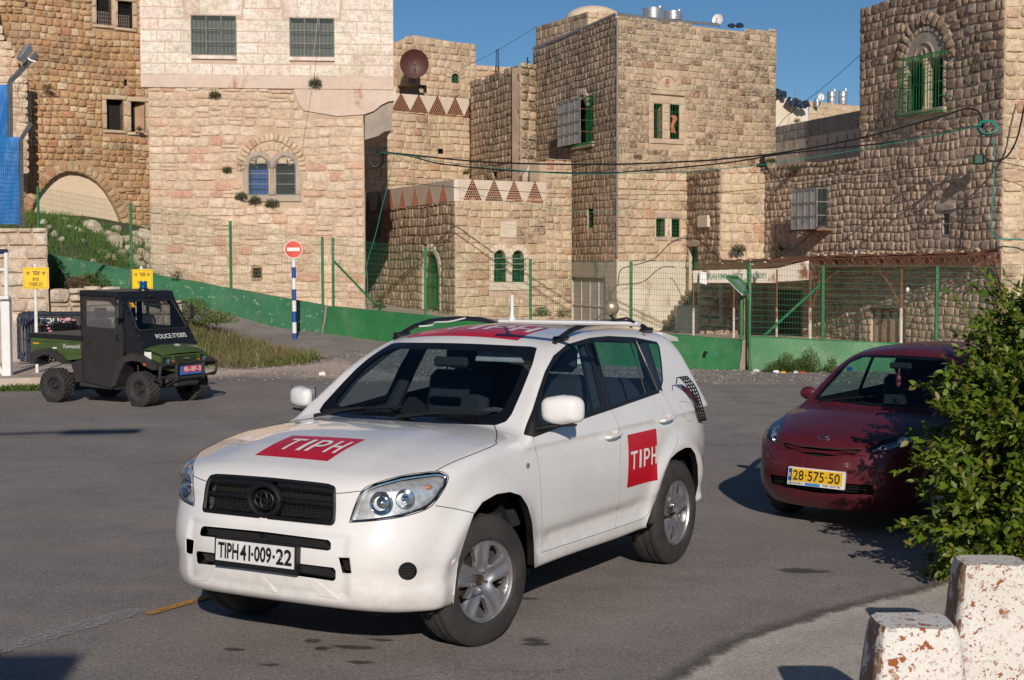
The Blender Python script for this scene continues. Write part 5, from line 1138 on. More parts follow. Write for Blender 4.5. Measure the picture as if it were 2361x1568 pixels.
# ======================= barriers and fence =======================
def green_barrier_mat(name, base, chips, thr):
 t = NT(name); c = t.ramp(t.noise(.9, 5, .6), [(.35, tuple(v*.85 for v in base)), (.65, tuple(v*1.15 for v in base))])
 m = t.ramp(t.noise(5, 7, .78, sc3=(1, 1, 2.0)), [(thr, 0.), (thr+.03, 1.)]); c = t.mix(m, c, chips)
 m2 = t.math('MULTIPLY', t.ramp(t.noise(1.1, 6, .7), [(.5, 0.), (.7, 1.)]), t.ramp(t.noise(22, 5, .8, sc3=(3, 3, .7)), [(.45, 0.), (.6, 1.)])); c = t.mix(t.math('MULTIPLY', m2, .55), c, (.35, .38, .27))
 t.col(c); t.set(Roughness=.6); t.bump(t.noise(30, 5), .25, .01); return t.m
m_bar = green_barrier_mat('worn_green_painted_concrete', (.030, .180, .058), (.46, .42, .30), .68); m_bar2 = green_barrier_mat('faded_green_painted_concrete', (.042, .175, .085), (.42, .45, .32), .60)
m_ends = simple('bare_concrete_end', (.42, .36, .29), .9, var=.2)
def barrier(a, b, mat, label, foot=True):
 (ua, vta, Ya), (ub, vtb, Yb) = a, b; A, Bp = atY(ua, vta, Ya), atY(ub, vtb, Yb)
 t = empty('concrete_barrier', (A[0], A[1], gz(A[0], A[1])), 0, label, 'barrier', 'green concrete barriers'); d = Bp-A; L = math.hypot(d[0], d[1]); dx = np.array([d[0], d[1], 0])/L; n = np.array([dx[1], -dx[0], 0])
 if n[1] > 0: n = -n
 N = max(2, int(L/.6)); m = MB(); V = []; F = []; prof = [(-.27, 'g', -.35), (-.27, 'g', .10), (-.19, 'h', .30), (-.115, 't', -.02), (-.09, 't', 0), (.09, 't', 0), (.115, 't', -.02), (.19, 'h', .3), (.27, 'g', .1), (.27, 'g', -.35)]
 for i in range(N+1):
  s_ = i/N; p = A+d*s_; g = gz(p[0], p[1]); zt = p[2]+.006*math.sin(i*2.1); ro = .01*math.sin(i*1.7)
  for (o, k, v) in prof:
   z = g+v if k == 'g' else (zt+v if k == 't' else g+(zt-g)*.42); q = p+n*(-o*.8+ro)-A; V.append((q[0], q[1], z-t.location.z))
 k = len(prof)
 for i in range(N):
  for j in range(k-1): F.append((i*k+j, i*k+j+1, (i+1)*k+j+1, (i+1)*k+j))
 m.add(V, F); o = m.build('barrier_body', mat, t, True, 30)
 m = MB(); V = [V[j] for j in range(k)]+[V[N*k+j] for j in range(k)]; e = dx*.012; V = [tuple(np.array(v)-e) for v in V[:k]]+[tuple(np.array(v)+e) for v in V[k:]]; m.add(V, [tuple(range(k)), tuple(range(k, 2*k))[::-1]]); m.build('barrier_end', m_ends, t)
 return t, A, d, n
barrier((60, 574, 41.4), (303, 622, 39.7), m_bar2, 'faded green concrete barrier highest up the slope, half hidden by hill shrubs')
barrier((307, 624, 39.6), (754, 705, 36.0), m_bar2, 'long faded green concrete barrier behind the no-entry sign')
barrier((760, 706, 35.8), (1160, 744, 32.3), m_bar, 'green concrete barrier seen just left of the white car roof')
t4, A4, d4, n4 = barrier((1166, 745, 32.2), (1716, 783, 28.9), m_bar, 'green concrete barrier right of the white car, with one round hole')
c = atY(1628, 813, 29.05); m = MB(); q = c+n4*.0
m.tube([c-np.array([0, .05, 0]), c+np.array([0, .12, 0])], .028, 10); o = m.build('lifting_hole', MATS['painted_dark'], t4); o.location = -t4.location
barrier((1733, 775, 28.9), (2430, 808, 28.0), m_bar, 'rightmost green concrete barrier with weeds at its foot, behind the maroon car')
FU = [60, 303, 755, 1160, 1716, 2430]; FY = [41.8, 40.1, 36.3, 32.7, 29.4, 28.5]
def fdepth(u): return 1/float(np.interp(u, FU, [1/y for y in FY]))
m_fence = simple('green_powder_coated_wire', (.02, .15, .065), .5, var=.2); m_post = green_barrier_mat('green_fence_post_paint', (.016, .15, .045), (.35, .35, .28), .72)
def top_line(u): return float(np.interp(u, [60, 90, 301, 531, 741, 770, 980, 1223, 1455, 1722, 1898, 2161, 2430], [428, 431.6, 470, 511, 548, 552, 572, 598, 604, 606, 612, 614, 618]))
def bot_line(u): return float(np.interp(u, [60, 303, 755, 1160, 1716, 2430], [572, 618, 702, 742, 780, 805]))
posts = [(87, 430), (301, 469), (531, 510), (743, 546), (767, 548), (980, 572), (1223, 597), (1455, 603), (1726, 605), (1898, 612), (2161, 614), (2400, 617)]
fr_ = empty('wire_fence', (*XY(1200, fdepth(1200)), 0), 0, 'green welded wire fence standing behind the whole row of green concrete barriers', 'fence'); fo = np.array(fr_.location)
for u, v in posts:
 Y = fdepth(u)+.06; a = atY(u, v, Y); g = gz(a[0], a[1]); m = MB(); m.box((a[0]-fo[0], a[1]-fo[1], (a[2]+g)/2-fo[2]), (.062, .062, a[2]-g)); m.build('fence_post', m_post, fr_)
for (u0, v0, u1, v1) in ((768, 600, 877, 714), (1896, 652, 1762, 774)):
 m = MB(); m.tube([atY(u0, v0, fdepth(u0)+.1)-fo, atY(u1, v1, fdepth(u1)+.1)-fo], .03, 6); m.build('diagonal_brace', m_post, fr_)
for (ua, _), (ub, _) in zip(posts[:-1], posts[1:]):
 if ub-ua < 60: continue
 A, Bq = np.array([*XY(ua, fdepth(ua))]), np.array([*XY(ub, fdepth(ub))]); L = np.linalg.norm(Bq-A); n = int(L/.052); m = MB()
 zt = lambda s_: ZZ(top_line(ua+(ub-ua)*s_), fdepth(ua+(ub-ua)*s_), ua+(ub-ua)*s_); zb = lambda s_: ZZ(bot_line(ua+(ub-ua)*s_)+14, fdepth(ua+(ub-ua)*s_), ua+(ub-ua)*s_)
 def pt(s_, z, o=0.): p = A+(Bq-A)*s_; return (p[0]-fo[0]+o*.2, p[1]-fo[1]-o, z-fo[2])
 for k in range(n+1):
  s_ = (k+.5)/(n+1); z1, z0 = zt(s_), zb(s_); h = z1-z0
  m.tube([pt(s_, z1+.03), pt(s_, z1-.10), pt(s_, z1-.15, .035), pt(s_, z1-.20), pt(s_, z0+h*.5), pt(s_, z0+h*.5-.05, .03), pt(s_, z0+h*.5-.10), pt(s_, z0)], .0026, 3, caps=False)
 rows = 14
 for k in range(rows+1):
  f = k/rows; m.tube([pt(s_, zt(s_)*(1-f)+zb(s_)*f) for s_ in (0, .25, .5, .75, 1.)], .0032, 3, caps=False)
 tag(m.build('wire_panel', m_fence, fr_), kind='stuff')
gp = empty('gate_frame', (*XY(1715, 28.7), 0), 0, 'narrow green gate frame with a slanted tray on top, in the barrier gap', 'gate'); go = np.array(gp.location)
def gbox(u0, u1, v0, v1, Y, dep, nm, mat):
 a, b_ = atY(u0, v1, Y), atY(u1, v0, Y); m = MB(); m.box(((a[0]+b_[0])/2-go[0], Y-go[1], (a[2]+b_[2])/2), (b_[0]-a[0], dep, b_[2]-a[2]), bev=.006); m.build(nm, mat, gp)
gbox(1705.5, 1712.5, 668, 784, 28.85, .08, 'gate_post', m_post); gbox(1725, 1732, 605, 852, 28.7, .09, 'gate_post', m_post)
gbox(1714, 1721, 677, 856, 28.95, .05, 'yellowed_glass_strip', simple('yellowed_translucent_sheet', (.16, .19, .08), .3, var=.4)); gbox(1714, 1721, 676, 684, 28.93, .06, 'yellow_cap', simple('yellow_cap_paint', (.6, .32, .02), .5)); gbox(1717, 1724, 690, 855, 29.1, .04, 'dark_gap_board', MATS['painted_dark'])
m = MB(); c4 = [atY(u, v, Y)-go for u, v, Y in ((1676, 640, 28.5), (1700, 642, 28.9), (1730, 672, 28.9), (1712, 676, 28.5))]; up = np.array([0, 0, .05]); m.add([c for c in c4]+[c-up for c in c4], [(0, 1, 2, 3), (4, 5, 6, 7)]+[(i, (i+1) % 4, 4+(i+1) % 4, 4+i) for i in range(4)])
tr_ = m.build('slanted_tray', m_galv, gp); m = MB();
for i in range(4): m.tube([c4[i]+up*.3, c4[(i+1) % 4]+up*.3], .035, 5)
m.build('tray_rim', m_post, tr_)
# ======================= awning of the shop =======================
aw = empty('shop_awning', (*XY(1900, 41), 0), 0, 'rusty sheet metal awning with a flaking white fascia and scrolled iron valance', 'awning'); ao = np.array(aw.location)
AP = lambda u, v, Y: atY(u, v, Y)-ao
m_fas = plaster('flaking_white_fascia_paint', (.62, .54, .45), (.70, .63, .54), (.22, .09, .04), .53); m_pale = plaster('peeling_white_post_paint', (.62, .55, .48), (.70, .65, .58), (.24, .10, .05), .5)
pf = [AP(1597, 624, 41.9), AP(1791, 618, 41.6), AP(1870, 597, 41.2)]; pb = [AP(1650, 601, 46.2), AP(1762, 596, 46.4), AP(1870, 590, 44.2)]
def sheet(a, b_, nm, n=10, wavy=.02):
 m = MB(); V = []
 for i in range(n+1):
  for j in range(5):
   p = a[0]+(a[1]-a[0])*i/n; q = b_[0]+(b_[1]-b_[0])*i/n; r = p+(q-p)*j/4; V.append(r+np.array([0, 0, wavy*math.sin(i*2.2+j)+(.02 if i % 2 else 0)]))
 m.add(V, [(i*5+j, i*5+j+1, (i+1)*5+j+1, (i+1)*5+j) for i in range(n) for j in range(4)]); m.V += [v-np.array([0, 0, .02]) for v in V]; k = len(V); m.F += [(i*5+j+k, i*5+j+1+k, (i+1)*5+j+1+k, (i+1)*5+j+k) for i in range(n) for j in range(4)]; m.n = len(m.V); return m.build(nm, m_rust, aw)
sheet((pf[0], pf[1]), (pb[0], pb[1]), 'roof_sheet'); sheet((pf[1], pf[2]), (pb[1], pb[2]), 'roof_sheet', 6)
sheet((AP(1870, 594.5, 41.2), AP(2079, 589.5, 38.4)), (AP(1870, 588, 44.3), AP(2079, 584, 39.9)), 'roof_sheet', 10); sheet((AP(2079, 589.5, 38.4), AP(2251, 585, 36.4)), (AP(2079, 584, 39.9), AP(2306, 575.5, 36.0)), 'roof_sheet', 8);
m = MB(); a, b_, c_, d_ = AP(1597, 624, 41.9), AP(1791, 619, 41.6), AP(1791, 652, 41.6), AP(1599, 652, 41.9); th = np.array([0, .03, 0]); m.add([a, b_, c_, d_, a+th, b_+th, c_+th, d_+th], [(0, 1, 2, 3), (4, 5, 6, 7), (0, 1, 5, 4), (3, 2, 6, 7)]); fs = m.build('fascia', m_fas, aw)
m = MB(); e0, e1 = d_, c_
for (s_, x0, x1) in (('IBRAHIMI', .13, .40), ('RY', .52, .60), ('FACTORY', .66, .88)):
 if s_ == 'RY': s_, x0 = 'ERY', .49
 text_on(m, s_, x0, x1, .30, .72, lambda x, y: a*(1-x)*y+b_*x*y+d_*(1-x)*(1-y)+c_*x*(1-y)-np.array([0, .012, 0]), .02)
m.build('fascia_lettering', simple('faded_green_lettering', (.10, .22, .17), .7, var=.5, scale=30), fs)
m = MB(); a, b_, c_, d_ = AP(1791, 619, 41.6), AP(1870, 599, 41.2), AP(1870, 645, 41.2), AP(1791, 650, 41.6); m.add([a, b_, c_, d_, a+th, b_+th, c_+th, d_+th], [(0, 1, 2, 3), (4, 5, 6, 7), (0, 1, 5, 4), (3, 2, 6, 7)]); m.build('fascia', m_fas, aw)
m = MB(); a, b_ = AP(1870, 600, 41.3), AP(1925, 600, 43.6); c_, d_ = AP(1925, 632, 43.6), AP(1870, 645, 41.3); m.add([a, b_, c_, d_], [(0, 1, 2, 3)]); m.build('fascia', m_fas, aw)
m = MB()
for i in range(64):
 u = 1600+i*4.0; v = 652 if u < 1791 else 651-(u-1791)*.05; p = AP(u, v, 41.9-(u-1600)*.0025); m.tube([p, p+np.array([.012, 0, -.03]), p+np.array([.03, 0, -.035]), p+np.array([.035, 0, -.015])], .004, 3)
tag(m.build('hook_fringe', m_rust, aw), kind='stuff')
for (u, v0, Y) in ((1599, 652, 41.9), (1692, 652, 41.75), (1791.5, 622, 41.6), (1869, 597, 41.2), (2079, 595, 38.4)):
 p = AP(u, v0, Y); m = MB(); r = .035 if u > 1860 else .025; g = gz(p[0]+ao[0], p[1]+ao[1]); zz = AP(u, 710, Y)[2]; m.tube([np.array([p[0], p[1], g]), np.array([p[0], p[1], zz])], r*1.25, 8); m.build('post_foot', m_pale, aw, True)
 m = MB(); m.tube([np.array([p[0], p[1], zz]), p], r, 8); m.build('awning_post', m_rust, aw, True)
def valance(P0, P1, n, h):
 d = P1-P0; L = np.linalg.norm(d); nn = n*2
 for z in (0, -h): m = MB(); m.tube([P0+np.array([0, 0, z]), P1+np.array([0, 0, z])], .016, 5); m.build('valance_rail', m_rust, aw)
 for k in range(nn):
  c = P0+d*((k+.5)/nn)-np.array([0, 0, h/2]); w_ = L/nn; dd = d/L; m = MB()
  if k % 2: m.tube([c+dd*(w_*.42*math.cos(t))+np.array([0, 0, h*.46*math.sin(t)]) for t in np.linspace(0, 2*math.pi, 17)], .012, 4); m.build('iron_ring', m_rust, aw)
  else:
   q = [c+dd*(w_*.55), c+np.array([0, 0, h*.48]), c-dd*(w_*.55), c-np.array([0, 0, h*.48])]
   for i in range(4): m.tube([q[i], q[(i+1) % 4]], .011, 4)
   for t in (.33, .66):
    m.tube([q[0]*(1-t)+q[1]*t, q[3]*(1-t)+q[2]*t], .006, 3); m.tube([q[1]*(1-t)+q[2]*t, q[0]*(1-t)+q[3]*t], .006, 3)
   m.build('iron_diamond', m_rust, aw)
valance(AP(1870, 598, 41.1), AP(2079, 593, 38.3), 6, .22); valance(AP(2079, 593, 38.3), AP(2251, 589, 36.4), 5, .22); valance(AP(2251, 589, 36.4), AP(2305, 580, 35.9), 2, .25)
m = MB(); m.tube([AP(2306, 578, 35.85), AP(2306, 700, 35.85)], .02, 5); m.build('awning_post', m_rust, aw)
def iron_arch(pts, r=.022, nm='iron_arch'): m = MB(); m.tube(catmull([AP(*p) for p in pts], 5), r, 6); m.build(nm, m_rust, aw, True)
iron_arch([(1873, 706, 41.1), (1885, 672, 41.), (1912, 640, 40.6), (1952, 615, 40.1), (1985, 609, 39.7), (2018, 620, 39.2), (2050, 655, 38.8), (2077, 706, 38.4)])
iron_arch([(2193, 652, 37.1), (2215, 632, 36.8), (2250, 616, 36.4), (2282, 616, 36.2), (2300, 636, 36.0), (2305, 670, 35.9)]); iron_arch([(1905, 614, 41.6), (1945, 606, 42.4), (1972, 620, 43), (1988, 640, 43.), (1990, 665, 43.)], .018)
def scroll(u, v, Y, s_, nm='iron_scroll'):
 c = AP(u, v, Y); m = MB(); m.tube([c+np.array([s_*(.2+t*.13)*math.cos(t*2.6), 0, s_*(.2+t*.13)*math.sin(t*2.6)]) for t in np.linspace(0, 5, 20)], .007, 3); m.build(nm, m_rust, aw)
for (u, v) in ((1876, 622), (1884, 612), (1878, 640), (1887, 634), (1877, 655), (1890, 650), (1900, 628), (1880, 668), (1893, 614), (1925, 609), (1946, 604), (2016, 608), (2030, 604), (2040, 628), (2046, 632), (2052, 656), (2296, 600), (2290, 608), (1888, 600)): scroll(u, v, 41.4-(u-1870)*.0135, .055)
for (a, b_) in (((2024, 606), (2031, 630)), ((2044, 640), (2050, 660)), ((2084, 640), (2091, 664)), ((1879, 604), (1873, 640)), ((1893, 622), (1885, 655))): m = MB(); m.tube([AP(*a, 39.), AP(*b_, 39.)], .012, 4); m.build('iron_bar', m_rust, aw)
m = MB(); c = AP(2093, 668, 38.9); m.ball(tuple(c), .055, 5, (.9, .6, 1.2)); m.build('caught_rag', simple('white_rag', (.75, .75, .74), .8), aw)
m = MB(); P = [AP(1613, 626, 41.7), AP(1628, 628, 41.7), AP(1629, 656, 41.6), AP(1612, 652, 41.5)]; m.add([p-np.array([0, .04, 0]) for p in P], [(0, 1, 2, 3)]); m.build('torn_plastic', MATS['white_rag'], aw)
m = MB(); P = [AP(1742, 622, 41.5), AP(1752, 637, 41.3), AP(1739, 652, 41.5)]; m.add([p-np.array([0, .05, 0]) for p in P], [(0, 1, 2)]); m.build('torn_plastic', m_galv, aw)
m = MB(); m.tube([AP(1960, 612, 40.), AP(1966, 596, 39.9), AP(1972, 588, 39.9)], .018, 5); m.ball(tuple(AP(1973, 583, 39.9)), .055, 5, (.5, .5, 1.2)); m.build('bent_lamp_arm', m_galv, aw)
m = MB(); [m.ball(tuple(AP(u, v, Y)), .05, 3, (1.3, 1, .5)) for u, v, Y in [(random.uniform(1640, 1860), 0, 0) for _ in range(0)]]
for k in range(46):
 s_ = random.random(); u = 1660+s_*620; j = random.random(); f_ = AP(u, float(np.interp(u, [1597, 1791, 1870, 2251], [623, 617, 594, 585])), float(np.interp(u, [1597, 1791, 1870, 2079, 2251], [41.9, 41.6, 41.2, 38.4, 36.4]))); b2 = AP(u, float(np.interp(u, [1650, 1870, 2306], [600, 588, 576])), float(np.interp(u, [1650, 1870, 2079, 2306], [46, 44.2, 39.9, 36.1]))); c = f_+(b2-f_)*j*.9; m.ball((c[0], c[1], c[2]+.05), random.uniform(.02, .05), 3, (1.2, 1, .7))
tag(m.build('roof_stones', m_cream, aw), kind='stuff')
rb = Bld('rubble_retaining_wall', 'dark rough boulder wall in the shade under the sign end of the awning', 'wall', (*XY(1670, 44.5), 0.))
w = Wall(rb, (1612, 45.4), (1702, 45.2)); w.face(m_mortg, [(0, -.5), (w.L, -.5), (w.L, 1.8), (0, 1.8)]); w.lay(MATS['warmer_weathered_stone'], -.2, 1.8, (.26, .38), (.28, .55), 'rubble', .12, wav=.04); rb.finish(80)
m = MB(); m.tube([atY(1663, 742, 44.8), atY(1663, 652, 44.8), atY(1667, 648, 44.8), atY(1700, 649, 44.8)], .06, 8); tag(m.build('waste_pipe', simple('grey_plastic_pipe', (.42, .36, .31), .5)), 'grey bent waste pipe against the boulder wall under the awning', 'pipe')
# ======================= signs =======================
m_white = simple('white_paint', (.74, .74, .72), .5, var=.08); m_bluep = simple('blue_paint', (.015, .07, .30), .45, var=.1); m_redp = NT('retroreflective_red'); m_redp.col(m_redp.ramp(m_redp.noise(3, 5, .6), [(.35, (.62, .035, .018)), (.7, (.70, .10, .05))])); m_redp.set(Roughness=.35); m_redp = m_redp.m
Yn = 34.4; a = atY(679, 782, Yn); ne = empty('no_entry_sign', (a[0], a[1], a[2]-.05), .10, 'round red no-entry sign on a blue and white striped pole', 'road sign'); H_ = atY(677, 575, Yn)[2]-ne.location.z; R_ = 20.3/FP*Yn
stops = [782, 768, 743, 718, 693, 667, 641, 616, 597]
for k in range(len(stops)-1):
 z0, z1 = ZZ(stops[k], Yn, 679)-ne.location.z, ZZ(stops[k+1], Yn, 679)-ne.location.z; m = MB(); m.cyl((0, 0, z0 if k else -.2), (0, 0, z1), .05, 16); m.build('pole_band', m_bluep if k % 2 == 0 else m_white, ne, True)
m = MB(); m.lathe([(0, .0), (R_, .0), (R_, -.012), (0, -.012)], 40, 'Y', (0, -.05, H_)); m.build('sign_plate', m_white, ne, True, 30); m = MB(); m.lathe([(0, -.0135), (R_*.94, -.0135), (R_*.94, -.012)], 40, 'Y', (0, -.05, H_)); m.build('red_disc', m_redp, ne); m = MB(); m.box((0, -.066, H_), (R_*1.42, .003, R_*.40)); m.build('white_bar', m_white, ne)
m_yel = simple('yellow_sign_paint', (.86, .56, .012), .45, var=.05, scale=4); m_blk = simple('black_print', (.02, .02, .02), .5)
def yellow_sign(u0, v0, u1, v1, up, vp, vb, Y, yaw, lines, label):
 a = atY(up, vb, Y); zb = max(a[2], gz(a[0], a[1])-.02); t = empty('parking_sign', (a[0], a[1], zb), yaw, label, 'sign', 'yellow reserved parking signs'); w = (u1-u0)/FP*Y; h = (v1-v0)/FP*Y; cz = (ZZ(v0, Y, u0)+ZZ(v1, Y, u0))/2-zb; cx = ((u0+u1)/2-up)/FP*Y
 m = MB(); m.tube([(0, 0, -.1), (0, 0, ZZ(vp, Y, up)-zb)], .03, 12); m.build('pole', simple('chipped_white_pole', (.72, .70, .67), .5, var=.15, scale=12) if 'chipped_white_pole' not in MATS else MATS['chipped_white_pole'], t, True)
 m = MB(); m.box((cx, -.04, cz), (w, .022, h), bev=.004); pl = m.build('sign_plate', m_yel, t)
 m = MB(); f = lambda x, y: (cx+x, -.0525, cz+y)
 for s_, x0, x1, y0, y1 in lines: text_on(m, s_[::-1], x0*w, x1*w, y0*h, y1*h, f, .025)
 m.build('lettering', m_blk, pl); m = MB(); b = .045*w
 for (x0, y0, x1, y1) in ((-w/2+b, -h/2+b, w/2-b, -h/2+b+.004), (-w/2+b, h/2-b-.004, w/2-b, h/2-b), (-w/2+b, -h/2+b, -w/2+b+.004, h/2-b), (w/2-b-.004, -h/2+b, w/2-b, h/2-b)): m.add([f(x0, y0), f(x1, y0), f(x1, y1), f(x0, y1)], [(0, 1, 2, 3)])
 m.build('border_line', m_blk, pl)
 for sx in (-1, 1):
  m = MB(); c0 = (sx*.30*w, .24*h); r = .088*w
  m.tube([f(c0[0]+r*math.cos(t_), c0[1]+r*math.sin(t_)) for t_ in np.linspace(math.pi*.62, math.pi*2.38, 22)], .0022, 4)
  for k in range(8): t_ = math.pi*k/4; rr = r*.82; s2 = .18*r; m.add([f(c0[0]+rr*math.cos(t_), c0[1]+rr*math.sin(t_)), f(c0[0]-s2*math.sin(t_), c0[1]+s2*math.cos(t_)), f(c0[0]+s2*math.sin(t_), c0[1]-s2*math.cos(t_))], [(0, 1, 2)])
  m.build('star_emblem', m_blk, pl)
 return t
yellow_sign(59.5, 616.5, 118.5, 666, 86, 609, 876, 26.9, .05, (('שמור', -.14, .15, .14, .34), ('חניית', -.12, .12, -.15, .02), ('רכב משטרה', -.26, .26, -.38, -.20)), 'yellow reserved parking sign with three lines, on the white pole by the barricades')
yellow_sign(307.5, 621, 357, 666, 328, 614, 760, 30.8, -.12, (('שמור', -.14, .15, .14, .34), ('חניית קרקל', -.26, .26, -.28, -.10)), 'yellow reserved parking sign with two lines, behind the green utility vehicle')
# ======================= retaining wall, barricades, kerb at the left =======================
m_rock = stone_mat('rock_faced_limestone', [(.64, .52, .40), (.70, .59, .47), (.60, .47, .36), (.68, .55, .42), (.72, .62, .50)], bump=1.1)
b = Bld('retaining_wall', 'rock-faced pale limestone retaining wall behind the barricades at the left edge', 'wall', (*XY(40, 30), 0.))
w = Wall(b, (-160, 30.4), (112, 30.)); zt = w.sz(106, 527)[1]
w.face(m_mort, [(0, -.2), (w.L+.03, -.2), (w.L-.03, zt-.03), (0, zt-.03)]); w.lay(m_rock, 0, zt, (.25, .29), (.30, .62), 'cut', .06, joint=.012)
body_prism(b, [XY(-160, 30.8), XY(112, 30.4), XY(105, 40), XY(-160, 40)], -.2, zt-.05, m_mort); b.finish(150)
b = Bld('rock_wall', 'low rough boulder wall under the shrubs, right of the dressed retaining wall', 'wall', (*XY(230, 31), 0.))
w = Wall(b, (112, 30.2), (420, 32.2)); zt = w.sz(150, 669)[1]; z2 = w.sz(400, 715)[1]; zc_ = w.sz(150, 700)[1]; tp = lambda a: zt+.12*math.sin(a*2.3)+(z2-zt)*max(0, a-1.6)/(w.L-1.6)
w.face(m_mort, [(0, -.2), (w.L, -.2), (w.L, z2-.2), (1.8, zt-.15), (0, zt-.1)]); w.lay(m_rock, 0, zc_, (.22, .26), (.3, .6), 'cut', .06); w.lay(m_rock, zc_, zt+.2, (.20, .34), (.24, .5), 'rubble', .12, top=tp, wav=.05, split=.3); b.finish(90)
m_bk = NT('chipped_black_steel'); m_bk.col(m_bk.ramp(m_bk.noise(14, 6, .75), [(.42, (.012, .013, .016)), (.58, (.03, .032, .04)), (.74, (.16, .085, .06))])); m_bk.set(Roughness=.5); m_bk = m_bk.m; m_bl2 = NT('chipped_blue_steel'); m_bl2.col(m_bl2.ramp(m_bl2.noise(14, 6, .75), [(.42, (.01, .03, .08)), (.6, (.02, .06, .15)), (.74, (.15, .09, .06))])); m_bl2.set(Roughness=.5); m_bl2 = m_bl2.m
def barricade(loc, rz, mat, label, text=False):
 t = empty('police_barricade', loc, rz, label, 'barricade', 'stacked crowd barricades'); L, H = 2.35, .98
 m = MB(); m.tube([(0, 0, .0), (0, 0, H-.12), (.035, 0, H-.03), (.12, 0, H), (L-.12, 0, H), (L-.035, 0, H-.03), (L, 0, H-.12), (L, 0, 0)], .021, 7); m.build('frame_tube', mat, t, True)
 m = MB(); m.tube([(0, 0, .16), (L, 0, .16)], .016, 6); m.build('lower_rail', mat, t)
 for k in range(15): m = MB(); x = .12+(L-.24)*k/14; m.tube([(x, 0, .16), (x, 0, H-.2)], .009, 5); m.build('bar', mat, t)
 m = MB(); m.box((L/2, -.012, H-.115), (L-.08, .008, .185)); bd = m.build('name_board', m_bk, t)
 if text:
  m = MB(); text_on(m, 'POLICE', .13, .72, H-.165, H-.065, lambda x, y: (x, -.018, y), .02); text_on(m, 'משטרה'[::-1], 1.45, 2.0, H-.165, H-.065, lambda x, y: (x, -.018, y), .02); m.build('lettering', simple('worn_white_letters', (.60, .60, .58), .7, var=.5, scale=60), bd)
 for x in (.25, L-.25): m = MB(); m.tube([(x, -.25, .0), (x, -.22, .03), (x, 0, .16), (x, .22, .03), (x, .25, 0)], .016, 5); m.build('foot', mat, t)
 return t
p0 = atZ(80, 853)
names = ['front barricade of the stack, its black board lettered POLICE', 'second barricade from the front of the stack', 'third barricade from the front of the stack', 'fourth barricade from the front of the stack', 'fifth barricade from the front of the stack', 'sixth barricade from the front of the stack', 'rearmost barricade of the stack nearest the retaining wall']
for k in range(7): barricade((p0[0]-.085*k, p0[1]+.10*k, gz(p0[0], p0[1]+.1*k)+.10), .03+random.uniform(-.01, .01), m_bk if k % 2 == 0 else m_bl2, names[k], k == 0)
m = MB()
for (u, v, r) in ((142, 736, .02), (150, 738, .02), (160, 737, .02), (170, 738, .02), (147, 742, .018), (112, 757, .02), (116, 764, .022), (113, 772, .015), (108, 750, .012)): c = atY(u, v, 27.3); m.ball(tuple(c), r, 3, (1.8, .6, 1.))
o = m.build('plastic_tape', simple('red_white_tape', (.6, .22, .24), .5, var=.8, scale=40)); tag(o, 'crumpled red and white tape tied over the front barricade', 'tape', kind=None)
def slab(name, pts, z, mat, label=None, cat=None, kind='structure', base=-.05):
 m = MB(); n = len(pts); m.add([(x, y, z) for x, y in pts]+[(x, y, base) for x, y in pts], [tuple(range(n))]+[(i, (i+1) % n, n+(i+1) % n, n+i) for i in range(n)]); o = m.build(name, mat); return tag(o, label, cat, kind=kind)
slab('pavement', [(-30, 24.6), (-9.6, 25.2), (-7.6, 25.9), (-6.6, 30), (-30, 30.4)], .13, simple('sandy_concrete_pavement', (.44, .37, .31), .9, var=.25, scale=2, bump=.4))
slab('kerb', [(-30, 24.35), (-9.5, 24.95), (-9.6, 25.2), (-30, 24.6)], .10, simple('kerb_stone', (.40, .37, .34), .9, var=.3, scale=4, bump=.4))
wf = empty('steel_gate_frame', (*XY(12, 26.2), .1), 0, 'white painted steel gate frame with a dark blue pipe rail, cut by the left edge', 'gate'); wo = np.array(wf.location)
def wbox(u0, u1, v0, v1, Y, dep, nm, mat): a, b_ = atY(u0, v1, Y)-wo, atY(u1, v0, Y)-wo; m = MB(); m.box(((a[0]+b_[0])/2, (a[1]+b_[1])/2, (a[2]+b_[2])/2), (b_[0]-a[0], dep, b_[2]-a[2]), bev=.008); m.build(nm, mat, wf)
wbox(8, 24, 690, 878, 26.2, .14, 'gate_post', m_white); wbox(-60, 22, 682, 690.5, 26.1, .12, 'cross_beam', m_white)
m = MB(); m.tube([atY(15, 690, 26.2)-wo, atY(14, 582, 26.2)-wo], .038, 10); m.build('upright_pipe', m_white, wf, True); m = MB(); m.tube([atY(-60, 580, 26.2)-wo, atY(17, 580, 26.2)-wo], .042, 10); m.build('pipe_rail', simple('dark_blue_rail', (.01, .02, .07), .4), wf, True)
m = MB(); m.tube([atY(-40, 622, 26.2)-wo, atY(13, 622, 26.2)-wo], .03, 8); m.build('middle_rail', m_white, wf, True); m = MB(); m.tube([atY(-30, 800, 26.2)-wo, atY(12, 872, 26.2)-wo], .035, 6); m.tube([atY(2, 695, 26.2)-wo, atY(-10, 760, 26.2)-wo], .03, 6); m.build('diagonal_strut', m_white, wf, True)
tf = empty('tarpaulin_fence', (*XY(30, 30.4), 2.6), 0, 'grey mesh fence covered with bright blue tarpaulin on the retaining wall', 'fence'); to = np.array(tf.location); m_tarp = NT('bright_blue_tarpaulin'); m_tarp.col(m_tarp.ramp(m_tarp.noise(1.2, 4), [(.3, (.004, .16, .52)), (.7, (.008, .22, .66))])); m_tarp.set(Roughness=.5); m_tarp.bump(m_tarp.noise(2.2, 3, .5, sc3=(1, 1, .4)), 1., .12); m_tarp = m_tarp.m
def tp_(u, v, Y=30.5): return atY(u, v, Y)-to
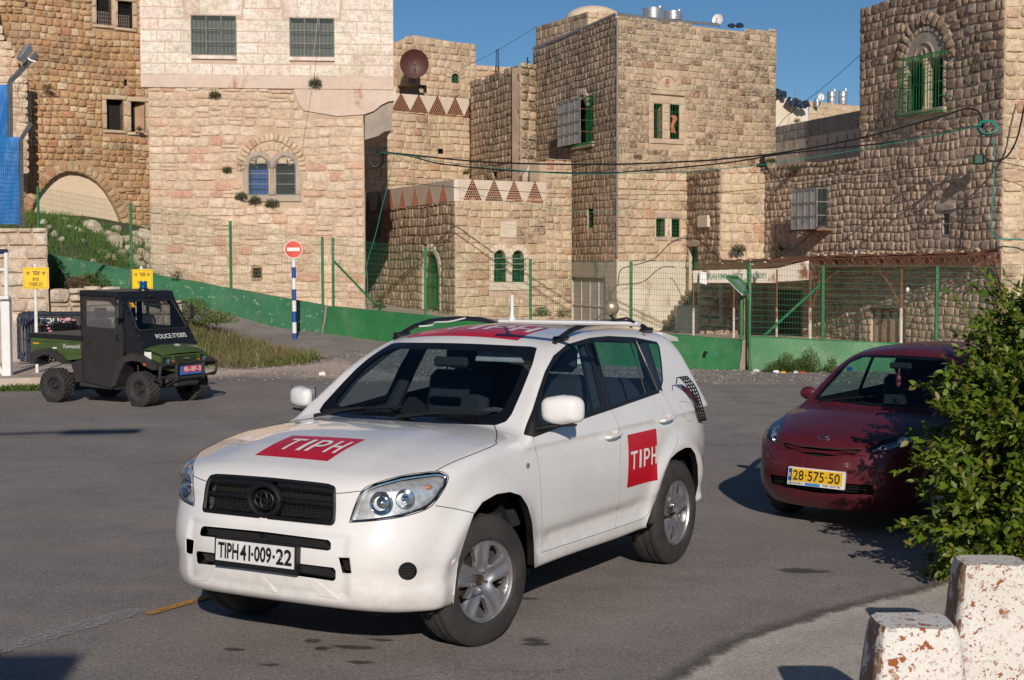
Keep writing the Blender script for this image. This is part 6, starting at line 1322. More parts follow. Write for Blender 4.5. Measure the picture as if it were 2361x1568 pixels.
def tarp(u0, u1, v0, v1, Y):
 m = MB(); V = [tp_(u0+(u1-u0)*i/12, v0+(v1-v0)*j/14, Y+.03*math.sin(i*1.1+j*.5)) for j in range(15) for i in range(13)]; m.add(V, [(j*13+i, j*13+i+1, (j+1)*13+i+1, (j+1)*13+i) for j in range(14) for i in range(12)]); m.build('tarpaulin', m_tarp, tf, True)
tarp(-70, 19, 195, 322, 30.9); tarp(-70, 44, 316, 517, 30.6)
for pts, r in (([(24, 322), (23, 190), (26, 184), (40, 172), (84, 124)], .055), ([(50, 521), (48, 324)], .05), ([(48, 326), (50, 318), (72, 284)], .045)): m = MB(); m.tube([tp_(u, v, 30.75 if r > .05 else 30.5) for u, v in pts], r, 4); m.build('cranked_post', simple('dull_galvanised_post', (.17, .18, .18), .5, .3, var=.2) if 'dull_galvanised_post' not in MATS else MATS['dull_galvanised_post'], tf)
m = MB()
for k in range(36): u = -60+k*4.2; (u < 66) and m.tube([tp_(u, 322 if u > 20 else 200, 30.4), tp_(u, 521, 30.4)], .0035, 3)
for k in range(20): v = 330+k*10; m.tube([tp_(-60, v, 30.4), tp_(58, v+2, 30.4)], .0035, 3)
for k in range(12): v = 205+k*10; m.tube([tp_(24, v, 30.7), tp_(70+random.uniform(-6, 6), v+8, 30.6), tp_(72, v+22, 30.6)], .004, 3)
tag(m.build('wire_mesh', simple('dark_fence_wire', (.07, .08, .08), .5), tf), kind='stuff')
m = MB()
for k in range(5):
 u0, v0 = 30+k*9, 150+k*30; m.tube([tp_(u0+16*math.cos(t)+t*3, v0+26*math.sin(t), 30.6+.2*math.sin(t)) for t in np.linspace(0, 6.3, 20)], .005, 3)
m.build('razor_wire', MATS['dark_fence_wire'], tf)
cc = empty('security_camera', tuple(atY(53, 124, 30.7)), 0, 'grey security camera on the cranked post above the blue tarpaulin', 'camera'); m = MB(); ax = Vector((-.10, -.25, -.32)).normalized(); q = ax.to_track_quat('Z', 'Y').to_matrix().to_4x4(); m.lathe([(0, -.15), (.06, -.15), (.065, -.10), (.065, .15), (.05, .16), (0, .16)], 14); m.V = [q @ Vector(v) for v in m.V]; m.build('camera_housing', m_galv, cc, True)
m = MB(); m.prism([(-.09, .05), (.09, .05), (.07, .10), (-.07, .10)], -.2, .2, lambda x, y, h: q @ Vector((y, x, h))); m.build('sun_hood', m_galv, cc); m = MB(); m.tube([(.05, 0, -.05), (.15, .02, -.13), (.26, .02, -.16)], .02, 6); m.build('bracket', m_galv, cc)
# ======================= concrete bollards in the foreground =======================
bt = NT('whitewashed_concrete_with_lichen'); c = bt.ramp(bt.noise(2.2, 5, .6), [(.3, (.70, .67, .61)), (.65, (.80, .78, .74))])
c = bt.mix(bt.math('MULTIPLY', bt.ramp(bt.noise(26, 6, .8), [(.55, 0.), (.62, 1.)]), bt.ramp(bt.noise(3.5, 4, .6), [(.42, 0.), (.62, .8)])), c, (.16, .13, .10))
fin = bt.n('NewGeometry').outputs['Normal']; lm = bt.math('MULTIPLY', bt.ramp(bt.noise(24, 4, .62, dist=.3), [(.585, 0.), (.60, 1.)]), bt.ramp(bt.noise(4.2, 3, .5), [(.42, 0.), (.56, 1.)]))
c = bt.mix(lm, c, (.33, .10, .025)); c = bt.mix(bt.math('MULTIPLY', bt.ramp(bt.noise(60, 3, .6), [(.615, 0.), (.635, 1.)]), .9), c, (.36, .13, .04))
nx = bt.n('SeparateXYZ', i_0=fin).outputs[0]; lf = bt.ramp(nx, [(.30, 1.), (.45, 0.)]) if False else bt.math('MULTIPLY', bt.math('GREATER_THAN', bt.math('MULTIPLY', nx, -1.), .6), bt.ramp(bt.noise(8, 5, .7), [(.42, 0.), (.50, 1.)])); c = bt.mix(bt.math('MULTIPLY', lf, .85), c, (.24, .11, .05))
bt.col(c); bt.set(Roughness=.95); bt.bump(bt.math('ADD', bt.noise(60, 5, .8), lm), .6, .012)
def bollard(x, y, wt, wb, d, h, rz, label):
 n = 14; V = []; F = []; rng = random.Random(int(x*100))
 rows = [(0., 1.), (.10, .97), (.3, .88), (.5, .80), (.7, .72), (.9, .65), (.965, .62), (.99, .585), (1.0, .54)]
 sup = lambda t, e=.30: (np.sign(math.cos(t))*abs(math.cos(t))**e, np.sign(math.sin(t))*abs(math.sin(t))**e)
 K = 48
 for (hh, k) in rows:
  f = (1-hh); a = (wt+(wb-wt)*f)/2 if hh < .95 else wt/2*(1-(hh-.95)*1.6); bq = a*d/wt*1.0
  for j in range(K):
   cx, cy = sup(2*math.pi*j/K); o = 1+.008*math.sin(j*3.1+hh*9); V.append((a*cx*o, bq*cy*o, h*hh+.004*math.sin(j*1.3)))
 for r in range(len(rows)-1):
  for j in range(K): F.append((r*K+j, r*K+(j+1) % K, (r+1)*K+(j+1) % K, (r+1)*K+j))
 F.append(tuple((len(rows)-1)*K+j for j in range(K)))
 me = mesh_np('concrete_bollard', V, F, bt.m, True); me.set_sharp_from_angle(angle=math.radians(50)); o = link('concrete_bollard', me); o.location = (x, y, -.02); o.rotation_euler = (0, 0, rz); return tag(o, label, 'bollard', 'whitewashed concrete blocks at the corner')
bollard(1.675, 6.22, .335, .47, .30, .625, -.03, 'nearer whitewashed concrete block with orange lichen, cut by the bottom edge'); bollard(2.44, 7.60, .345, .47, .28, .60, -.06, 'farther whitewashed concrete block with orange lichen, below the leafy bush')
def _bp(n): x = np.random.uniform(1.4, 4.2, n); y = np.random.uniform(5.8, 9.0, n); k = (np.abs(x-2.5-.2*(y-7.5)) < .9) & (y < 7.9) & (x > 2.0); return np.stack([x[k], y[k], np.full(k.sum(), -.022)], 1)
pebbles('fine_gravel', _bp, 9000, .006, .016, simple('dark_grit', (.17, .15, .13), .9, var=.5, scale=40), 'dark grit around the feet of the concrete blocks')
m = MB(); m.add([(1.9, 5.2, -.012), (4.5, 5.2, -.012), (4.5, 7.15, -.012), (1.75, 7.05, -.012)], [(0, 1, 2, 3)]); tag(m.build('earth_strip', simple('pinkish_paving', (.34, .25, .21), .9, var=.3, scale=3, bump=.5)), kind='structure')
lp = empty('shadow_mast', (-6.5, 4.0, 0), 0, 'tall unseen mast beyond the left edge, added to cast its arm shadow on the asphalt', 'street lamp'); m = MB(); m.tube([(0, 0, 0), (0, 0, 6.05)], [.09, .06], 10); m.build('pole', m_galv, lp, True); m = MB(); m.tube([(0, 0, 5.9), (1.2, .2, 6.05), (2.3, .38, 6.1)], .045, 8); m.build('arm', m_galv, lp, True); m = MB(); m.box((2.75, .44, 6.08), (.95, .32, .13), bev=.04, rz=.15); m.build('mast_head', m_galv, lp)  # mast out of view, added to throw the arm shadow at the left
kb = empty('blocker', (-3.9, -2.9, 0), 0, 'plain concrete kiosk added unseen behind the camera to cast the lower-left shadow', 'blocker'); m = MB(); m.box((0, 0, 2.), (4.96, 3.29, 4.), bev=.03); m.build('blocker_body', m_conc, kb); m = MB(); m.box((.8, 1.66, 1.1), (1., .04, 2.)); m.build('blocker_panel', m_galv, kb)  # unseen block, added only to throw the shadow at the lower left
def litter(u, v, s_, colr, label, cat='litter', shape='crumple'):
 p = atZ(u, v) if v > 850 else atY(u, v, 33); m = MB(); z = gz(p[0], p[1]); key = 'litter_%s' % '_'.join(str(int(k*100)) for k in colr)
 if shape == 'cup': m.lathe([(0, 0), (.035, 0), (.045, .11), (.04, .11), (.03, .01)], 14); m.V = [Matrix.Rotation(1.5, 4, 'Y') @ Vector(v_) for v_ in m.V]; m.V = [v_+Vector((0, 0, .045)) for v_ in m.V]
 else: m.ball((0, 0, s_*.3), s_, 4, (1.2, .8, .5)); m.V = [Vector(v_)+Vector([random.uniform(-.3, .3)*s_ for _ in range(3)]) for v_ in m.V]
 o = m.build('cup' if shape == 'cup' else 'scrap', simple(key, colr, .6) if key not in MATS else MATS[key]); o.location = (p[0], p[1], z); tag(o, label, cat)
litter(736, 861, .05, (.75, .72, .62), 'white and yellow paper cup lying on the gravel edge', 'cup', 'cup')
for i, (u, v, c_) in enumerate(((1744, 857, (.6, .6, .6)), (1790, 860, (.7, .7, .7)), (1806, 861, (.7, .42, .05)), (1850, 862, (.5, .08, .06)), (1835, 861, (.6, .6, .58)), (1735, 862, (.25, .3, .3)))): litter(u, v, .05, c_, ['pale scrap right at the foot of the gate frame', 'white scrap before the barrier weeds', 'orange scrap before the barrier weeds', 'red scrap at the right end of the barrier weeds', 'greyish scrap between the weeds and the maroon car', 'dull scrap beside the gate frame'][i], 'scrap')
cb = empty('cardboard_box', tuple(np.array([*atZ(1335, 842)[:2], .0])+np.array([0, -.3, 0])), .1, 'white cardboard box standing before the barrier behind the white car', 'box'); m = MB(); m.box((0, 0, .13), (.36, .25, .26), bev=.004); m.build('box_body', m_white, cb); m = MB(); m.box((0, -.127, .03), (.355, .004, .05)); m.box((.0, -.127, .17), (.12, .004, .04)); m.build('green_print', m_greenb, cb)
# ======================= overhead cables =======================
m_cab = simple('black_cable', (.012, .012, .013), .5); m_teal = simple('teal_green_cable', (.01, .22, .17), .45)
def cdepth(u): return 1/float(np.interp(u, [868, 2290], [1/43.3, 1/35.4]))
def cable(pts, r, mat, label, depth=None, n=6, off=0.):
 P = catmull([atY(u, v, (depth or cdepth)(u)+off) for u, v in pts], n); m = MB(); m.tube(P, r, 5); return tag(m.build('cable', mat, None, True), label, 'cable', 'cables strung across the street')
cable([(866, 349), (944, 357), (1080, 371), (1217, 377.7), (1419, 379), (1614, 371), (1681, 365), (1791, 354), (1974, 321), (2156, 273), (2222, 252), (2250, 254), (2262, 268), (2266, 296)], .024, m_cab, 'topmost thick black cable bundle ending in a hook on the dark building')
cable([(866, 351), (944, 360), (1012, 377), (1149, 391.5), (1285, 398), (1422, 398), (1614, 382), (1700, 372), (1800, 356), (1910, 344), (2047, 329), (2160, 311), (2250, 292), (2272, 296)], .02, m_cab, 'second thick black cable sagging just below the topmost bundle', off=-.1)
cable([(866, 350), (960, 362), (1012, 372), (1149, 388), (1285, 400), (1422, 401), (1500, 398), (1608, 394), (1754, 380), (1937, 352.5), (2083, 325), (2200, 303), (2262, 288)], .009, m_teal, 'teal cable hanging with the two black cable bundles', off=-.2)
cable([(841, 410), (1046, 432), (1320, 448), (1500, 449), (1681, 442), (1974, 411), (2180, 385), (2291, 373)], .008, m_cab, 'thin black cable lowest of the ones crossing the whole street', off=-.15)
cable([(913, 359), (960, 386), (1012, 420), (1149, 461), (1320, 486), (1400, 488), (1433, 485), (1520, 440), (1576, 400), (1608, 394)], .007, m_teal, 'thin green cable drooping between the small house and the tower', lambda u: 1/float(np.interp(u, [913, 1608], [1/43., 1/41.])))
cable([(908, 360), (896, 420), (880, 480), (866, 540), (848, 600), (843, 640)], .010, m_teal, 'green cable dropping along the pink house corner', lambda u: 43.2); cable([(843, 440), (842, 520), (843, 600), (846, 620), (848, 700)], .010, m_wire, 'pale grey cable running down the pink house corner', lambda u: 43.5)
cable([(2263, 290), (2290, 330), (2291, 420), (2286, 500), (2288, 535), (2300, 549), (2330, 552), (2420, 556)], .018, m_teal, 'thick teal cable running down the corner of the dark building', lambda u: 35.6)
cable([(2270, 292), (2262, 320), (2266, 356), (2290, 372), (2320, 362), (2345, 320), (2361, 250), (2375, 200)], .022, m_cab, 'black cable looping out past the right edge', lambda u: 35.3); cable([(2296, 372), (2330, 378), (2420, 400)], .010, m_cab, 'thin black cable leaving low at the right edge', lambda u: 35.3)
cable([(1912, 486), (1870, 540), (1800, 590), (1740, 603), (1680, 603), (1660, 596), (1610, 553), (1590, 549)], .014, m_cab, 'black cable slanting over the awning roof to the narrow door', lambda u: 1/float(np.interp(u, [1590, 1912], [1/46.3, 1/42.6])))
cable([(1590, 549), (1576, 550), (1560, 553), (1540, 566), (1510, 595), (1480, 607), (1450, 614), (1432, 622), (1426, 640), (1425, 660)], .014, m_cab, 'black cable sagging from the narrow door to the tower corner', lambda u: 1/float(np.interp(u, [1425, 1590], [1/46.6, 1/47.2])))
cable([(1984, 126), (1900, 200), (1820, 262), (1787, 300)], .008, m_cab, 'thin wire rising to the dark building across the open sky', lambda u: 44.); cable([(1060, 158), (1140, 120), (1237, 62)], .008, m_cab, 'thin wire rising to the tower roof across the open sky', lambda u: 60.)
cable([(737, 0), (722, 130), (700, 260), (692, 330)], .006, m_whsh, 'thin white wire hanging down the ashlar wall', lambda u: 42.6)
cable([(1850, 160), (1842, 210), (1800, 330), (1760, 390), (1700, 415), (1620, 425)] if False else [(1835, 200), (1826, 250), (1800, 330)], .006, m_wire, 'short loose wire near the block wall', lambda u: 46.)
m = MB();
for k in range(4): m.tube([atY(866+(14+k*1.5)*math.cos(t), 366+(19+k)*math.sin(t), 43.05+k*.03) for t in np.linspace(0, 2*math.pi, 25)], .02, 5)
tag(m.build('cable_coil', m_cab), 'black cable coil hanging at the corner of the pink house', 'cable coil')
m = MB()
for k in range(4): m.tube([atY(2277+(20+k*1.5)*math.cos(t), 294+(14+k)*math.sin(t), 35.2+k*.03) for t in np.linspace(0, 2*math.pi, 25)], .012, 5)
tag(m.build('cable_coil', m_teal), 'teal cable coil on the corner of the dark building', 'cable coil')
jb = empty('junction_box', tuple(atY(2257, 368, 36.3)), 0, 'dark green junction box on the corner of the dark building', 'junction box'); m = MB(); m.box((0, 0, 0), (.28, .2, .24), bev=.02); m.build('box_body', simple('dark_green_box', (.01, .06, .035), .4), jb); m = MB(); m.box((0, -.105, 0), (.22, .01, .18)); m.build('box_lid', MATS['dark_green_box'], jb)
# ======================= white sport utility car =======================
def F_suv(x, y, z):
 a = itp(z, [.15, .25, .34, .42, .5, .6, .67, .74, .80, .9, .97, 1.05, 1.2], [.62, .76, .855, .885, .888, .888, .872, .845, .828, .812, .79, .70, .5])
 w = itp(z, [.15, .24, .33, .39, .45, .50, .56, .66, .8, .93, 1.02, 1.1, 1.18, 1.3], [.76, .83, .873, .88, .868, .872, .89, .902, .908, .903, .89, .868, .842, .80])
 ar = itp(z, [.2, .35, .5, .7, .9, 1.1, 1.3], [.75, .86, .92, .93, .90, .86, .80])
 xf = np.maximum(x, 0)/a; xr = np.maximum(-2.55-x, 0)/ar
 n = 3.0; n1 = 3.35
 plan = (xf**n1+xr**3.4+(np.abs(y)/w)**n1)**(1/n1); d = (plan-1)*.88
 for cx in (0., -2.56):
  r = np.sqrt((x-cx)**2+(z-.37)**2); d = d-.024*np.exp(-((r-.455)/.075)**2)*np.clip((y-.5)/.2, 0, 1)*(z < 1.05)
 d = d+.013*sstep(.56, .50, np.abs(y)+0*x)*np.clip((x-.5)/.1, 0, 1)*sstep(.36, .41, z)*(1-sstep(.68, .73, z))
 d = d+.010*np.exp(-((z-.50-(-.5-x)*.0)/.035)**2)*np.clip((-x-.62)/.1, 0, 1)*np.clip((x+2.0)/.1, 0, 1)
 zc = itp(x, [-3.7, -3.0, -2.4, -1.5, -.5, -.1, .25, .5, .62, .72, .79, .9], [1.27, 1.265, 1.24, 1.175, 1.168, 1.158, 1.125, 1.075, 1.042, 1.005, .965, .85])
 zt = zc-.075*(y/.88)**3*(1+.4*np.clip(x/.5, 0, 1))
 dome = np.clip((x+.4)/.3, 0, 1)*np.clip((.75-x)/.3, 0, 1)
 zt = zt+.012*dome*(1/(1+np.exp((y-.47)/.035)))
 d = smax(d, (z-zt)*.95, .055)
 zb = itp(x, [-3.6, -3.2, -2.9, -2., -.6, .3, .7, .9], [.42, .40, .37, .325, .325, .28, .30, .34])
 low = smax(d, zb-z, .03)
 ws = (x+.50)*.581+(z-1.16)*.814+.012*(y/.7)**2
 sd = (y-.848+(z-1.14)*.44)/1.09-.012*np.clip((z-1.14)/.3, 0, 1)*np.clip((1.6-z)/.2, 0, 1)
 zr = itp(x, [-3.3, -3.1, -2.9, -2.5, -2.0, -1.6, -1.3, -1.1, -.9], [1.545, 1.60, 1.635, 1.672, 1.688, 1.682, 1.652, 1.604, 1.54])
 rf = z-(zr-.055*(y/.62)**2)
 rr = (-(x)-3.0-(1.60-z)*.62)/1.18+.06*(y/.7)**4
 G = smax(smax(ws, sd, .05), smax(rf, rr, .10), .075)
 G = smax(G, 1.05-z, .02)
 return smin(low, G, .035)
def build_suv():
 pose = (CARP[0], CARP[1], CARP[2], 1.0)
 root = empty('sport_utility_car', (pose[0], pose[1], 0), pose[2], 'white sport utility car with red TIPH squares parked in the foreground', 'car')
 B = Body(F_suv, ((-3.62, .98), (-1.0, 1.0), (.2, 1.76)), .0185, pose)
 white = NT('car_white_paint'); wc = white.ramp(white.noise(3, 5), [(.35, (.74, .735, .73)), (.7, (.80, .80, .79))]); oz = white.n('SeparateXYZ', i_0=white.objc()).outputs[2]; df = white.math('MULTIPLY', white.ramp(oz, [(.30, 1.), (.72, 0.)]), white.ramp(white.noise(16, 6, .75), [(.35, .05), (.7, .6)])); white.col(white.mix(df, wc, (.50, .43, .37))); white.set(Roughness=white.math('ADD', .24, white.math('MULTIPLY', df, .5)), Coat_Weight=.9, Coat_Roughness=.03)
 bf = white.n('NewGeometry').outputs['Backfacing']
 dark = white.n('BsdfDiffuse', i_0=(.012, .012, .013, 1)); mx = white.n('MixShader'); white.l(bf, mx.inputs[0]); white.l(white.b.outputs[0], mx.inputs[1]); white.l(dark.outputs[0], mx.inputs[2]); white.l(mx.outputs[0], white.out.inputs[0])
 M = MATS; white = white.m
 trim = simple('car_black_trim', (.012, .012, .013), .38, var=.2)
 gloss = simple('car_black_glazing_band', (.006, .007, .009), .08, var=.1)
 rubber = simple('car_black_rubber', (.016, .016, .016), .7)
 glass = glass_mat('car_window_glass', (.66, .76, .80), 1.0)
 # ---- panels ----
 B.refine(lambda V: (V[:, 0] > .45) & (V[:, 2] > .38) & (V[:, 2] < .78) & (np.abs(V[:, 1]) < .70))
 low_only = lambda V: V[:, 2] < 1.4
 B.cut('glazing_band', [(850, 787), (957, 787.5), (1103, 793), (1226, 799), (1238, 802), (1228, 840), (1203, 903), (1180, 955), (1167, 972), (1143, 980.5), (1004, 976), (850, 966)])
 B.cut('windshield', [(850, 803), (1100, 808), (1205, 814), (1213, 822), (1203, 855), (1184, 900), (1160, 944), (1150, 952), (1130, 956), (1000, 957), (850, 950)], within=['glazing_band'])
 dlo = [(1206.5, 1002), (1213, 980), (1227, 946), (1240, 905), (1256, 857), (1276, 820), (1307, 794), (1358, 779), (1402, 774.5), (1462, 777.5), (1515, 788), (1521, 800), (1526, 835), (1529, 878), (1525, 895), (1518, 904), (1460, 923), (1405, 943), (1354, 960), (1290, 983), (1228, 1007)]
 B.cut('window_surround', dlo)
 B.cut('front_side_glass', [(1243, 940), (1258, 880), (1272, 845), (1295, 815), (1325, 798), (1348, 793), (1364, 835), (1387, 935), (1350, 952), (1290, 975), (1240, 992)], within=['window_surround'])
 B.cut('rear_side_glass', [(1370, 787.5), (1402, 785.5), (1450, 788.5), (1469, 846), (1486, 907), (1410, 935), (1390, 860)], within=['window_surround'])
 B.cut('rear_vent_glass', [(1455, 788.5), (1462, 793.5), (1490, 852), (1511, 899), (1489, 906.5), (1472, 848)], within=['window_surround'])
 B.cut('quarter_glass', [(1466, 783.5), (1516, 792), (1522, 835), (1526, 877), (1519, 898), (1495, 845)], within=['window_surround'])
 B.cut('hood', [(900, 966), (1139, 981), (1145.3, 997), (1143.4, 1017), (1136, 1028.4), (1044, 1066), (1000, 1088), (925, 1097), (863, 1115), (834, 1132), (775, 1138), (769, 1126), (740, 1117), (652, 1108), (560, 1100), (560, 900)], within=['body'])
 B.cut('headlight_lens', [(806.5, 1203.5), (815.7, 1173), (834, 1133), (863, 1116), (925, 1098), (986, 1089.5), (1014, 1088), (1033, 1098), (1028, 1119), (1007, 1152), (981, 1174), (925, 1191), (858, 1200)], within=['body', 'hood'])
 B.cut('grille_opening', [(560, 1100), (652, 1108.5), (740, 1118), (763, 1123), (770, 1134), (769, 1196), (764, 1205), (755, 1206.5), (652, 1196), (560, 1187)])
 B.cut('upper_intake', [(540, 1217), (600, 1225), (757, 1245), (763, 1251), (763, 1266), (757, 1270), (540, 1243)], within=['body'])
 B.cut('lower_intake', [(540, 1281), (769, 1309), (774, 1316), (774, 1335), (769, 1340), (540, 1306)], within=['body'])
 B.cut('tow_hook_opening', [(779, 1284), (807, 1285), (812, 1322), (800, 1324), (788, 1321)], within=['body'])
 B.cut('fog_cover', [(940+20*math.cos(t), 1317+19*math.sin(t)) for t in np.linspace(0, 2*math.pi, 24)[:-1]], within=['body'])
 B.cut('arch_hole', [(1045, 1420), (1040, 1385), (1057, 1291), (1077, 1229), (1092, 1186), (1112, 1158), (1145, 1139), (1176, 1134), (1201, 1142), (1217, 1167), (1227, 1204), (1231, 1255), (1233, 1330), (1180, 1430)], within=['body'], where=lambda V: V[:, 1] > .6)
 B.cut('arch_hole', [(1488, 1215), (1503, 1172), (1518, 1135), (1534, 1085), (1546, 1057), (1562, 1042), (1580, 1032), (1593, 1032), (1603, 1046), (1609, 1075), (1610, 1116), (1603, 1150), (1590, 1230)], within=['body'], where=lambda V: (V[:, 1] > .6) & (V[:, 0] < -1.8))
 fd = [(1228, 1005), (1240, 1065), (1246.6, 1126), (1249, 1204), (1248.7, 1274), (1300, 1257), (1418, 1218), (1424, 1168), (1429.3, 1090), (1429.3, 1003), (1420, 967), (1408, 941), (1354, 900), (1228, 960)]
 B.cut('front_door', fd, within=['body'])
 rd = [(1408, 941), (1420, 967), (1429.3, 1003), (1429.3, 1090), (1424, 1168), (1418, 1218), (1487, 1194), (1504, 1167), (1524, 1107), (1545, 1055), (1560, 1024), (1561.6, 993), (1551, 951), (1533, 915), (1521, 902), (1460, 900)]
 B.cut('rear_door', rd, within=['body'])
 B.cut('fuel_flap', [(1565, 929), (1570, 926), (1592, 932), (1598, 966), (1586, 970), (1579, 962)], within=['body'], side=1)
 B.cut('front_bumper', [(520, 1190), (755, 1208), (790, 1206), (858, 1201), (925, 1192), (981, 1175), (1002, 1165), (1054, 1174), (1097, 1184), (1080, 1240), (1060, 1290), (1045, 1420), (520, 1420)], within=['body'], where=lambda V: V[:, 0] > .1)
 B.cut('rear_window', [(-.62, 1.18), (.62, 1.18), (.50, 1.50), (-.50, 1.50)], chart='yz', within=['body'], where=lambda V: V[:, 0] < -2.9)
 B.cut('rear_bumper', [(.0, .3), (1.0, .3), (1.0, .66), (.0, .70)], chart='yz', within=['body'], where=lambda V: V[:, 0] < -3.0)
 B.cut('rear_lamp', [(1570, 890), (1578, 889), (1594, 902), (1612, 921), (1612, 934), (1600, 928), (1586, 913), (1576, 903)], within=['body'])
 # ---- objects ----
 B.obj('body', ['body'], white, root); B.obj('hood', ['hood'], white, root); B.obj('front_bumper', ['front_bumper'], white, root); B.obj('rear_bumper', ['rear_bumper'], white, root)
 ws = B.obj('windshield', ['windshield'], glass, root); B.obj('glazing_band', ['glazing_band'], gloss, ws)
 B.obj('rear_window', ['rear_window'], glass, root)
 lens = glass_mat('lamp_lens', (.93, .95, .96), 1.2, .03)
 chrome = simple('chrome', (.75, .76, .78), .12, 1., var=.05)
 silver = simple('silver_reflector', (.80, .81, .82), .28, .6, var=.3, scale=34)
 red = simple('red_lamp_plastic', (.35, .01, .015), .15)
 for sd in (1, -1):
  d1 = B.obj('door', ['front_door'], white, root, sd); d2 = B.obj('door', ['rear_door'], white, root, sd)
  sr = B.obj('window_surround', ['window_surround'], trim, root, sd)
  for nm in ('front_side_glass', 'rear_side_glass', 'rear_vent_glass', 'quarter_glass'): B.obj('side_window', [nm], glass, root, sd)
  B.obj('fog_lamp_cover', ['fog_cover'], rubber, root, sd, inset=.012)
  B.obj('tail_lamp', ['rear_lamp'], red, root, sd)
  hl = B.obj('headlight', ['headlight_lens'], lens, root, sd)
  B.obj('lamp_bowl', ['headlight_lens'], silver, hl, sd, inset=.032)
  for (u, v, r) in ((880, 1160, .062), (938, 1150, .052)):
   P = B.cast([(u, v)])[0]; n = B.normal(P[None])[0]; c = P-n*.030; c[1] *= sd; n = n*np.array([1, sd, 1]); n = Vector((.75, n[1]*.6, .05)).normalized()
   q = n.to_track_quat('Z', 'Y').to_matrix().to_4x4()
   m = MB(); m.lathe([(r, .014), (r*.98, .018), (r*.9, .01), (r*.55, -.004), (r*.5, .0), (r*.3, .012), (.0, .017)], 20)
   m.V = [Vector(c)+(q @ Vector(v)) for v in m.V]; m.build('reflector', chrome, hl, True)
  P = B.cast([(995, 1120)])[0]; n = B.normal(P[None])[0]; c = P-n*.028; c[1] *= sd
  m = MB(); m.ball(tuple(c), .016, 6, (1.6, .8, .9)); m.build('indicator_bulb', simple('amber_plastic', (.55, .25, .12), .3) if 'amber_plastic' not in MATS else MATS['amber_plastic'], hl, True)
 B.obj('fuel_flap', ['fuel_flap'], white, root)
 # ---- inner blocks ----
 blk = simple('car_dark_void', (.006, .006, .006), .9)
 m = MB(); m.box((-1.28, 0, .40), (3.9, 1.25, .28), bev=.04); m.box((.40, 0, .60), (.6, 1.0, .48), bev=.05)
 m.build('underbody', blk, root)
 for cx in (0., -2.56):
  for sd in (1, -1):
   m = MB(); P = []
   for a in np.linspace(-.35, math.pi+.35, 15): P.append((cx+.45*math.cos(a), .40+.45*math.sin(a)))
   n = len(P); V = [(x, sd*.60, z) for x, z in P]+[(x, sd*.79, z) for x, z in P]; F = [(i, i+1, n+i+1, n+i) for i in range(n-1)]+[tuple(range(n))]
   m.add(V, F); m.build('wheel_arch_liner', blk, root)
 fa = [(1046, 1392), (1057, 1291), (1077, 1229), (1092, 1186), (1112, 1158), (1145, 1139), (1176, 1134), (1201, 1142), (1217, 1167), (1227, 1204), (1231, 1255), (1232, 1304)]
 ra = [(1492, 1200), (1503, 1172), (1518, 1135), (1534, 1085), (1546, 1057), (1562, 1042), (1580, 1032), (1593, 1032), (1603, 1046), (1609, 1075), (1610, 1116), (1603, 1148)]
 for arc in (fa, ra):
  P = B.near(catmull(arc, 4)); P = P[P[:, 1] > .55]
  for sd in (1, -1):
   V = [(p[0], p[1]*sd, p[2]) for p in P]+[(p[0], (p[1]-.045)*sd, p[2]) for p in P]; n = len(P)
   MB().add(V, [(i, i+1, n+i+1, n+i) for i in range(n-1)]).build('wheel_arch_lip', white, root, True)
 # ---- seams ----
 seam = simple('panel_gap', (.03, .03, .032), .8); mb = MB()
 B.seam([(1139, 981), (1145.3, 997), (1143.4, 1017), (1136, 1028.4), (1044, 1066), (1003, 1087)], .0032, mb=mb)
 B.seam([(770, 1138), (800, 1136), (832, 1132)], .0022, mb=mb); B.seam([(1004, 1166), (1054, 1174), (1096, 1184)], .0022, mb=mb)
 B.seam([(806, 1204.5), (815.5, 1173), (834, 1132.5), (863, 1115.5), (925, 1097), (986, 1088.5), (1014, 1087), (1033, 1097), (1028, 1119.5), (1007, 1153), (981, 1175), (925, 1192), (858, 1201), (806, 1204.5)], .0028, mb=mb, n=4)
 mb.build('panel_gap', seam, root)
 mb = MB(); B.seam([(809, 1202), (818, 1174), (836, 1135), (864, 1119), (925, 1101), (986, 1092.5), (1012, 1091), (1030, 1099), (1026, 1117), (1005, 1150), (979, 1171), (925, 1188), (859, 1198), (809, 1202)], .0065, mb=mb, n=4, snap_out=-.012); mb.build('lamp_rim', chrome, root, True)
 seam2 = simple('door_gap', (.25, .25, .25), .6); mb = MB()
 B.seam([(1228, 1006), (1240, 1065), (1246.6, 1126), (1249, 1204), (1248.7, 1274)], .0022, mb=mb); B.seam([(1248.7, 1274), (1330, 1247), (1418, 1218), (1487, 1194)], .0024, mb=mb)
 B.seam([(1408, 943), (1420, 967), (1429.3, 1003), (1429.3, 1090), (1424, 1168), (1418, 1218)], .0022, mb=mb)
 B.seam([(1487, 1194), (1504, 1167), (1524, 1107), (1545, 1055), (1560, 1024), (1561.6, 993), (1551, 951), (1533, 915), (1522, 904)], .0022, mb=mb)
 B.seam([(1565, 929), (1570, 926), (1592, 932), (1598, 966), (1586, 970), (1579, 962), (1565, 929)], .0018, mb=mb, mirror=False, n=4)
 mb.build('door_gap', seam2, root)
 mb = MB(); B.seam([(1452, 788), (1470, 846), (1488, 907)], .005, mb=mb, snap_out=.002); B.seam([(1464, 781), (1492, 845), (1516, 901)], .006, mb=mb, snap_out=.002); B.seam([(1362, 781), (1380, 850), (1404, 940)], .004, mb=mb, snap_out=.002)
 B.seam([(1228, 1006), (1290, 983), (1354, 960), (1405, 943), (1460, 924), (1518, 904)], .008, mb=mb, snap_out=.003)
 mb.build('window_strip', trim, root)
 # ---- grille ----
 gt = simple('grille_black_plastic', (.006, .006, .007), .45)
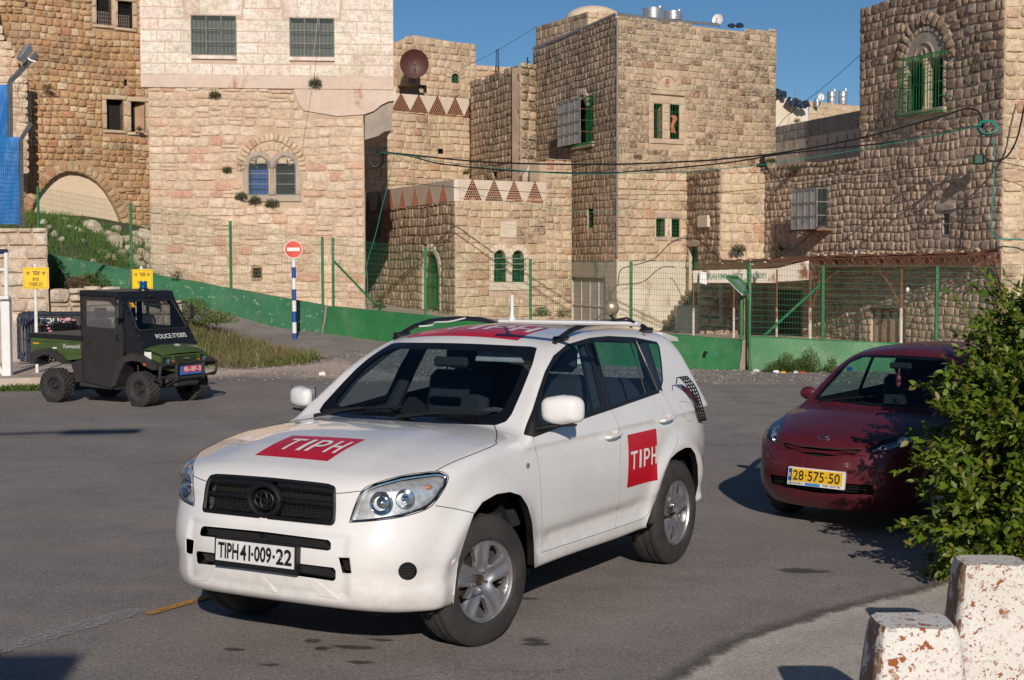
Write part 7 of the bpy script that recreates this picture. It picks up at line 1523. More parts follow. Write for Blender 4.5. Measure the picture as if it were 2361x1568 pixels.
 P, T, nn = B.panel(['grille_opening']); g = B.obj('grille', ['grille_opening'], blk, root, inset=.06)
 mb = MB(); ring = [(652, 1108.5), (740, 1118), (763, 1123), (770, 1134), (769, 1196), (764, 1205), (755, 1206.5), (652, 1196), (618, 1192.5)]
 B.seam([(611, 1104.5)]+ring, .013, mb=mb, n=4, tube_n=8, snap_out=-.003)
 gb = mb.build('grille_frame', gt, g, True)
 mb = MB()
 for t0, r in ((.10, .022), (.52, .017)):
  B.seam([(640, 1108+t0*86), (700, 1114+t0*86), (766, 1124+t0*80)], r, mb=mb, snap_out=-.02, tube_n=8)
 mb.build('grille_bar', gt, g, True)
 mb = MB()
 for row in range(2):
  for j in range(5):
   y0 = (.22+row*.41)+j*.058
   B.seam([(600, 1104+y0*88), (690, 1113+y0*88), (766, 1123+y0*80)], .0028, mb=mb, snap_out=-.028, tube_n=4, n=3)
  for i in range(30):
   u = 610+i*5.4; a = .20+row*.41; b = a+.27; k = (-1)**i*4
   B.seam([(u, 1105+(u-610)*.105+a*88), (u+k, 1105+(u-610)*.105+(a+b)/2*88), (u, 1105+(u-610)*.105+b*88)], .0018, mb=mb, snap_out=-.028, tube_n=4, n=2)
 mb.build('grille_mesh', blk, g)
 c = B.cast([(611, 1152)])[0]; c[1] = 0; mb = MB()
 def oval(cy, cz, a, b, r, x0): return [(x0, cy+a*math.cos(t), cz+b*math.sin(t)) for t in np.linspace(0, 2*math.pi, 25)]
 mb.tube(oval(0, c[2], .10, .083, .017, c[0]+.006), .019, 8); mb.build('badge_ring', gt, g, True)
 mb = MB(); mb.tube(oval(0, c[2], .062, .048, .01, c[0]+.012), .0075, 6); mb.tube(oval(0, c[2]+.002, .023, .045, .01, c[0]+.014), .0065, 6); mb.tube(oval(0, c[2]+.025, .052, .02, .01, c[0]+.014), .0065, 6)
 mb.build('badge', gt, g, True)
 # ---- intakes ----
 for nm, pu in (('upper_intake', ((605, 1230), (757, 1248), (759, 1266), (605, 1247))), ('lower_intake', ((605, 1292), (769, 1312.5), (770, 1335), (605, 1310)))):
  o = B.obj('air_intake', [nm], blk, root, inset=.055)
  mb = MB(); p = np.array(pu, float)
  for i in range(26):
   for sgn in (1, -1):
    s0, s1 = (i-1)/24, (i-1)/24+.11*sgn
    f = lambda s, t: (p[0]*(1-s)+p[1]*s)*(1-t)+(p[3]*(1-s)+p[2]*s)*t
    if 0 <= min(s0, s1) and max(s0, s1) <= 1: B.seam([f(s0, 0), f(s1, 1)], .0028, mb=mb, snap_out=-.03, tube_n=4, n=2)
  mb.build('intake_mesh', simple('grey_mesh_plastic', (.016, .016, .017), .6) if 'grey_mesh_plastic' not in MATS else MATS['grey_mesh_plastic'], o)
  mb = MB(); B.seam([p[0], p[1], p[2], p[3]], .0035, mb=mb, n=1, snap_out=-.004); None
 o = B.obj('tow_hook_opening', ['tow_hook_opening'], blk, root, inset=.05)
 mb = MB(); B.seam([(779, 1284), (807, 1285), (812, 1322), (800, 1324), (788, 1321), (779, 1284)], .004, mb=mb, n=1); mb.build('opening_rim', white, o)
 for sd in (1, -1):
  mb = MB(); c = B.cast([(940, 1317)])[0]
  for k in range(-2, 3):
   q = B.near([(940+s*16, 1317+k*6.5) for s in (-1, -.5, 0, .5, 1)])
   q = q-B.normal(q)*.006; mb.tube([(a[0], a[1]*sd, a[2]) for a in q], .003, 5)
  q = B.near([(940+20.5*math.cos(t), 1317+19.5*math.sin(t)) for t in np.linspace(0, 2*math.pi, 25)]); mb.tube([(a[0], a[1]*sd, a[2]) for a in q], .0035, 5)
  mb.build('fog_cover_slats', rubber, root)
 for a in (((596, 1331), (606, 1330), (622, 1346), (638, 1366), (618, 1362)), ((708, 1334), (722, 1333), (745, 1352), (780, 1382), (738, 1374)),):
  P = B.near(a)
  if len(P) == 5:
   m = MB(); n = B.normal(P); Q = P+n*.006
   for sd in (1, -1):
    if sd < 0 and a[0][0] < 600: continue
    m.add([(p[0], p[1]*sd, p[2]) for p in Q]+[(p[0]-.01, p[1]*sd, p[2]) for p in P], [(0, 1, 2, 3, 4)]+[(i, (i+1) % 5, 5+(i+1) % 5, 5+i) for i in range(5)])
   m.build('chin_rib', white, root, True)
 for sd in (1, -1):
  q = B.cast([(1217, 1074)])[0]; m = MB(); m.ball((q[0], q[1]*sd, q[2]), .022, 6, (1, .35, .8)); m.build('side_indicator', simple('smoked_lens', (.18, .18, .18), .1) if 'smoked_lens' not in MATS else MATS['smoked_lens'], root, True)
 # ---- mirrors ----
 for sd in (1, -1):
  m = MB(); cx, cy, cz = -.72, .965, 1.235
  U = [];
  for i in range(13):
   t = math.pi*i/12
   for k in range(24):
    a = 2*math.pi*k/24; ca, sa = math.cos(a), math.sin(a); e = .55
    y = .125*np.sign(ca)*abs(ca)**e*math.sin(t)**.6; z = .085*np.sign(sa)*abs(sa)**e*math.sin(t)**.6*(1 if sa > 0 else .95)
    x = .075*math.cos(t) if math.cos(t) > 0 else .02*math.cos(t)
    U.append((cx+x-y*.22, (cy+y)*sd, cz+z+(.012 if y > 0 else 0)-y*.05))
  F = [(i*24+k, (i+1)*24+k, (i+1)*24+(k+1) % 24, i*24+(k+1) % 24) for i in range(12) for k in range(24)]
  m.add(U, F); c_ = Vector((-.70, .90*sd, 1.215)); m.V = [c_+(Vector(v_)-c_)*(1. if sd > 0 else .78) for v_ in m.V]; mr = m.build('wing_mirror', white, root, True, 60)
  m = MB(); m.tube([(-.60, .83*sd, 1.13), (-.66, .86*sd, 1.14), (-.72, .93*sd, 1.15), (-.74, 1.04*sd, 1.155)], [.03, .024, .02, .012], 8, flat=.6); m.build('mirror_arm', trim, mr, True)
  m = MB(); m.box((-.745, .965*sd, 1.24), (.01, .2, .13)); m.build('mirror_glass', chrome, mr)
 # ---- door handles ----
 for sd in (1, -1):
  for (u, v) in ((1408, 1004), (1532, 966)):
   q = B.cast([(u, v)])[0]; x, y, z = q
   m = MB(); m.tube([(x+.09, (y+.004)*sd, z-.006), (x+.075, (y+.03)*sd, z-.003), (x, (y+.040)*sd, z+.002), (x-.075, (y+.032)*sd, z+.007), (x-.095, (y+.004)*sd, z+.008)], [.015, .018, .018, .019, .018], 8, flat=.75)
   h = m.build('door_handle', white, root, True)
   m = MB(); m.ball((x+.01, (y-.004)*sd, z), .052, 8, (.8, .06, 1)); m.build('handle_cup', simple('painted_handle_shade', (.6, .6, .59), .4) if 'painted_handle_shade' not in MATS else MATS['painted_handle_shade'], h, True)  # grey colour stands in for the shade behind the handle
 # ---- red squares with white letters ----
 redm = simple('red_sticker', (.52, .008, .022), .25, var=.06); whm = simple('white_sticker', (.78, .78, .78), .35, var=.03)
 LET = stroke_letters()
 def decal(nm, cor, spans, t0, t1):
  o = B.patch_obj(nm, [B.patch(cor, [(0, 0), (1, 0), (1, 1), (0, 1)], .0025, .06)], redm, root)
  parts = []
  for ch, (a, b) in zip('TIPH', spans):
   for pl in LET[ch]:
    q = [(a+(b-a)*x, t0+(t1-t0)*y) for x, y in pl]
    ar = sum(q[i][0]*q[(i+1) % len(q)][1]-q[(i+1) % len(q)][0]*q[i][1] for i in range(len(q)))
    if ar < 0: q = q[::-1]
    parts.append(B.patch(cor, q, .0045, .07))
  B.patch_obj('lettering', parts, whm, o)
 sc = B.cast([(1445, 1125), (1515.8, 1107), (1512, 988), (1446, 1003)])
 decal('red_square_sticker', sc, ((.07, .30), (.37, .44), (.52, .73), (.79, .98)), .33, .67)
 ss = [np.array([p[0], -p[1], p[2]]) for p in sc]; decal('red_square_sticker', [ss[1], ss[0], ss[3], ss[2]], ((.07, .30), (.37, .44), (.52, .73), (.79, .98)), .33, .67)
 hc = B.cast([(588, 1050), (755, 1064), (843, 1014), (675, 1005)])
 decal('red_square_sticker', hc, ((.14, .34), (.41, .47), (.53, .72), (.78, .95)), .28, .80)
 rc = B.cast([(935, 779.5), (1193.7, 785.5)]); rc = list(rc)+[B.plane(1268, 755.5, 2, 1.672), B.plane(1000, 751.5, 2, 1.672)]
 decal('red_square_sticker', rc, ((.17, .38), (.45, .52), (.58, .78), (.80, .98)), .40, .88)
 # ---- number plate ----
 pc = B.cast([(595, 1277)])[0]; px = pc[0]+.035
 tilt = .06
 fpl = lambda y, z, h: (px+h-z*tilt, y, .583+z)
 m = MB(); m.prism([(-.275, -.085), (.275, -.085), (.275, .065), (-.275, .065)], -.03, .004, fpl); pl = m.build('number_plate', trim, root)
 m = MB(); m.prism([(-.262, -.056), (.262, -.056), (.262, .056), (-.262, .056)], .004, .008, fpl); pf = m.build('plate_face', simple('plate_white', (.7, .7, .69), .4), pl)
 m = MB()
 for s_, a, b in (('TIPH', -.245, -.105), ('41', -.095, -.025), ('-', -.020, -.006), ('009', .0, .115), ('-', .123, .138), ('22', .145, .25)):
  if s_ == '-': m.prism([(a, -.012), (b, -.012), (b, .004), (a, .004)], .008, .0095, fpl)
  else: text_on(m, s_, a, b, -.042, .042, lambda x, y: fpl(x, y, .0095), .028)
 m.build('plate_lettering', MATS['car_black_trim'], pf)
 m = MB(); [m.ball(fpl(y, -.002, .011), .007, 4) for y in (-.185, .175)]; m.build('plate_screws', chrome, pl)
 # ---- wipers ----
 m = MB()
 for pts in ([(700, 944), (745, 951), (800, 972)], [(760, 952), (850, 962), (930, 967)], [(840, 957), (920, 968), (1000, 973)], [(930, 968), (1010, 973), (1075, 979)]):
  P = B.near([(u, v) for u, v in pts]);
 for yy, x_ in ((.0, 0), (-.62, 0)):
  q = [np.array([-.50-.02*k, yy+.14*k, 1.2]) for k in range(5)]
  P = B.snap(np.array(q), 6); P = P+B.normal(P)*.02; m.tube([tuple(p) for p in P], .009, 6)
  q = [np.array([-.47, yy-.05, 1.17]), np.array([-.50, yy+.18, 1.2]), np.array([-.53, yy+.3, 1.2])]
  P = B.snap(np.array(q), 6); P = P+B.normal(P)*np.array([[.005], [.03], [.03]]); m.tube([tuple(p) for p in P], [.014, .012, .008], 6)
 m.build('wiper', trim, root)
 # ---- roof rails, bar, antenna, spotlight ----
 rails = []
 for sd in (1, -1):
  xs = [-1.27, -1.36, -1.50, -1.70, -1.95, -2.2, -2.40, -2.58, -2.72]; hs = [.0, .018, .045, .066, .070, .068, .060, .038, .0]
  P = B.snap(np.array([[x, .60, 1.66] for x in xs]), 6); Pz = B.snap(np.array([[x, .60, 1.70] for x in xs]), 6)
  m = MB(); m.tube([(x, .605*sd, p[2]+h) for x, p, h in zip(xs, P, hs)], [.015, .019, .021, .021, .021, .021, .021, .019, .013], 8, flat=.8)
  rl = m.build('roof_rail', trim, root, True)
  m = MB()
  for x in (-1.36, -2.64):
   p = B.snap(np.array([[x, .60, 1.66]]), 6)[0]; m.box((x, .605*sd, p[2]+.012), (.16, .05, .03), bev=.012)
  m.build('rail_foot', trim, rl, True)
 zr1 = float(B.snap(np.array([[-2.45, 0., 1.7]]), 6)[0][2])
 bl, br = B.plane(1153, 741, 2, 1.735), B.plane(1474, 747, 2, 1.735)
 m = MB(); m.tube([bl, br], .026, 8, flat=.6); bar = m.build('roof_bar', white, root)
 m = MB(); q = bl+(br-bl)*.09; m.tube([q+np.array([0, 0, k]) for k in (.0, .03, .045, .165)], [.028, .018, .011, .011], 10); m.build('antenna', white, bar, True)
 brass = simple('old_chrome', (.50, .42, .29), .38, .7, var=.2)
 q_ = bl+(br-bl)*.80; c = Vector(q_)+Vector((0, 0, .095)); dirn = Vector((-.75, .1, .1)).normalized(); q = dirn.to_track_quat('Z', 'Y').to_matrix().to_4x4()
 m = MB(); m.lathe([(.0, -.062), (.03, -.058), (.055, -.042), (.072, -.015), (.078, .012), (.080, .02), (.078, .03), (.07, .034), (.0, .04)], 24); m.V = [c+(q @ v)*.64 for v in map(Vector, m.V)]; sp = m.build('spotlight', brass, bar, True)
 m = MB(); m.tube([q_+np.array([0, 0, .01]), q_+np.array([0, .02, .03]), q_+np.array([0, 0, .05])], .01, 6); m.tube([q_+np.array([.02, .03, .02]), q_+np.array([.02, .12, .035]), q_+np.array([.02, .17, .01])], .007, 5); m.build('spotlight_bracket', trim, sp)
 m = MB(); m.tube(catmull([(-1.5, -.56, 1.67), (-1.6, -.52, 1.675), (-1.7, -.56, 1.69), (-1.85, -.54, 1.69), (-2.0, -.5, 1.71)], 5), .005, 5); m.build('cable', white, bar)
 m = MB(); m.prism([(-2.96, 1.625), (-3.24, 1.575), (-3.27, 1.545), (-3.0, 1.56)], -.60, .60, lambda x, z, h: (x+.05*(h/.6)**4, h, z-.03*(h/.6)**2)); m.build('rear_spoiler', white, root)
 for sd in (1, -1):
  gp = [B.plane(u, v, 1, .91) for u, v in ((1584, 868), (1600, 887), (1611, 910), (1618, 932), (1624, 955), (1628, 968))]
  m = MB(); cc = [np.array([p[0], p[1]*sd, p[2]]) for p in catmull(gp, 3)]; lf = [p+np.array([.10, -.01*sd, .0]) for p in cc]
  for k in range(4): m.tube([a_+(b_-a_)*k/3 for a_, b_ in zip(cc, lf)], .006, 4)
  for a_, b_ in zip(cc, lf): m.tube([a_, b_], .005, 4)
  m.tube([lf[0], lf[0]+np.array([.05, 0, .0]), lf[0]+np.array([.06, 0, -.04])], .005, 4)
  m.build('lamp_guard', trim, root)
 # ---- cabin ----
 cab = simple('cabin_dark_cloth', (.022, .024, .028), .85); grey = simple('cabin_grey_plastic', (.09, .095, .10), .6); lite = simple('sun_visor_cloth', (.38, .38, .38), .8)
 m = MB(); m.box((-1.5, 0, .62), (2.9, 1.5, .1)); m.prism([(-.42, .6), (-.30, 1.10), (-.42, 1.13), (-.72, 1.135), (-.88, 1.03), (-.9, .7)], -.70, .70, lambda x, z, h: (x-.05*abs(h), h, z)); m.build('dashboard', cab, root, True)
 for y in (.37, -.37):
  s_ = MB(); s_.box((-1.38, y, .80), (.50, .50, .20), bev=.06); s_.box((-1.68, y, 1.08), (.13, .48, .58), bev=.05, M=Matrix.Rotation(-.2, 4, 'Y')); st = s_.build('seat', cab, root, True)
  m = MB(); m.box((-1.77, y, 1.465), (.09, .27, .18), bev=.035, M=Matrix.Rotation(-.12, 4, 'Y')); m.build('headrest', cab, st, True)
  m = MB(); [m.cyl((-1.74, y+k, 1.30), (-1.765, y+k, 1.42), .006, 5) for k in (-.06, .06)]; m.build('headrest_post', chrome, st)
 m = MB(); m.box((-2.35, 0, .82), (.5, 1.25, .2), bev=.06); m.box((-2.66, 0, 1.05), (.14, 1.25, .45), bev=.05, M=Matrix.Rotation(-.2, 4, 'Y')); m.build('rear_bench', cab, root, True)
 m = MB(); w_ = [(.185*math.cos(t), .185*math.sin(t)) for t in np.linspace(0, 2*math.pi, 25)]
 m.tube([(-.88-.35*b*1., .37+a, 1.03+b*.9) for a, b in w_], .016, 6); m.box((-.86, .37, 1.02), (.06, .2, .1), bev=.02); m.tube([(-.86, .37, 1.02), (-.6, .37, .95)], .03, 6); m.build('steering_wheel', grey, root, True)
 m = MB(); m.box((-1.02, .0, 1.475), (.04, .25, .065), bev=.015); m.build('rear_view_mirror', cab, root)
 for y in (.33,):
  m = MB(); m.box((-1.16, y, 1.525), (.015, .44, .11), bev=.006, M=Matrix.Rotation(-.55, 4, 'Y')); m.build('sun_visor', lite, root)
 P, T, n = B.panel(['body']); keep = (P[T].mean(1)[:, 2] > 1.54) & (np.abs(P[T].mean(1)[:, 1]) < .6) & (P[T].mean(1)[:, 0] > -2.9)
 me = mesh_np('headliner', P-n*.03, T[keep], grey); link('headliner', me, root)
 for sd in (1, -1):     # inner pillars and door cards
  m = MB(); m.tube([(-.62, .69*sd, 1.14), (-.88, .64*sd, 1.36), (-1.18, .57*sd, 1.53), (-1.36, .56*sd, 1.57)], [.03, .025, .025, .02], 6); m.tube([(-1.52, .80*sd, 1.1), (-1.60, .69*sd, 1.38), (-1.66, .60*sd, 1.58)], [.05, .04, .035], 6); m.tube([(-2.42, .78*sd, 1.2), (-2.5, .66*sd, 1.45), (-2.55, .60*sd, 1.58)], [.05, .05, .04], 6)
  m.prism([(-.6, .6), (-.55, 1.08), (-2.4, 1.19), (-2.4, .6)], .80, .83, lambda x, z, h: (x, h*sd, z))
  m.build('inner_trim', cab, root, True)
 # ---- wheels ----
 def wheel(parent, x, y, sd, steer=0.):
  w = empty('wheel', (x, y*sd, .361)); w.parent = parent; w.rotation_euler = (0, 0, steer if sd > 0 else steer+math.pi)
  T_ = [(.226, -.10), (.238, -.112), (.262, -.118), (.30, -.115), (.330, -.106), (.350, -.094), (.3585, -.083), (.361, -.060), (.3615, -.052), (.352, -.050), (.352, -.042), (.3615, -.040), (.362, -.016), (.362, -.012), (.352, -.010), (.352, .0), (.352, .010), (.362, .012), (.362, .016), (.3615, .040), (.352, .042), (.352, .050), (.3615, .052), (.361, .060), (.3585, .083), (.350, .094), (.330, .106), (.30, .115), (.262, .118), (.238, .112), (.226, .10)]
  m = MB(); m.lathe(T_, 96, 'Y')
  V = []
  for v in m.V:
   r = math.hypot(v[0], v[2]); a = math.atan2(v[2], v[0])
   if r > .349:
    k = (a*48/math.pi+v[1]*60) % 1.
    if k < .22: v = (v[0]*(1-.006/r), v[1], v[2]*(1-.006/r))
   V.append(v)
  m.V = V; ty = m.build('tyre', MATS['tyre_rubber'], w, True, 25)
  al = MATS['alloy']; m = MB()
  m.lathe([(.205, -.08), (.205, .06), (.214, .082), (.2225, .088), (.2245, .096), (.220, .1025), (.2135, .1015), (.210, .096), (.206, .084), (.200, .065)], 72, 'Y'); rim = m.build('rim', al, w, True, 40); rim.scale = (1.07, 1, 1.07)
  dish = lambda r: .072-.030*np.cos(np.clip(r/.20, 0, 1)*math.pi)*-1*0+(-.028*np.exp(-(r/.085)**2))+.018*(r/.2)**2
  pts = []; edges = []; holes = []
  N = 90; outer = [(.2045*math.cos(2*math.pi*k/N), .2045*math.sin(2*math.pi*k/N)) for k in range(N)]
  pts += outer; edges += [(k, (k+1) % N) for k in range(N)]
  for h in range(5):
   a0 = math.pi/2+math.pi/5+h*2*math.pi/5; b = len(pts)
   hp = [(.088, 0), (.105, .018), (.14, .034), (.168, .047), (.181, .044), (.189, .025), (.192, 0), (.189, -.025), (.181, -.044), (.168, -.047), (.14, -.034), (.105, -.018)]
   hp = [tuple(q) for q in catmull(hp, 3, True)]; hp = [(x*math.cos(a0)-y*math.sin(a0), x*math.sin(a0)+y*math.cos(a0)) for x, y in hp]; holes.append(hp)
   pts += hp; edges += [(b+k, b+(k+1) % len(hp)) for k in range(len(hp))]
  def inside(p, poly):
   c = False
   for i in range(len(poly)):
    (x0, y0), (x1, y1) = poly[i], poly[i-1]
    if (y0 > p[1]) != (y1 > p[1]) and p[0] < (x1-x0)*(p[1]-y0)/(y1-y0)+x0: c = not c
   return c
  inner = [(x, y) for x in np.arange(-.2, .2, .0095) for y in np.arange(-.2, .2, .0095) if math.hypot(x, y) < .198]
  r_ = delaunay_2d_cdt([Vector(p) for p in pts+inner], edges, [], 0, 1e-5)
  U = [tuple(v) for v in r_[0]]; F = []
  for f in r_[2]:
   c = (sum(U[i][0] for i in f)/3, sum(U[i][1] for i in f)/3)
   if math.hypot(*c) < .2043 and not any(inside(c, h) for h in holes): F.append(tuple(f))
  def hgt(x, y):
   r = math.hypot(x, y); a = math.atan2(y, x); k = (a-math.pi/2)/(2*math.pi/5); k = abs(k-round(k))*2*math.pi/5*r   # distance across the spoke
   z = .074-.030*math.exp(-(r/.075)**4)+.012*(r/.2)**2
   if .05 < r < .195:
    q = min(1, (r-.05)/.03)*min(1, (.195-r)/.02); z += .006*q*math.exp(-(abs(k)-.036)**2/.0002)-.004*q*math.exp(-(k/.02)**2)
    z -= .012*q*max(0, (k-.045)/.03)
   return z
  V = [(x, hgt(x, y), y) for x, y in U]; bk = len(V); V2 = [(x, .045, y) for x, y in U]
  cnt = {}
  for f in F:
   for i in range(3):
    e = (f[i], f[(i+1) % 3]); cnt[e] = 1
  walls = [e for e in cnt if (e[1], e[0]) not in cnt]
  FF = [f[::-1] for f in F]+[(a, b, bk+b, bk+a) for a, b in walls]
  me = mesh_np('spokes', V+V2, FF, al, True); me.set_sharp_from_angle(angle=math.radians(50)); link('spokes', me, w).scale = (1.07, 1, 1.07)
  m = MB(); m.lathe([(.0, .052), (.02, .054), (.027, .060), (.031, .060), (.033, .050)], 20, 'Y'); m.build('hub', MATS['rusty_hub'], w, True)
  m = MB()
  for k in range(5):
   a = math.pi/2+k*2*math.pi/5+math.pi/5; c = (.052*math.cos(a), .052*math.sin(a)); m.lathe([(.0, .072), (.007, .070), (.0095, .062), (.0095, .046)], 8, 'Y', (c[0], 0, c[1]))
  m.build('wheel_nut', chrome, w)
  m = MB(); m.lathe([(.0, .01), (.16, .01), (.16, -.01), (.0, -.01)], 32, 'Y'); m.box((.12, .0, .03), (.09, .06, .14), bev=.01); m.build('brake_disc', MATS['rusty_hub'], w)
  m = MB(); m.lathe([(.0, -.05), (.204, -.05), (.204, -.055)], 24, 'Y'); m.build('wheel_well', blk, w)
  return w
 for (x, s_) in ((0., 1), (0., -1), (-2.56, 1), (-2.56, -1)): wheel(root, x, .775, s_, math.radians(-11) if x == 0 else 0)
 m = MB(); m.tube([(-3.1, -.4, .33), (-3.45, -.4, .31)], .028, 8); m.tube([(-.75, .45, .26), (-1.75, .5, .25)], .02, 6); m.build('exhaust', trim, root)
 return root
t = NT('tyre_rubber'); t.col(t.ramp(t.noise(6, 5), [(.35, (.022, .021, .020)), (.7, (.045, .042, .039))])); t.set(Roughness=.8); t.bump(t.noise(160, 3), .2, .003)
simple('alloy', (.40, .40, .41), .42, .8, var=.15, scale=14); simple('rusty_hub', (.05, .033, .025), .7, .2, var=.4, scale=30)
CARP = (-0.895753, 8.61077692, -2.09422651)
build_suv()
# ======================= maroon hatchback =======================
def F_red(x, y, z):
 a = itp(z, [.15, .22, .30, .38, .46, .55, .64, .72, .78, .86, .95, 1.05], [.56, .63, .685, .712, .722, .718, .700, .672, .635, .57, .46, .30])
 w = itp(z, [.15, .22, .30, .40, .52, .65, .78, .88, .96, 1.04, 1.15], [.72, .77, .805, .82, .822, .832, .832, .822, .80, .77, .73])
 ar = itp(z, [.2, .4, .6, .8, 1.1], [.42, .50, .52, .50, .42])
 n = 2.7; plan = ((np.maximum(x, 0)/a)**n+(np.maximum(-2.4-x, 0)/ar)**3.2+(np.abs(y)/w)**n)**(1/n); d = (plan-1)*.78
 for cx in (0., -2.43): r = np.sqrt((x-cx)**2+(z-.30)**2); d = d-.018*np.exp(-((r-.385)/.06)**2)*np.clip((y-.5)/.2, 0, 1)*(z < .9)
 zc = itp(x, [-3.0, -2.5, -1.5, -.6, -.32, -.17, .1, .3, .45, .55, .63, .70, .8], [1.10, 1.09, 1.06, 1.035, 1.03, 1.005, .955, .905, .86, .82, .775, .70, .60])
 zt = zc-.085*(y/.83)**2.6*(1+.5*np.clip(x/.5, 0, 1)); d = smax(d, (z-zt)*.93, .05)
 zb = itp(x, [-3, -2.5, -.5, .2, .6, .8], [.30, .22, .20, .19, .18, .2]); low = smax(d, zb-z, .03)
 ws = ((x+.20)*.62+(z-1.0)*.785)+.045*(y/.62)**2
 sd = (y-.775+(z-1.02)*.46)/1.10-.012*np.clip((z-1.)/.3, 0, 1)
 rf = z-(itp(x, [-3.0, -2.7, -2.2, -1.5, -1.0, -.8, -.6], [1.36, 1.44, 1.515, 1.55, 1.52, 1.475, 1.40])-.06*(y/.55)**2)
 rr = (-(x)-2.62-(1.45-z)*.45)/1.1+.06*(y/.65)**4
 G = smax(smax(smax(ws, sd, .06), smax(rf, rr, .10), .075), .92-z, .02); return smin(low, G, .03)
def build_red():
 pose = (2.797, 12.098, -2.31, .899)
 root = empty('hatchback_car', (pose[0], pose[1], 0), pose[2], 'dark maroon hatchback parked half behind the leafy bush', 'car', None, pose[3])
 B = Body(F_red, ((-2.98, .78), (-.9, .9), (.13, 1.62)), .02, pose, -1)
 pt = NT('maroon_metallic_paint'); pt.col(pt.ramp(pt.noise(3, 5), [(.35, (.10, .010, .016)), (.7, (.125, .014, .022))])); pt.set(Metallic=.2, Roughness=.45, Coat_Weight=.5, Coat_Roughness=.06)
 bf = pt.n('NewGeometry').outputs['Backfacing']; dk = pt.n('BsdfDiffuse', i_0=(.012, .012, .013, 1)); mx = pt.n('MixShader'); pt.l(bf, mx.inputs[0]); pt.l(pt.b.outputs[0], mx.inputs[1]); pt.l(dk.outputs[0], mx.inputs[2]); pt.l(mx.outputs[0], pt.out.inputs[0]); pt = pt.m
 M = MATS; trim, gloss, blk, chrome, silver, lens = M['car_black_trim'], M['car_black_glazing_band'], M['car_dark_void'], M['chrome'], M['silver_reflector'], M['lamp_lens']
 glass = glass_mat('greenish_car_glass', (.62, .78, .76), 1.)
 K = lambda pts: [(1614+.3308*x, 749.4+.3308*y) for x, y in pts]
 B.cut('glazing_band', K([(1115, 208), (1250, 206), (1400, 212), (1650, 225), (1800, 400), (1760, 610), (1380, 590), (1150, 562), (900, 530), (795, 520), (800, 506), (880, 410), (960, 320), (1040, 250)]))
 B.cut('windshield', K([(1140, 225), (1400, 232), (1660, 245), (1740, 400), (1700, 580), (1380, 565), (1150, 540), (900, 512), (818, 502), (890, 420), (970, 330), (1050, 262)]), within=['glazing_band'])
 B.cut('hood', K([(795, 522), (900, 532), (1150, 564), (1380, 592), (1760, 640), (1700, 700), (1450, 712), (1350, 745), (1270, 820), (1212, 888), (1100, 882), (880, 860), (700, 835), (590, 812), (545, 800), (555, 740), (590, 640), (612, 604), (700, 555)]), within=['body'])
 B.cut('headlight_lens', K([(586, 612), (592, 640), (570, 700), (552, 770), (540, 822), (520, 818), (480, 790), (466, 760), (470, 715), (500, 655), (540, 622)]), within=['body', 'hood'])
 B.cut('grille_opening', K([(575, 818), (700, 842), (900, 868), (1100, 890), (1210, 893), (1170, 955), (1000, 945), (800, 915), (600, 862)]), within=['body'])
 B.cut('lower_intake', K([(492, 1040), (640, 1065), (1010, 1110), (1215, 1140), (1250, 1180), (1250, 1226), (1000, 1200), (700, 1150), (500, 1104)]), within=['body'])
 B.cut('side_glass', [(-.62, 1.03), (-1.35, 1.06), (-1.35, 1.40), (-1.02, 1.40)], chart='xz', within=['body']); B.cut('rear_side_glass', [(-1.42, 1.06), (-2.2, 1.10), (-2.15, 1.38), (-1.42, 1.42)], chart='xz', within=['body'])
 B.cut('rear_window', [(-.55, 1.08), (.55, 1.08), (.45, 1.36), (-.45, 1.36)], chart='yz', within=['body'], where=lambda V: V[:, 0] < -2.5)
 for cx in (0., -2.43): B.cut('arch_hole', [(cx+.345*math.cos(t), .30+.345*math.sin(t)) for t in np.linspace(-.6, math.pi+.6, 26)], chart='xz', within=['body'], where=lambda V: np.abs(V[:, 1]) > .55)
 B.cut('door', [(-.42, .30), (-.42, .9), (-.55, 1.02), (-1.38, 1.05), (-1.42, .30)], chart='xz', within=['body']); B.cut('rear_door', [(-1.42, .30), (-1.38, 1.05), (-2.15, 1.08), (-2.2, .8), (-2.02, .45), (-2.0, .30)], chart='xz', within=['body'])
 B.obj('body', ['body'], pt, root); B.obj('hood', ['hood'], pt, root); ws = B.obj('windshield', ['windshield'], glass, root); B.obj('glazing_band', ['glazing_band'], gloss, ws); B.obj('rear_window', ['rear_window'], glass, root)
 for sd in (1, -1):
  B.obj('door', ['door'], pt, root, sd); B.obj('door', ['rear_door'], pt, root, sd); B.obj('side_window', ['side_glass'], glass, root, sd); B.obj('side_window', ['rear_side_glass'], glass, root, sd)
  hl = B.obj('headlight', ['headlight_lens'], lens, root, sd); B.obj('lamp_bowl', ['headlight_lens'], silver, hl, sd, inset=.05)
  for (u, v, r) in K([(520, 715)])[0:1] and [(K([(520, 715)])[0]+(.05,))[0:3], (K([(512, 775)])[0]+(.035,))[0:3]]:
   q = B.cast([(u, v)])[0]; n = B.normal(q[None])[0]; c = q-n*.04; c[1] = abs(c[1])*sd; n = Vector((.8, .35*sd, .1)).normalized(); R = n.to_track_quat('Z', 'Y').to_matrix().to_4x4()
   m = MB(); m.lathe([(r, .012), (r*.9, .012), (r*.6, -.01), (r*.35, .0), (0, .012)], 16); m.V = [Vector(c)+(R @ Vector(v_)) for v_ in m.V]; m.build('reflector', chrome, hl, True)
 g = B.obj('grille', ['grille_opening'], blk, root, inset=.04); li = B.obj('air_intake', ['lower_intake'], blk, root, inset=.04)
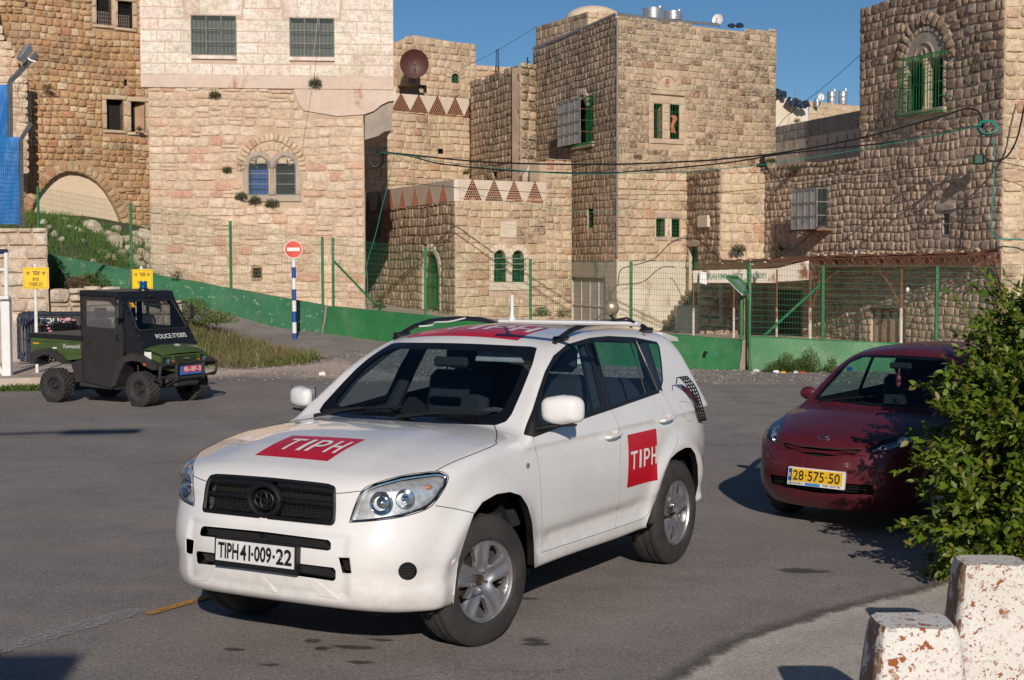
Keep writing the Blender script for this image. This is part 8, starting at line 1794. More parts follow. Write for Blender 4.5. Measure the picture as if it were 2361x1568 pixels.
 m = MB(); B.seam(K([(600, 842), (800, 878), (1000, 906), (1165, 915)]), .009, mb=m, snap_out=-.004); m.build('grille_bar', pt, g, True); m = MB(); B.seam(K([(640, 870), (800, 900), (1000, 928)]), .006, mb=m);
 m = MB()
 for k in range(3): B.seam(K([(500, 1062+k*16), (700, 1096+k*20), (1000, 1140+k*22), (1235, 1172+k*20)]), .004, mb=m, snap_out=-.02)
 m.build('intake_slat', trim, li)
 seam = M['panel_gap']; m = MB(); B.seam(K([(795, 522), (700, 555), (612, 604), (590, 640), (555, 740), (545, 800), (590, 812), (700, 835), (880, 860), (1100, 882), (1212, 888)]), .003, mb=m); B.seam(K([(586, 611), (540, 620), (500, 653), (468, 715), (464, 762), (480, 793), (520, 820), (542, 824)]), .003, mb=m); m.build('panel_gap', seam, root)
 for cx in (0., -2.43):
  for sd in (1, -1):
   P = [(cx+.347*math.cos(t), .30+.347*math.sin(t)) for t in np.linspace(-.35, math.pi+.35, 24)]; Q = B.snap(np.array([[x, sd*.82, z] for x, z in P]), 4); n = len(Q)
   MB().add([tuple(p) for p in Q]+[(p[0], p[1]-.05*sd, p[2]) for p in Q], [(i, i+1, n+i+1, n+i) for i in range(n-1)]).build('wheel_arch_lip', pt, root, True)
   P = [(cx+.39*math.cos(t), .32+.39*math.sin(t)) for t in np.linspace(-.35, math.pi+.35, 13)]; n = len(P); MB().add([(x, sd*.5, z) for x, z in P]+[(x, sd*.72, z) for x, z in P], [(i, i+1, n+i+1, n+i) for i in range(n-1)]+[tuple(range(n))]).build('wheel_arch_liner', blk, root)
   w = empty('wheel', (cx, .71*sd, .295)); w.parent = root; w.rotation_euler = (0, 0, (0 if sd > 0 else math.pi)+(.0 if cx else .05))
   m = MB(); m.lathe([(.18, -.08), (.20, -.09), (.27, -.09), (.29, -.075), (.295, -.05), (.295, .05), (.29, .075), (.27, .09), (.20, .09), (.18, .08)], 48, 'Y'); m.build('tyre', M['tyre_rubber'], w, True, 30)
   m = MB(); m.lathe([(0, .07), (.05, .075), (.07, .06), (.15, .055), (.175, .085), (.182, .088), (.184, .075)], 36, 'Y'); m.build('wheel_cover', M['alloy'], w, True, 30)
 m = MB(); m.box((-1.2, 0, .33), (3.4, 1.1, .22), bev=.04); m.box((.35, 0, .45), (.45, .95, .45), bev=.04); m.build('underbody', blk, root)
 px = float(B.cast(K([(820, 1040)]))[0][0])+.022; f = lambda y, z, h: (px+h-z*.15, y+.012, .475+z)
 m = MB(); m.prism([(-.275, -.082), (.275, -.082), (.275, .068), (-.275, .068)], -.03, .004, f); pl = m.build('number_plate', M['white_paint'], root); m = MB(); m.prism([(-.235, -.052), (.262, -.052), (.262, .058), (-.235, .058)], .004, .006, f); m.build('plate_face', simple('yellow_plate', (.78, .47, .02), .4, var=.05), pl)
 m = MB(); m.prism([(-.268, -.052), (-.236, -.052), (-.236, .058), (-.268, .058)], .004, .006, f); m.build('blue_band', M['blue_paint'], pl); m = MB(); text_on(m, 'IL', -.262, -.242, -.01, .02, lambda x, y: f(x, y, .0075)); m.build('band_lettering', M['white_paint'], pl)
 m = MB()
 for s_, a, b_ in (('28', -.222, -.115), ('575', -.075, .085), ('50', .13, .24)): text_on(m, s_, a, b_, -.04, .046, lambda x, y: f(x, y, .0075), .012)
 m.prism([(-.100, .0), (-.088, .0), (-.088, .012), (-.100, .012)], .006, .0075, f); m.prism([(.10, .0), (.112, .0), (.112, .012), (.10, .012)], .006, .0075, f); m.build('plate_lettering', M['black_print'], pl)
 m = MB(); m.prism([(-.10, -.079), (.05, -.079), (.05, -.056), (-.10, -.056)], .004, .006, f); m.build('dealer_strip', simple('light_blue_strip', (.06, .25, .55), .4), pl); m = MB(); text_on(m, '08-9419911', -.262, -.115, -.076, -.059, lambda x, y: f(x, y, .0065)); text_on(m, 'פרייבט קאר'[::-1], .07, .25, -.077, -.058, lambda x, y: f(x, y, .0065), .02); m.build('dealer_lettering', M['black_print'], pl)
 q = B.cast(K([(858, 787)]))[0]; q[1] = 0; n = B.normal(q[None])[0]; t1 = np.array([0, 1, 0.]); t2 = np.cross(n, t1); t2 *= np.sign(t2[2]); e = lambda a, b_: tuple(q+n*.006+t1*a+t2*b_)
 m = MB(); m.tube([e(.052*math.cos(t), .034*math.sin(t)) for t in np.linspace(0, 2*math.pi, 25)], .0045, 6); m.tube([e(-.047, .012), e(-.01, .012), e(.002, -.012), e(.02, -.012), e(.006, .006), e(.04, .014)], .0055, 5); m.build('badge', chrome, root, True)
 for (u, v) in K([(880, 583), (1238, 622)]): q = B.cast([(u, v)])[0]; m = MB(); m.ball(tuple(q+np.array([0, 0, .004])), .011, 4, (1.3, 1, .7)); m.build('washer_nozzle', trim, root)
 for sd in (1, -1):
  m = MB(); m.ball((-.64, .90*sd, 1.06), .085, 8, (.55, 1.1, .75)); mr = m.build('wing_mirror', pt, root, True); m = MB(); m.tube([(-.52, .76*sd, 1.02), (-.60, .84*sd, 1.03)], .025, 6); m.build('mirror_arm', trim, mr, True)
 m = MB()
 for q0, q1 in (((-.24, -.56), (-.34, -.02)), ((-.20, -.02), (-.26, .56))):
  P = B.snap(np.array([[q0[0]+(q1[0]-q0[0])*k/6, q0[1]+(q1[1]-q0[1])*k/6, 1.05] for k in range(7)]), 6); m.tube([tuple(p) for p in P+B.normal(P)*.02], .009, 5)
 m.build('wiper', trim, root)
 cab = M['cabin_dark_cloth']; m = MB(); m.box((-1.4, 0, .5), (2.3, 1.3, .1)); m.prism([(-.25, .5), (-.22, .98), (-.35, 1.01), (-.70, 1.0), (-.8, .9), (-.8, .6)], -.62, .62, lambda x, z, h: (x, h, z)); m.build('dashboard', cab, root, True)
 for y in (.33, -.33):
  m = MB(); m.box((-1.2, y, .70), (.45, .44, .18), bev=.05); m.box((-1.45, y, .96), (.12, .44, .52), bev=.05, M=Matrix.Rotation(-.2, 4, 'Y')); st = m.build('seat', cab, root, True); m = MB(); m.box((-1.53, y, 1.30), (.09, .26, .17), bev=.035); m.build('headrest', cab, st, True)
 m = MB(); m.box((-2.25, 0, .93), (.14, 1.1, .45), bev=.05); m.build('rear_bench', cab, root, True); m = MB(); m.tube([(-.72-.3*b_, .33+a, .95+b_*.9) for a, b_ in [(.175*math.cos(t), .175*math.sin(t)) for t in np.linspace(0, 2*math.pi, 21)]], .015, 5); m.build('steering_wheel', cab, root)
 m = MB(); m.box((-.74, .02, 1.36), (.04, .22, .06), bev=.015); m.build('rear_view_mirror', cab, root); m = MB(); m.ball((-.70, .02, 1.22), .032, 5, (.6, .8, 1.9)); m.tube([(-.72, .02, 1.34), (-.70, .02, 1.27)], .004, 4); m.build('pink_hanging_charm', simple('pink_charm', (.55, .08, .13), .5), root)
 q = B.near(K([(1040, 300)]));
 if len(q): m = MB(); c = q[0]-B.normal(q)[0]*.008; m.box(tuple(c), (.02, .05, .035), bev=.002); m.build('blue_sticker', M['blue_paint'], root)
build_red()
# ======================= green utility vehicle =======================
def build_utv():
 PO = (-5.13, 22.343, -.472, .889); root = empty('utility_vehicle', (PO[0], PO[1], 0), PO[2], 'small green police utility vehicle with a black cab and cargo bed', 'utility vehicle', None, PO[3]); M = MATS
 grn = NT('army_green_paint'); grn.col(grn.ramp(grn.noise(3, 5), [(.35, (.052, .088, .022)), (.7, (.070, .110, .030))])); grn.set(Roughness=.38, Coat_Weight=.3); grn = grn.m
 cnv = simple('black_canvas', (.020, .018, .017), .85, var=.25, bump=.3); pnl = simple('black_cab_panel', (.012, .013, .016), .38, var=.2); pls = simple('dusty_black_plastic', (.030, .028, .026), .65, var=.3, scale=4); dust = simple('dusty_top', (.12, .095, .08), .9, var=.15); tr = M['tyre_rubber']; chrome = M['chrome']
 cg = glass_mat('utility_windscreen', (.55, .62, .62), 1.2); vin = NT('clear_vinyl'); vin.col((.25, .25, .26)); a = vin.n('BsdfTransparent', i_0=(.75, .75, .75, 1)); mx = vin.n('MixShader'); mx.inputs[0].default_value = .35; vin.set(Roughness=.2); vin.l(a.outputs[0], mx.inputs[1]); vin.l(vin.b.outputs[0], mx.inputs[2]); vin.l(mx.outputs[0], vin.out.inputs[0]); vin = vin.m
 S1 = lambda m, poly, y0, y1: m.prism(poly, y0, y1, lambda x, z, h: (x, h, z))
 m = MB(); m.box((-.95, 0, .38), (2.5, .75, .14), bev=.02); m.box((.15, 0, .42), (.55, .6, .22), bev=.03); m.build('chassis', pls, root)
 for x in (0, -1.87): m = MB(); m.cyl((x, -.6, .29), (x, .6, .29), .03, 8); m.build('axle', pls, root)
 m = MB(); bed = [(-2.36, .80), (-2.34, 1.08), (-1.24, 1.06), (-1.24, .76), (-1.5, .76)]
 for sd in (-1, 1):
  S1(m, [(-2.36, .80), (-2.35, 1.10), (-1.22, 1.07), (-1.22, .76), (-1.55, .72), (-1.8, .80)], sd*.68, sd*.71)
 m.box((-2.35, 0, .95), (.03, 1.38, .30)); m.box((-1.23, 0, .92), (.03, 1.38, .30)); m.box((-1.8, 0, .80), (1.1, 1.36, .03)); bd = m.build('cargo_bed', grn, root)
 for z, h in ((1.035, .012), (.84, .02)):
  for sd in (-1, 1): m = MB(); m.box((-1.78, sd*.716, z), (1.08, .014, h), bev=.004); m.build('pressed_rib', grn, bd)
 m = MB(); S1(m, [(-2.40, 1.10), (-2.40, 1.165), (-1.20, 1.135), (-1.20, 1.06)], -.73, .73); cv = m.build('bed_cover', pnl, bd); m = MB(); m.add([(-2.385, -.71, 1.168), (-1.215, -.71, 1.139), (-1.215, .71, 1.139), (-2.385, .71, 1.168)], [(0, 1, 2, 3)]); m.build('dusty_top', dust, cv)
 fr = lambda x, y: (-2.35+x, -.714, y)
 m = MB(); text_on(m, 'Kawasaki', .72, 1.09, .93, 1.0, lambda x, y: fr(x, y-.002), .03); m.build('lettering', simple('silver_letters', (.42, .42, .40), .5), bd); m = MB(); m.box((-2.24, -.716, .995), (.14, .004, .03)); m.build('orange_badge', simple('orange_badge', (.55, .28, .03), .5), bd); m = MB(); m.box((-1.82, -.716, .925), (.09, .004, .025)); m.build('white_tag', M['white_paint'], bd)
 for sd in (-1, 1):
  m = MB(); arc = [(-2.32, .66), (-2.34, .80), (-2.22, .88), (-2.0, .915), (-1.82, .905), (-1.64, .80), (-1.50, .68), (-1.60, .66), (-1.74, .74), (-1.86, .80), (-2.02, .81), (-2.16, .75), (-2.22, .64)]
  m.prism(arc, .52, .78, lambda x, z, h: (x, sd*h, z)); m.build('rear_mudguard', pls, root); m = MB(); m.prism([(-1.52, .68), (-1.22, .76), (-1.22, .38), (-1.40, .36)], .42, .66, lambda x, z, h: (x, sd*h, z)); m.build('rear_bracket', pls, root)
  m = MB(); arc = [(-.44, .74), (-.30, .82), (-.10, .885), (.06, .86), (.24, .77), (.40, .71), (.40, .62), (.30, .62), (.2, .66), (.05, .745), (-.12, .76), (-.26, .72), (-.36, .56), (-.46, .34), (-.56, .30), (-.52, .52)]
  m.prism(arc, .42, .76, lambda x, z, h: (x, sd*h, z)); m.build('front_mudguard', pls, root); m = MB(); m.box((.16, sd*.765, .70), (.04, .012, .03)); m.build('side_marker', M['amber_plastic'] if False else simple('orange_marker', (.8, .16, .01), .3) if 'orange_marker' not in MATS else MATS['orange_marker'], root)
  m = MB(); S1(m, [(-1.30, .30), (-1.30, .40), (-.48, .36), (-.48, .26)], sd*.50, sd*.69); m.build('sill', pls, root)
 m = MB(); S1(m, [(-1.27, 1.80), (-1.27, 1.90), (-.45, 1.875), (-.42, 1.78)], -.69, .69); rf = m.build('roof', pnl, root); m = MB(); m.add([(-1.26, -.68, 1.903), (-.46, -.68, 1.879), (-.46, .68, 1.879), (-1.26, .68, 1.903)], [(0, 1, 2, 3)]); m.build('dusty_top', dust, rf)
 tp = np.array([-.42, 0, 1.80]); bt = np.array([.07, 0, .98]); dv = bt-tp; L = np.linalg.norm(dv); dv /= L; nrm = np.array([-dv[2], 0, dv[0]]); nrm = nrm if nrm[0] > 0 else -nrm
 FP_ = lambda y, t, h=0.: tuple(tp+dv*(t*L)+np.array([0, y, 0])+nrm*h)
 out = [(-.67, 0), (.67, 0), (.70, 1.0), (.35, 1.03), (-.35, 1.03), (-.70, 1.0)]; hl = [(-.52, .10), (.52, .10), (.57, .16), (.62, .62), (.58, .68), (-.58, .68), (-.62, .62), (-.57, .16)]
 U, F = poly_holes(out, [hl]); m = MB(); m.add([FP_(y, t) for y, t in U], F); n = len(out); m.add([FP_(y, t) for y, t in out]+[FP_(y, t, -.03) for y, t in out], [(i, (i+1) % n, n+(i+1) % n, n+i) for i in range(n)]); fp = m.build('front_panel', pnl, root)
 n = len(hl); m = MB(); m.add([FP_(y, t, -.01) for y, t in hl], [tuple(range(n))]); w_ = m.build('windscreen', cg, root); m = MB(); m.tube([FP_(y, t, .004) for y, t in hl+[hl[0]]], .016, 6); m.build('rubber_seal', M['car_black_rubber'], w_, True)
 m = MB(); m.add([FP_(-.50, .13, .004), FP_(-.42, .13, .004), FP_(-.42, .22, .004), FP_(-.50, .22, .004)], [(0, 1, 2, 3)]); m.build('orange_sticker', simple('orange_sticker', (.85, .38, .01), .5), w_)
 m = MB(); m.tube([FP_(.02, .02, .05), FP_(.12, .05, .05), FP_(.36, .18, .03)], .010, 5); m.tube([FP_(.18, .19, .02), FP_(.52, .20, .02)], .008, 5); m.ball(FP_(0, .03, .04), .03, 5); m.build('wiper', pnl, w_)
 m = MB(); ty = lambda x, y: FP_(x, 1-y, .006)
 text_on(m, 'POLICE', -.27, .115, .135, .225, ty, .012); text_on(m, 'משטרה'[::-1], .15, .50, .135, .225, ty, .012); m.build('police_lettering', M['white_paint'], fp)
 for sd in (-1, 1):
  m = MB(); m.prism([(-.44, 1.80), (.06, .99), (.06, .80), (-.30, .84), (-.48, 1.2)], .655, .68, lambda x, z, h: (x, sd*h, z)); m.build('side_panel', pnl, root)
  m = MB()
  for t in (.12, .3, .45, .6, .78, .92): m.ball(FP_(sd*.655, t, .006), .009, 3)
  m.build('panel_bolts', chrome, root)
  dr = [(-1.24, 1.82), (-.50, 1.80), (-.40, 1.50), (-.33, 1.15), (-.34, .80), (-.50, .27), (-1.22, .38)]; wn = [(-1.13, 1.30), (-.50, 1.27), (-.50, 1.62), (-.62, 1.72), (-1.13, 1.74)]
  U, F = poly_holes(dr, [wn]);
  m = MB()
  for h in (.675, .70): m.add([(x, sd*(h+.008*math.sin(x*9+z*5)), z) for x, z in U], F)
  n = len(dr); m.add([(x, sd*.675, z) for x, z in dr]+[(x, sd*.70, z) for x, z in dr], [(i, (i+1) % n, n+(i+1) % n, n+i) for i in range(n)]); d_ = m.build('door', cnv, root)
  m = MB(); m.add([(x, sd*(.688+.006*math.sin(i*2.)), z) for i, (x, z) in enumerate(wn)], [tuple(range(len(wn)))]); m.build('vinyl_window', vin, d_); m = MB(); m.box((-.44, sd*.712, 1.13), (.09, .02, .10), bev=.01); m.ball((-.43, sd*.725, 1.13), .018, 4); m.build('door_latch', pnl, d_)
  m = MB(); m.tube([(x, sd*.703, z) for x, z in dr+[dr[0]]], .010, 5); m.build('door_piping', pnl, d_)
  m = MB(); m.box((-.28 if sd < 0 else -.18, sd*.84, 1.56 if sd < 0 else 1.50), (.06, .17, .24), bev=.03); mr = m.build('wing_mirror', pls, root, True); m = MB(); m.tube([(-.34, sd*.66, 1.64), (-.28, sd*.78, 1.68), (-.24, sd*.84, 1.66), (-.22, sd*.84, 1.52)], .011, 6); m.ball((-.24, sd*.84, 1.52), .02, 4); m.build('mirror_arm', pnl, mr)
 m = MB(); m.box((-1.25, 0, 1.50), (.02, 1.30, .62)); m2 = m
 U, F = poly_holes([(-.66, .78), (.66, .78), (.66, 1.82), (-.66, 1.82)], [[(-.55, 1.25), (.55, 1.25), (.55, 1.72), (-.55, 1.72)]]); m = MB(); m.add([(-1.25, y, z) for y, z in U], F); bw = m.build('rear_panel', cnv, root); m = MB(); m.add([(-1.252, -.55, 1.25), (-1.252, .55, 1.25), (-1.252, .55, 1.72), (-1.252, -.55, 1.72)], [(0, 1, 2, 3)]); m.build('vinyl_window', vin, bw)
 m = MB(); m.box((-.95, 0, .72), (.5, 1.2, .22), bev=.05); m.box((-1.17, -.33, 1.12), (.10, .5, .55), bev=.04); m.box((-1.17, .33, 1.12), (.10, .5, .55), bev=.04); m.build('bench_seat', cnv, root); m = MB(); m.box((-1.15, -.33, 1.52), (.08, .28, .16), bev=.03); m.build('headrest', cnv, root)
 m = MB(); m.tube([(-.45-.12*math.sin(t), .3+.16*math.cos(t), 1.12+.12*math.sin(t)) for t in np.linspace(0, 2*math.pi, 17)], .014, 5); m.build('steering_wheel', pnl, root)
 m = MB(); st = []
 for (x, zc, zs, wd) in ((.04, 1.00, .92, .66), (.12, 1.0, .935, .64), (.22, .97, .90, .60), (.30, .935, .87, .57), (.335, .90, .85, .56), (.35, .86, .83, .56)):
  row = []
  for y, k in ((-1, 0), (-.93, .35), (-.75, .75), (-.62, .80), (-.52, 1.0), (-.3, 1.), (0, 1.02), (.3, 1.), (.52, 1.), (.62, .80), (.75, .75), (.93, .35), (1, 0)): row.append((x+.02*(1-y*y), y*wd, zs+(zc-zs)*k))
  st.append(row)
 V = [p for r in st for p in r]; w = 13; m.add(V, [(i*w+j, i*w+j+1, (i+1)*w+j+1, (i+1)*w+j) for i in range(len(st)-1) for j in range(w-1)])
 for sd in (-1, 1): m.prism([(.04, .92), (.35, .83), (.36, .60), (.20, .62), (.0, .80)], .555, .60 if True else .6, lambda x, z, h: (x, sd*(h+(.06*(.35-x)/.3 if x < .35 else 0)), z))
 hd = m.build('hood', grn, root, True, 28)
 face = [(-.56, .84), (.56, .84), (.565, .62), (.30, .56), (-.30, .56), (-.565, .62)]; lb = lambda c: [(c-.075, .745), (c+.085, .745), (c+.085, .845-.01), (c-.075, .845-.01)]; gr = [(-.26, .72), (.26, .72), (.28, .82), (-.28, .82)]
 holes = [[(-.55, .70), (-.38, .70), (-.38, .81), (-.55, .81)], [(.38, .70), (.55, .70), (.55, .81), (.38, .81)], gr]; U, F = poly_holes(face, holes)
 m = MB(); fx = lambda y: .37+.02*(1-(y/.56)**2)
 m.add([(fx(y), y, z) for y, z in U], F); ff = m.build('front_face', grn, root)
 m = MB(); m.box((.335, 0, .75), (.03, 1.10, .13)); m.build('lamp_recess', M['car_dark_void'], ff)
 for sd in (-1, 1):
  m = MB(); m.lathe([(.0, .0), (.02, -.012), (.04, -.004), (.048, .012), (.052, .014)], 20, 'X', (.375, sd*.462, .757)); hl_ = m.build('headlight', M['chrome'], root, True); m = MB(); m.lathe([(.0, .02), (.03, .017), (.048, .008)], 20, 'X', (.385, sd*.462, .757)); m.build('lens', M['lamp_lens'], hl_, True)
  m = MB(); m.box((.395, sd*.325, .735), (.02, .035, .022), bev=.004); m.build('turn_signal', MATS['orange_marker'], root)
 m = MB()
 for r in range(5):
  z = .73+r*.02
  for k in range(13): y = -.25+k*.0415+(.02 if r % 2 else 0); m.tube([(.385, y-.016, z), (.387, y, z+.009), (.385, y+.016, z), (.387, y, z-.009), (.385, y-.016, z)], .003, 3)
 m.build('grille', grn, root); m = MB(); m.box((.395, 0, .772), (.012, .17, .035)); gb = m.build('name_badge', pls, root); m = MB(); text_on(m, 'Kawasaki', -.07, .07, .762, .782, lambda x, y: (.4015, x, y), .02); m.build('lettering', MATS['silver_letters'], gb)
 m = MB(); m.tube(catmull([(.30, -.70, .46), (.42, -.72, .48), (.45, -.72, .64), (.45, -.66, .69), (.47, -.30, .705), (.47, .30, .705), (.45, .66, .69), (.45, .72, .64), (.42, .72, .48), (.30, .70, .46)], 5), .024, 8); m.tube([(.47, -.34, .70), (.47, -.34, .44), (.3, -.34, .36)], .03, 8); m.tube([(.47, .34, .70), (.47, .34, .44), (.3, .34, .36)], .03, 8); m.tube([(.47, -.34, .46), (.47, .34, .46)], .026, 8); m.tube([(.44, -.72, .50), (.47, -.34, .46)], .02, 7); m.tube([(.44, .72, .50), (.47, .34, .46)], .02, 7); m.build('bull_bar', pls, root, True)
 pf = lambda y, z, h: (.50+h, y-.01, .585+z)
 m = MB(); m.prism([(-.27, -.075), (.27, -.075), (.27, .072), (-.27, .072)], -.01, .006, pf); pl = m.build('number_plate', simple('plate_blue', (.03, .16, .52), .4), root); m = MB(); m.prism([(-.215, -.04), (.262, -.04), (.262, .065), (-.215, .065)], .006, .008, pf); m.build('plate_face', simple('plate_red', (.62, .02, .02), .4), pl)
 m = MB(); text_on(m, '95-187-', -.19, .165, -.028, .052, lambda x, y: pf(x, y, .0095), .03); text_on(m, 'מ', .185, .245, -.028, .052, lambda x, y: pf(x, y, .0095), .03); m.build('plate_lettering', M['white_paint'], pl)
 m = MB(); m.box((.15, -.665, .84), (.13, .004, .12), M=Matrix.Rotation(.12, 4, 'Z')); m.build('white_sticker', M['white_paint'], root)
 m = MB(); q = lambda a, b_: (.20+a, .02+b_, .985-.25*a); m.tube([q(.045*math.cos(t), .075*math.sin(t)) for t in np.linspace(2.2, 7.2, 18)], .006, 4); m.tube([q(-.03, 0), q(.03, 0)], .012, 4); m.tube([q(0, -.04), q(0, .04)], .012, 4); m.build('hood_emblem', MATS['silver_letters'], root)
 m = MB(); m.lathe([(.0, .0), (.10, .0), (.095, .03), (.07, .045), (0, .045)], 18, 'Z', (-.60, .12, 1.88)); bc = m.build('beacon', pnl, root, True); m = MB(); m.lathe([(.065, .045), (.067, .07), (.062, .08), (.065, .10), (.06, .12), (.063, .14), (.055, .165), (0, .17)], 18, 'Z', (-.60, .12, 1.88)); bl = NT('blue_beacon_lens'); bl.col((.0, .10, .28)); bl.set(Roughness=.1, Transmission_Weight=.3); m.build('beacon_lens', bl.m, bc, True)
 proto = None
 for (x, sd) in ((0, -1), (0, 1), (-1.87, -1), (-1.87, 1)):
  w = empty('wheel', (x, sd*.62, .288)); w.parent = root; w.rotation_euler = (0, 0, (0 if sd > 0 else math.pi)+(-.10 if x == 0 else 0))
  if proto is None:
   m = MB(); m.lathe([(.125, -.10), (.145, -.115), (.20, -.125), (.24, -.118), (.268, -.10), (.275, -.05), (.276, .05), (.268, .10), (.24, .118), (.20, .125), (.145, .115), (.125, .10)], 40, 'Y'); ty_ = m.mesh('tyre', tr, True, 30)
   m = MB()
   for k in range(22):
    a = 2*math.pi*k/22
    for j, (yy, oo, wdt) in enumerate(((-.085, .0, .06), (-.028, .5, .05), (.028, .0, .05), (.085, .5, .06))):
     t_ = a+oo*2*math.pi/22; c = (.279*math.cos(t_), yy, .279*math.sin(t_)); m.box(c, (.026, wdt*.86, .052), M=Matrix.Rotation(-t_, 4, 'Y') @ Matrix.Rotation(.25*(-1)**j, 4, 'X'), bev=.006)
    for yy in (-.112, .112): t_ = a; c = (.258*math.cos(t_), yy, .258*math.sin(t_)); m.box(c, (.04, .022, .035), M=Matrix.Rotation(-t_, 4, 'Y'), bev=.005)
   tb = m.mesh('tread_blocks', tr); m = MB(); m.lathe([(.0, .03), (.035, .035), (.04, .07), (.045, .05), (.06, .02), (.085, .02), (.09, .05), (.118, .055), (.125, .085), (.135, .09), (.140, .08)], 28, 'Y'); rm = m.mesh('rim', simple('dark_steel_rim', (.045, .042, .04), .5, .3, var=.3), True, 30)
   m = MB(); [m.ball((.062*math.cos(t), .028, .062*math.sin(t)), .009, 4) for t in (0.3, 1.87, 3.44, 5.0)]; nt_ = m.mesh('wheel_nut', chrome); proto = (ty_, tb, rm, nt_)
  link('tyre', proto[0], w); tag(link('tread_blocks', proto[1], w), kind='stuff'); link('rim', proto[2], w); link('wheel_nut', proto[3], w)
build_utv()
# ======================= plants =======================
def leaf_mat(name, cols, trans=.25, rough=.42):
 t = NT(name); at = t.n('Attribute', attribute_name='tint'); oi = t.n('ObjectInfo'); r = t.math('FRACT', t.math('ADD', at.outputs['Fac'], oi.outputs['Random'])); c = t.ramp(r, [((i+.5)/len(cols), k) for i, k in enumerate(cols)]); c = t.mix(.3, c, t.ramp(t.noise(30, 3), [(.3, .7), (.7, 1.2)]), 'MULTIPLY')
 t.col(c); t.set(Roughness=rough); tl = t.n('BsdfTranslucent'); t.l(c, tl.inputs[0]); mx = t.n('MixShader'); mx.inputs[0].default_value = trans; t.l(t.b.outputs[0], mx.inputs[1]); t.l(tl.outputs[0], mx.inputs[2]); t.l(mx.outputs[0], t.out.inputs[0]); return t.m
m_leaf = leaf_mat('bush_leaf', [(.075, .14, .006), (.11, .19, .008), (.16, .24, .015), (.05, .10, .008), (.20, .27, .02), (.09, .165, .008), (.24, .22, .04), (.08, .15, .007)], .32, .5); m_twig = simple('brownish_twig', (.10, .055, .03), .8, var=.3)
m_weed = leaf_mat('weed_leaf', [(.05, .10, .015), (.08, .14, .02), (.10, .16, .025), (.13, .15, .03), (.06, .11, .017)], .25, .6); m_dry = leaf_mat('dry_grass', [(.20, .16, .075), (.26, .21, .10), (.15, .13, .05), (.11, .12, .035), (.30, .24, .13)], .2, .8); m_grass = leaf_mat('fresh_grass', [(.09, .17, .02), (.12, .20, .026), (.15, .22, .03), (.19, .23, .05), (.10, .16, .022)], .3, .6)
def quads_obj(name, P, D, N, L, Wd, mat, label=None, cat=None, parent=None, bend=.25, kind='stuff', shape='leaf'):
 n = len(P); D = D/np.linalg.norm(D, axis=1)[:, None]; Sd = np.cross(D, N); Sd /= (np.linalg.norm(Sd, axis=1)[:, None]+1e-9); U = np.cross(Sd, D); L = L[:, None]; Wd = Wd[:, None]
 if shape == 'leaf':
  pts = [P, P+D*L*.30+Sd*Wd*.5+U*L*.05, P+D*L*.30-Sd*Wd*.5+U*L*.05, P+D*L*.70+Sd*Wd*.36-U*L*.02, P+D*L*.70-Sd*Wd*.36-U*L*.02, P+D*L-U*L*bend*.5, P+D*L*.45-U*L*.02]
  F = np.array([(0, 1, 6), (0, 6, 2), (1, 3, 6), (2, 6, 4), (6, 3, 5), (6, 5, 4)])
 else:
  pts = [P-Sd*Wd*.5, P+Sd*Wd*.5, P+D*L*.55+Sd*Wd*.35, P+D*L*.55-Sd*Wd*.35, P+D*L+U*L*-bend]; F = np.array([(0, 1, 2), (0, 2, 3), (3, 2, 4)])
 k = len(pts); V = np.stack(pts, 1).reshape(-1, 3); T = (F[None]+(np.arange(n)*k)[:, None, None]).reshape(-1, 3); me = mesh_np(name, V, T, mat, shape == 'leaf'); a = me.attributes.new('tint', 'FLOAT', 'POINT'); a.data.foreach_set('value', np.repeat(np.random.rand(n), k).astype(np.float32)); return tag(link(name, me, parent), label, cat, kind=kind)
rs = np.random.RandomState(11)
def unit(n): v = rs.normal(size=(n, 3)); return v/np.linalg.norm(v, axis=1)[:, None]
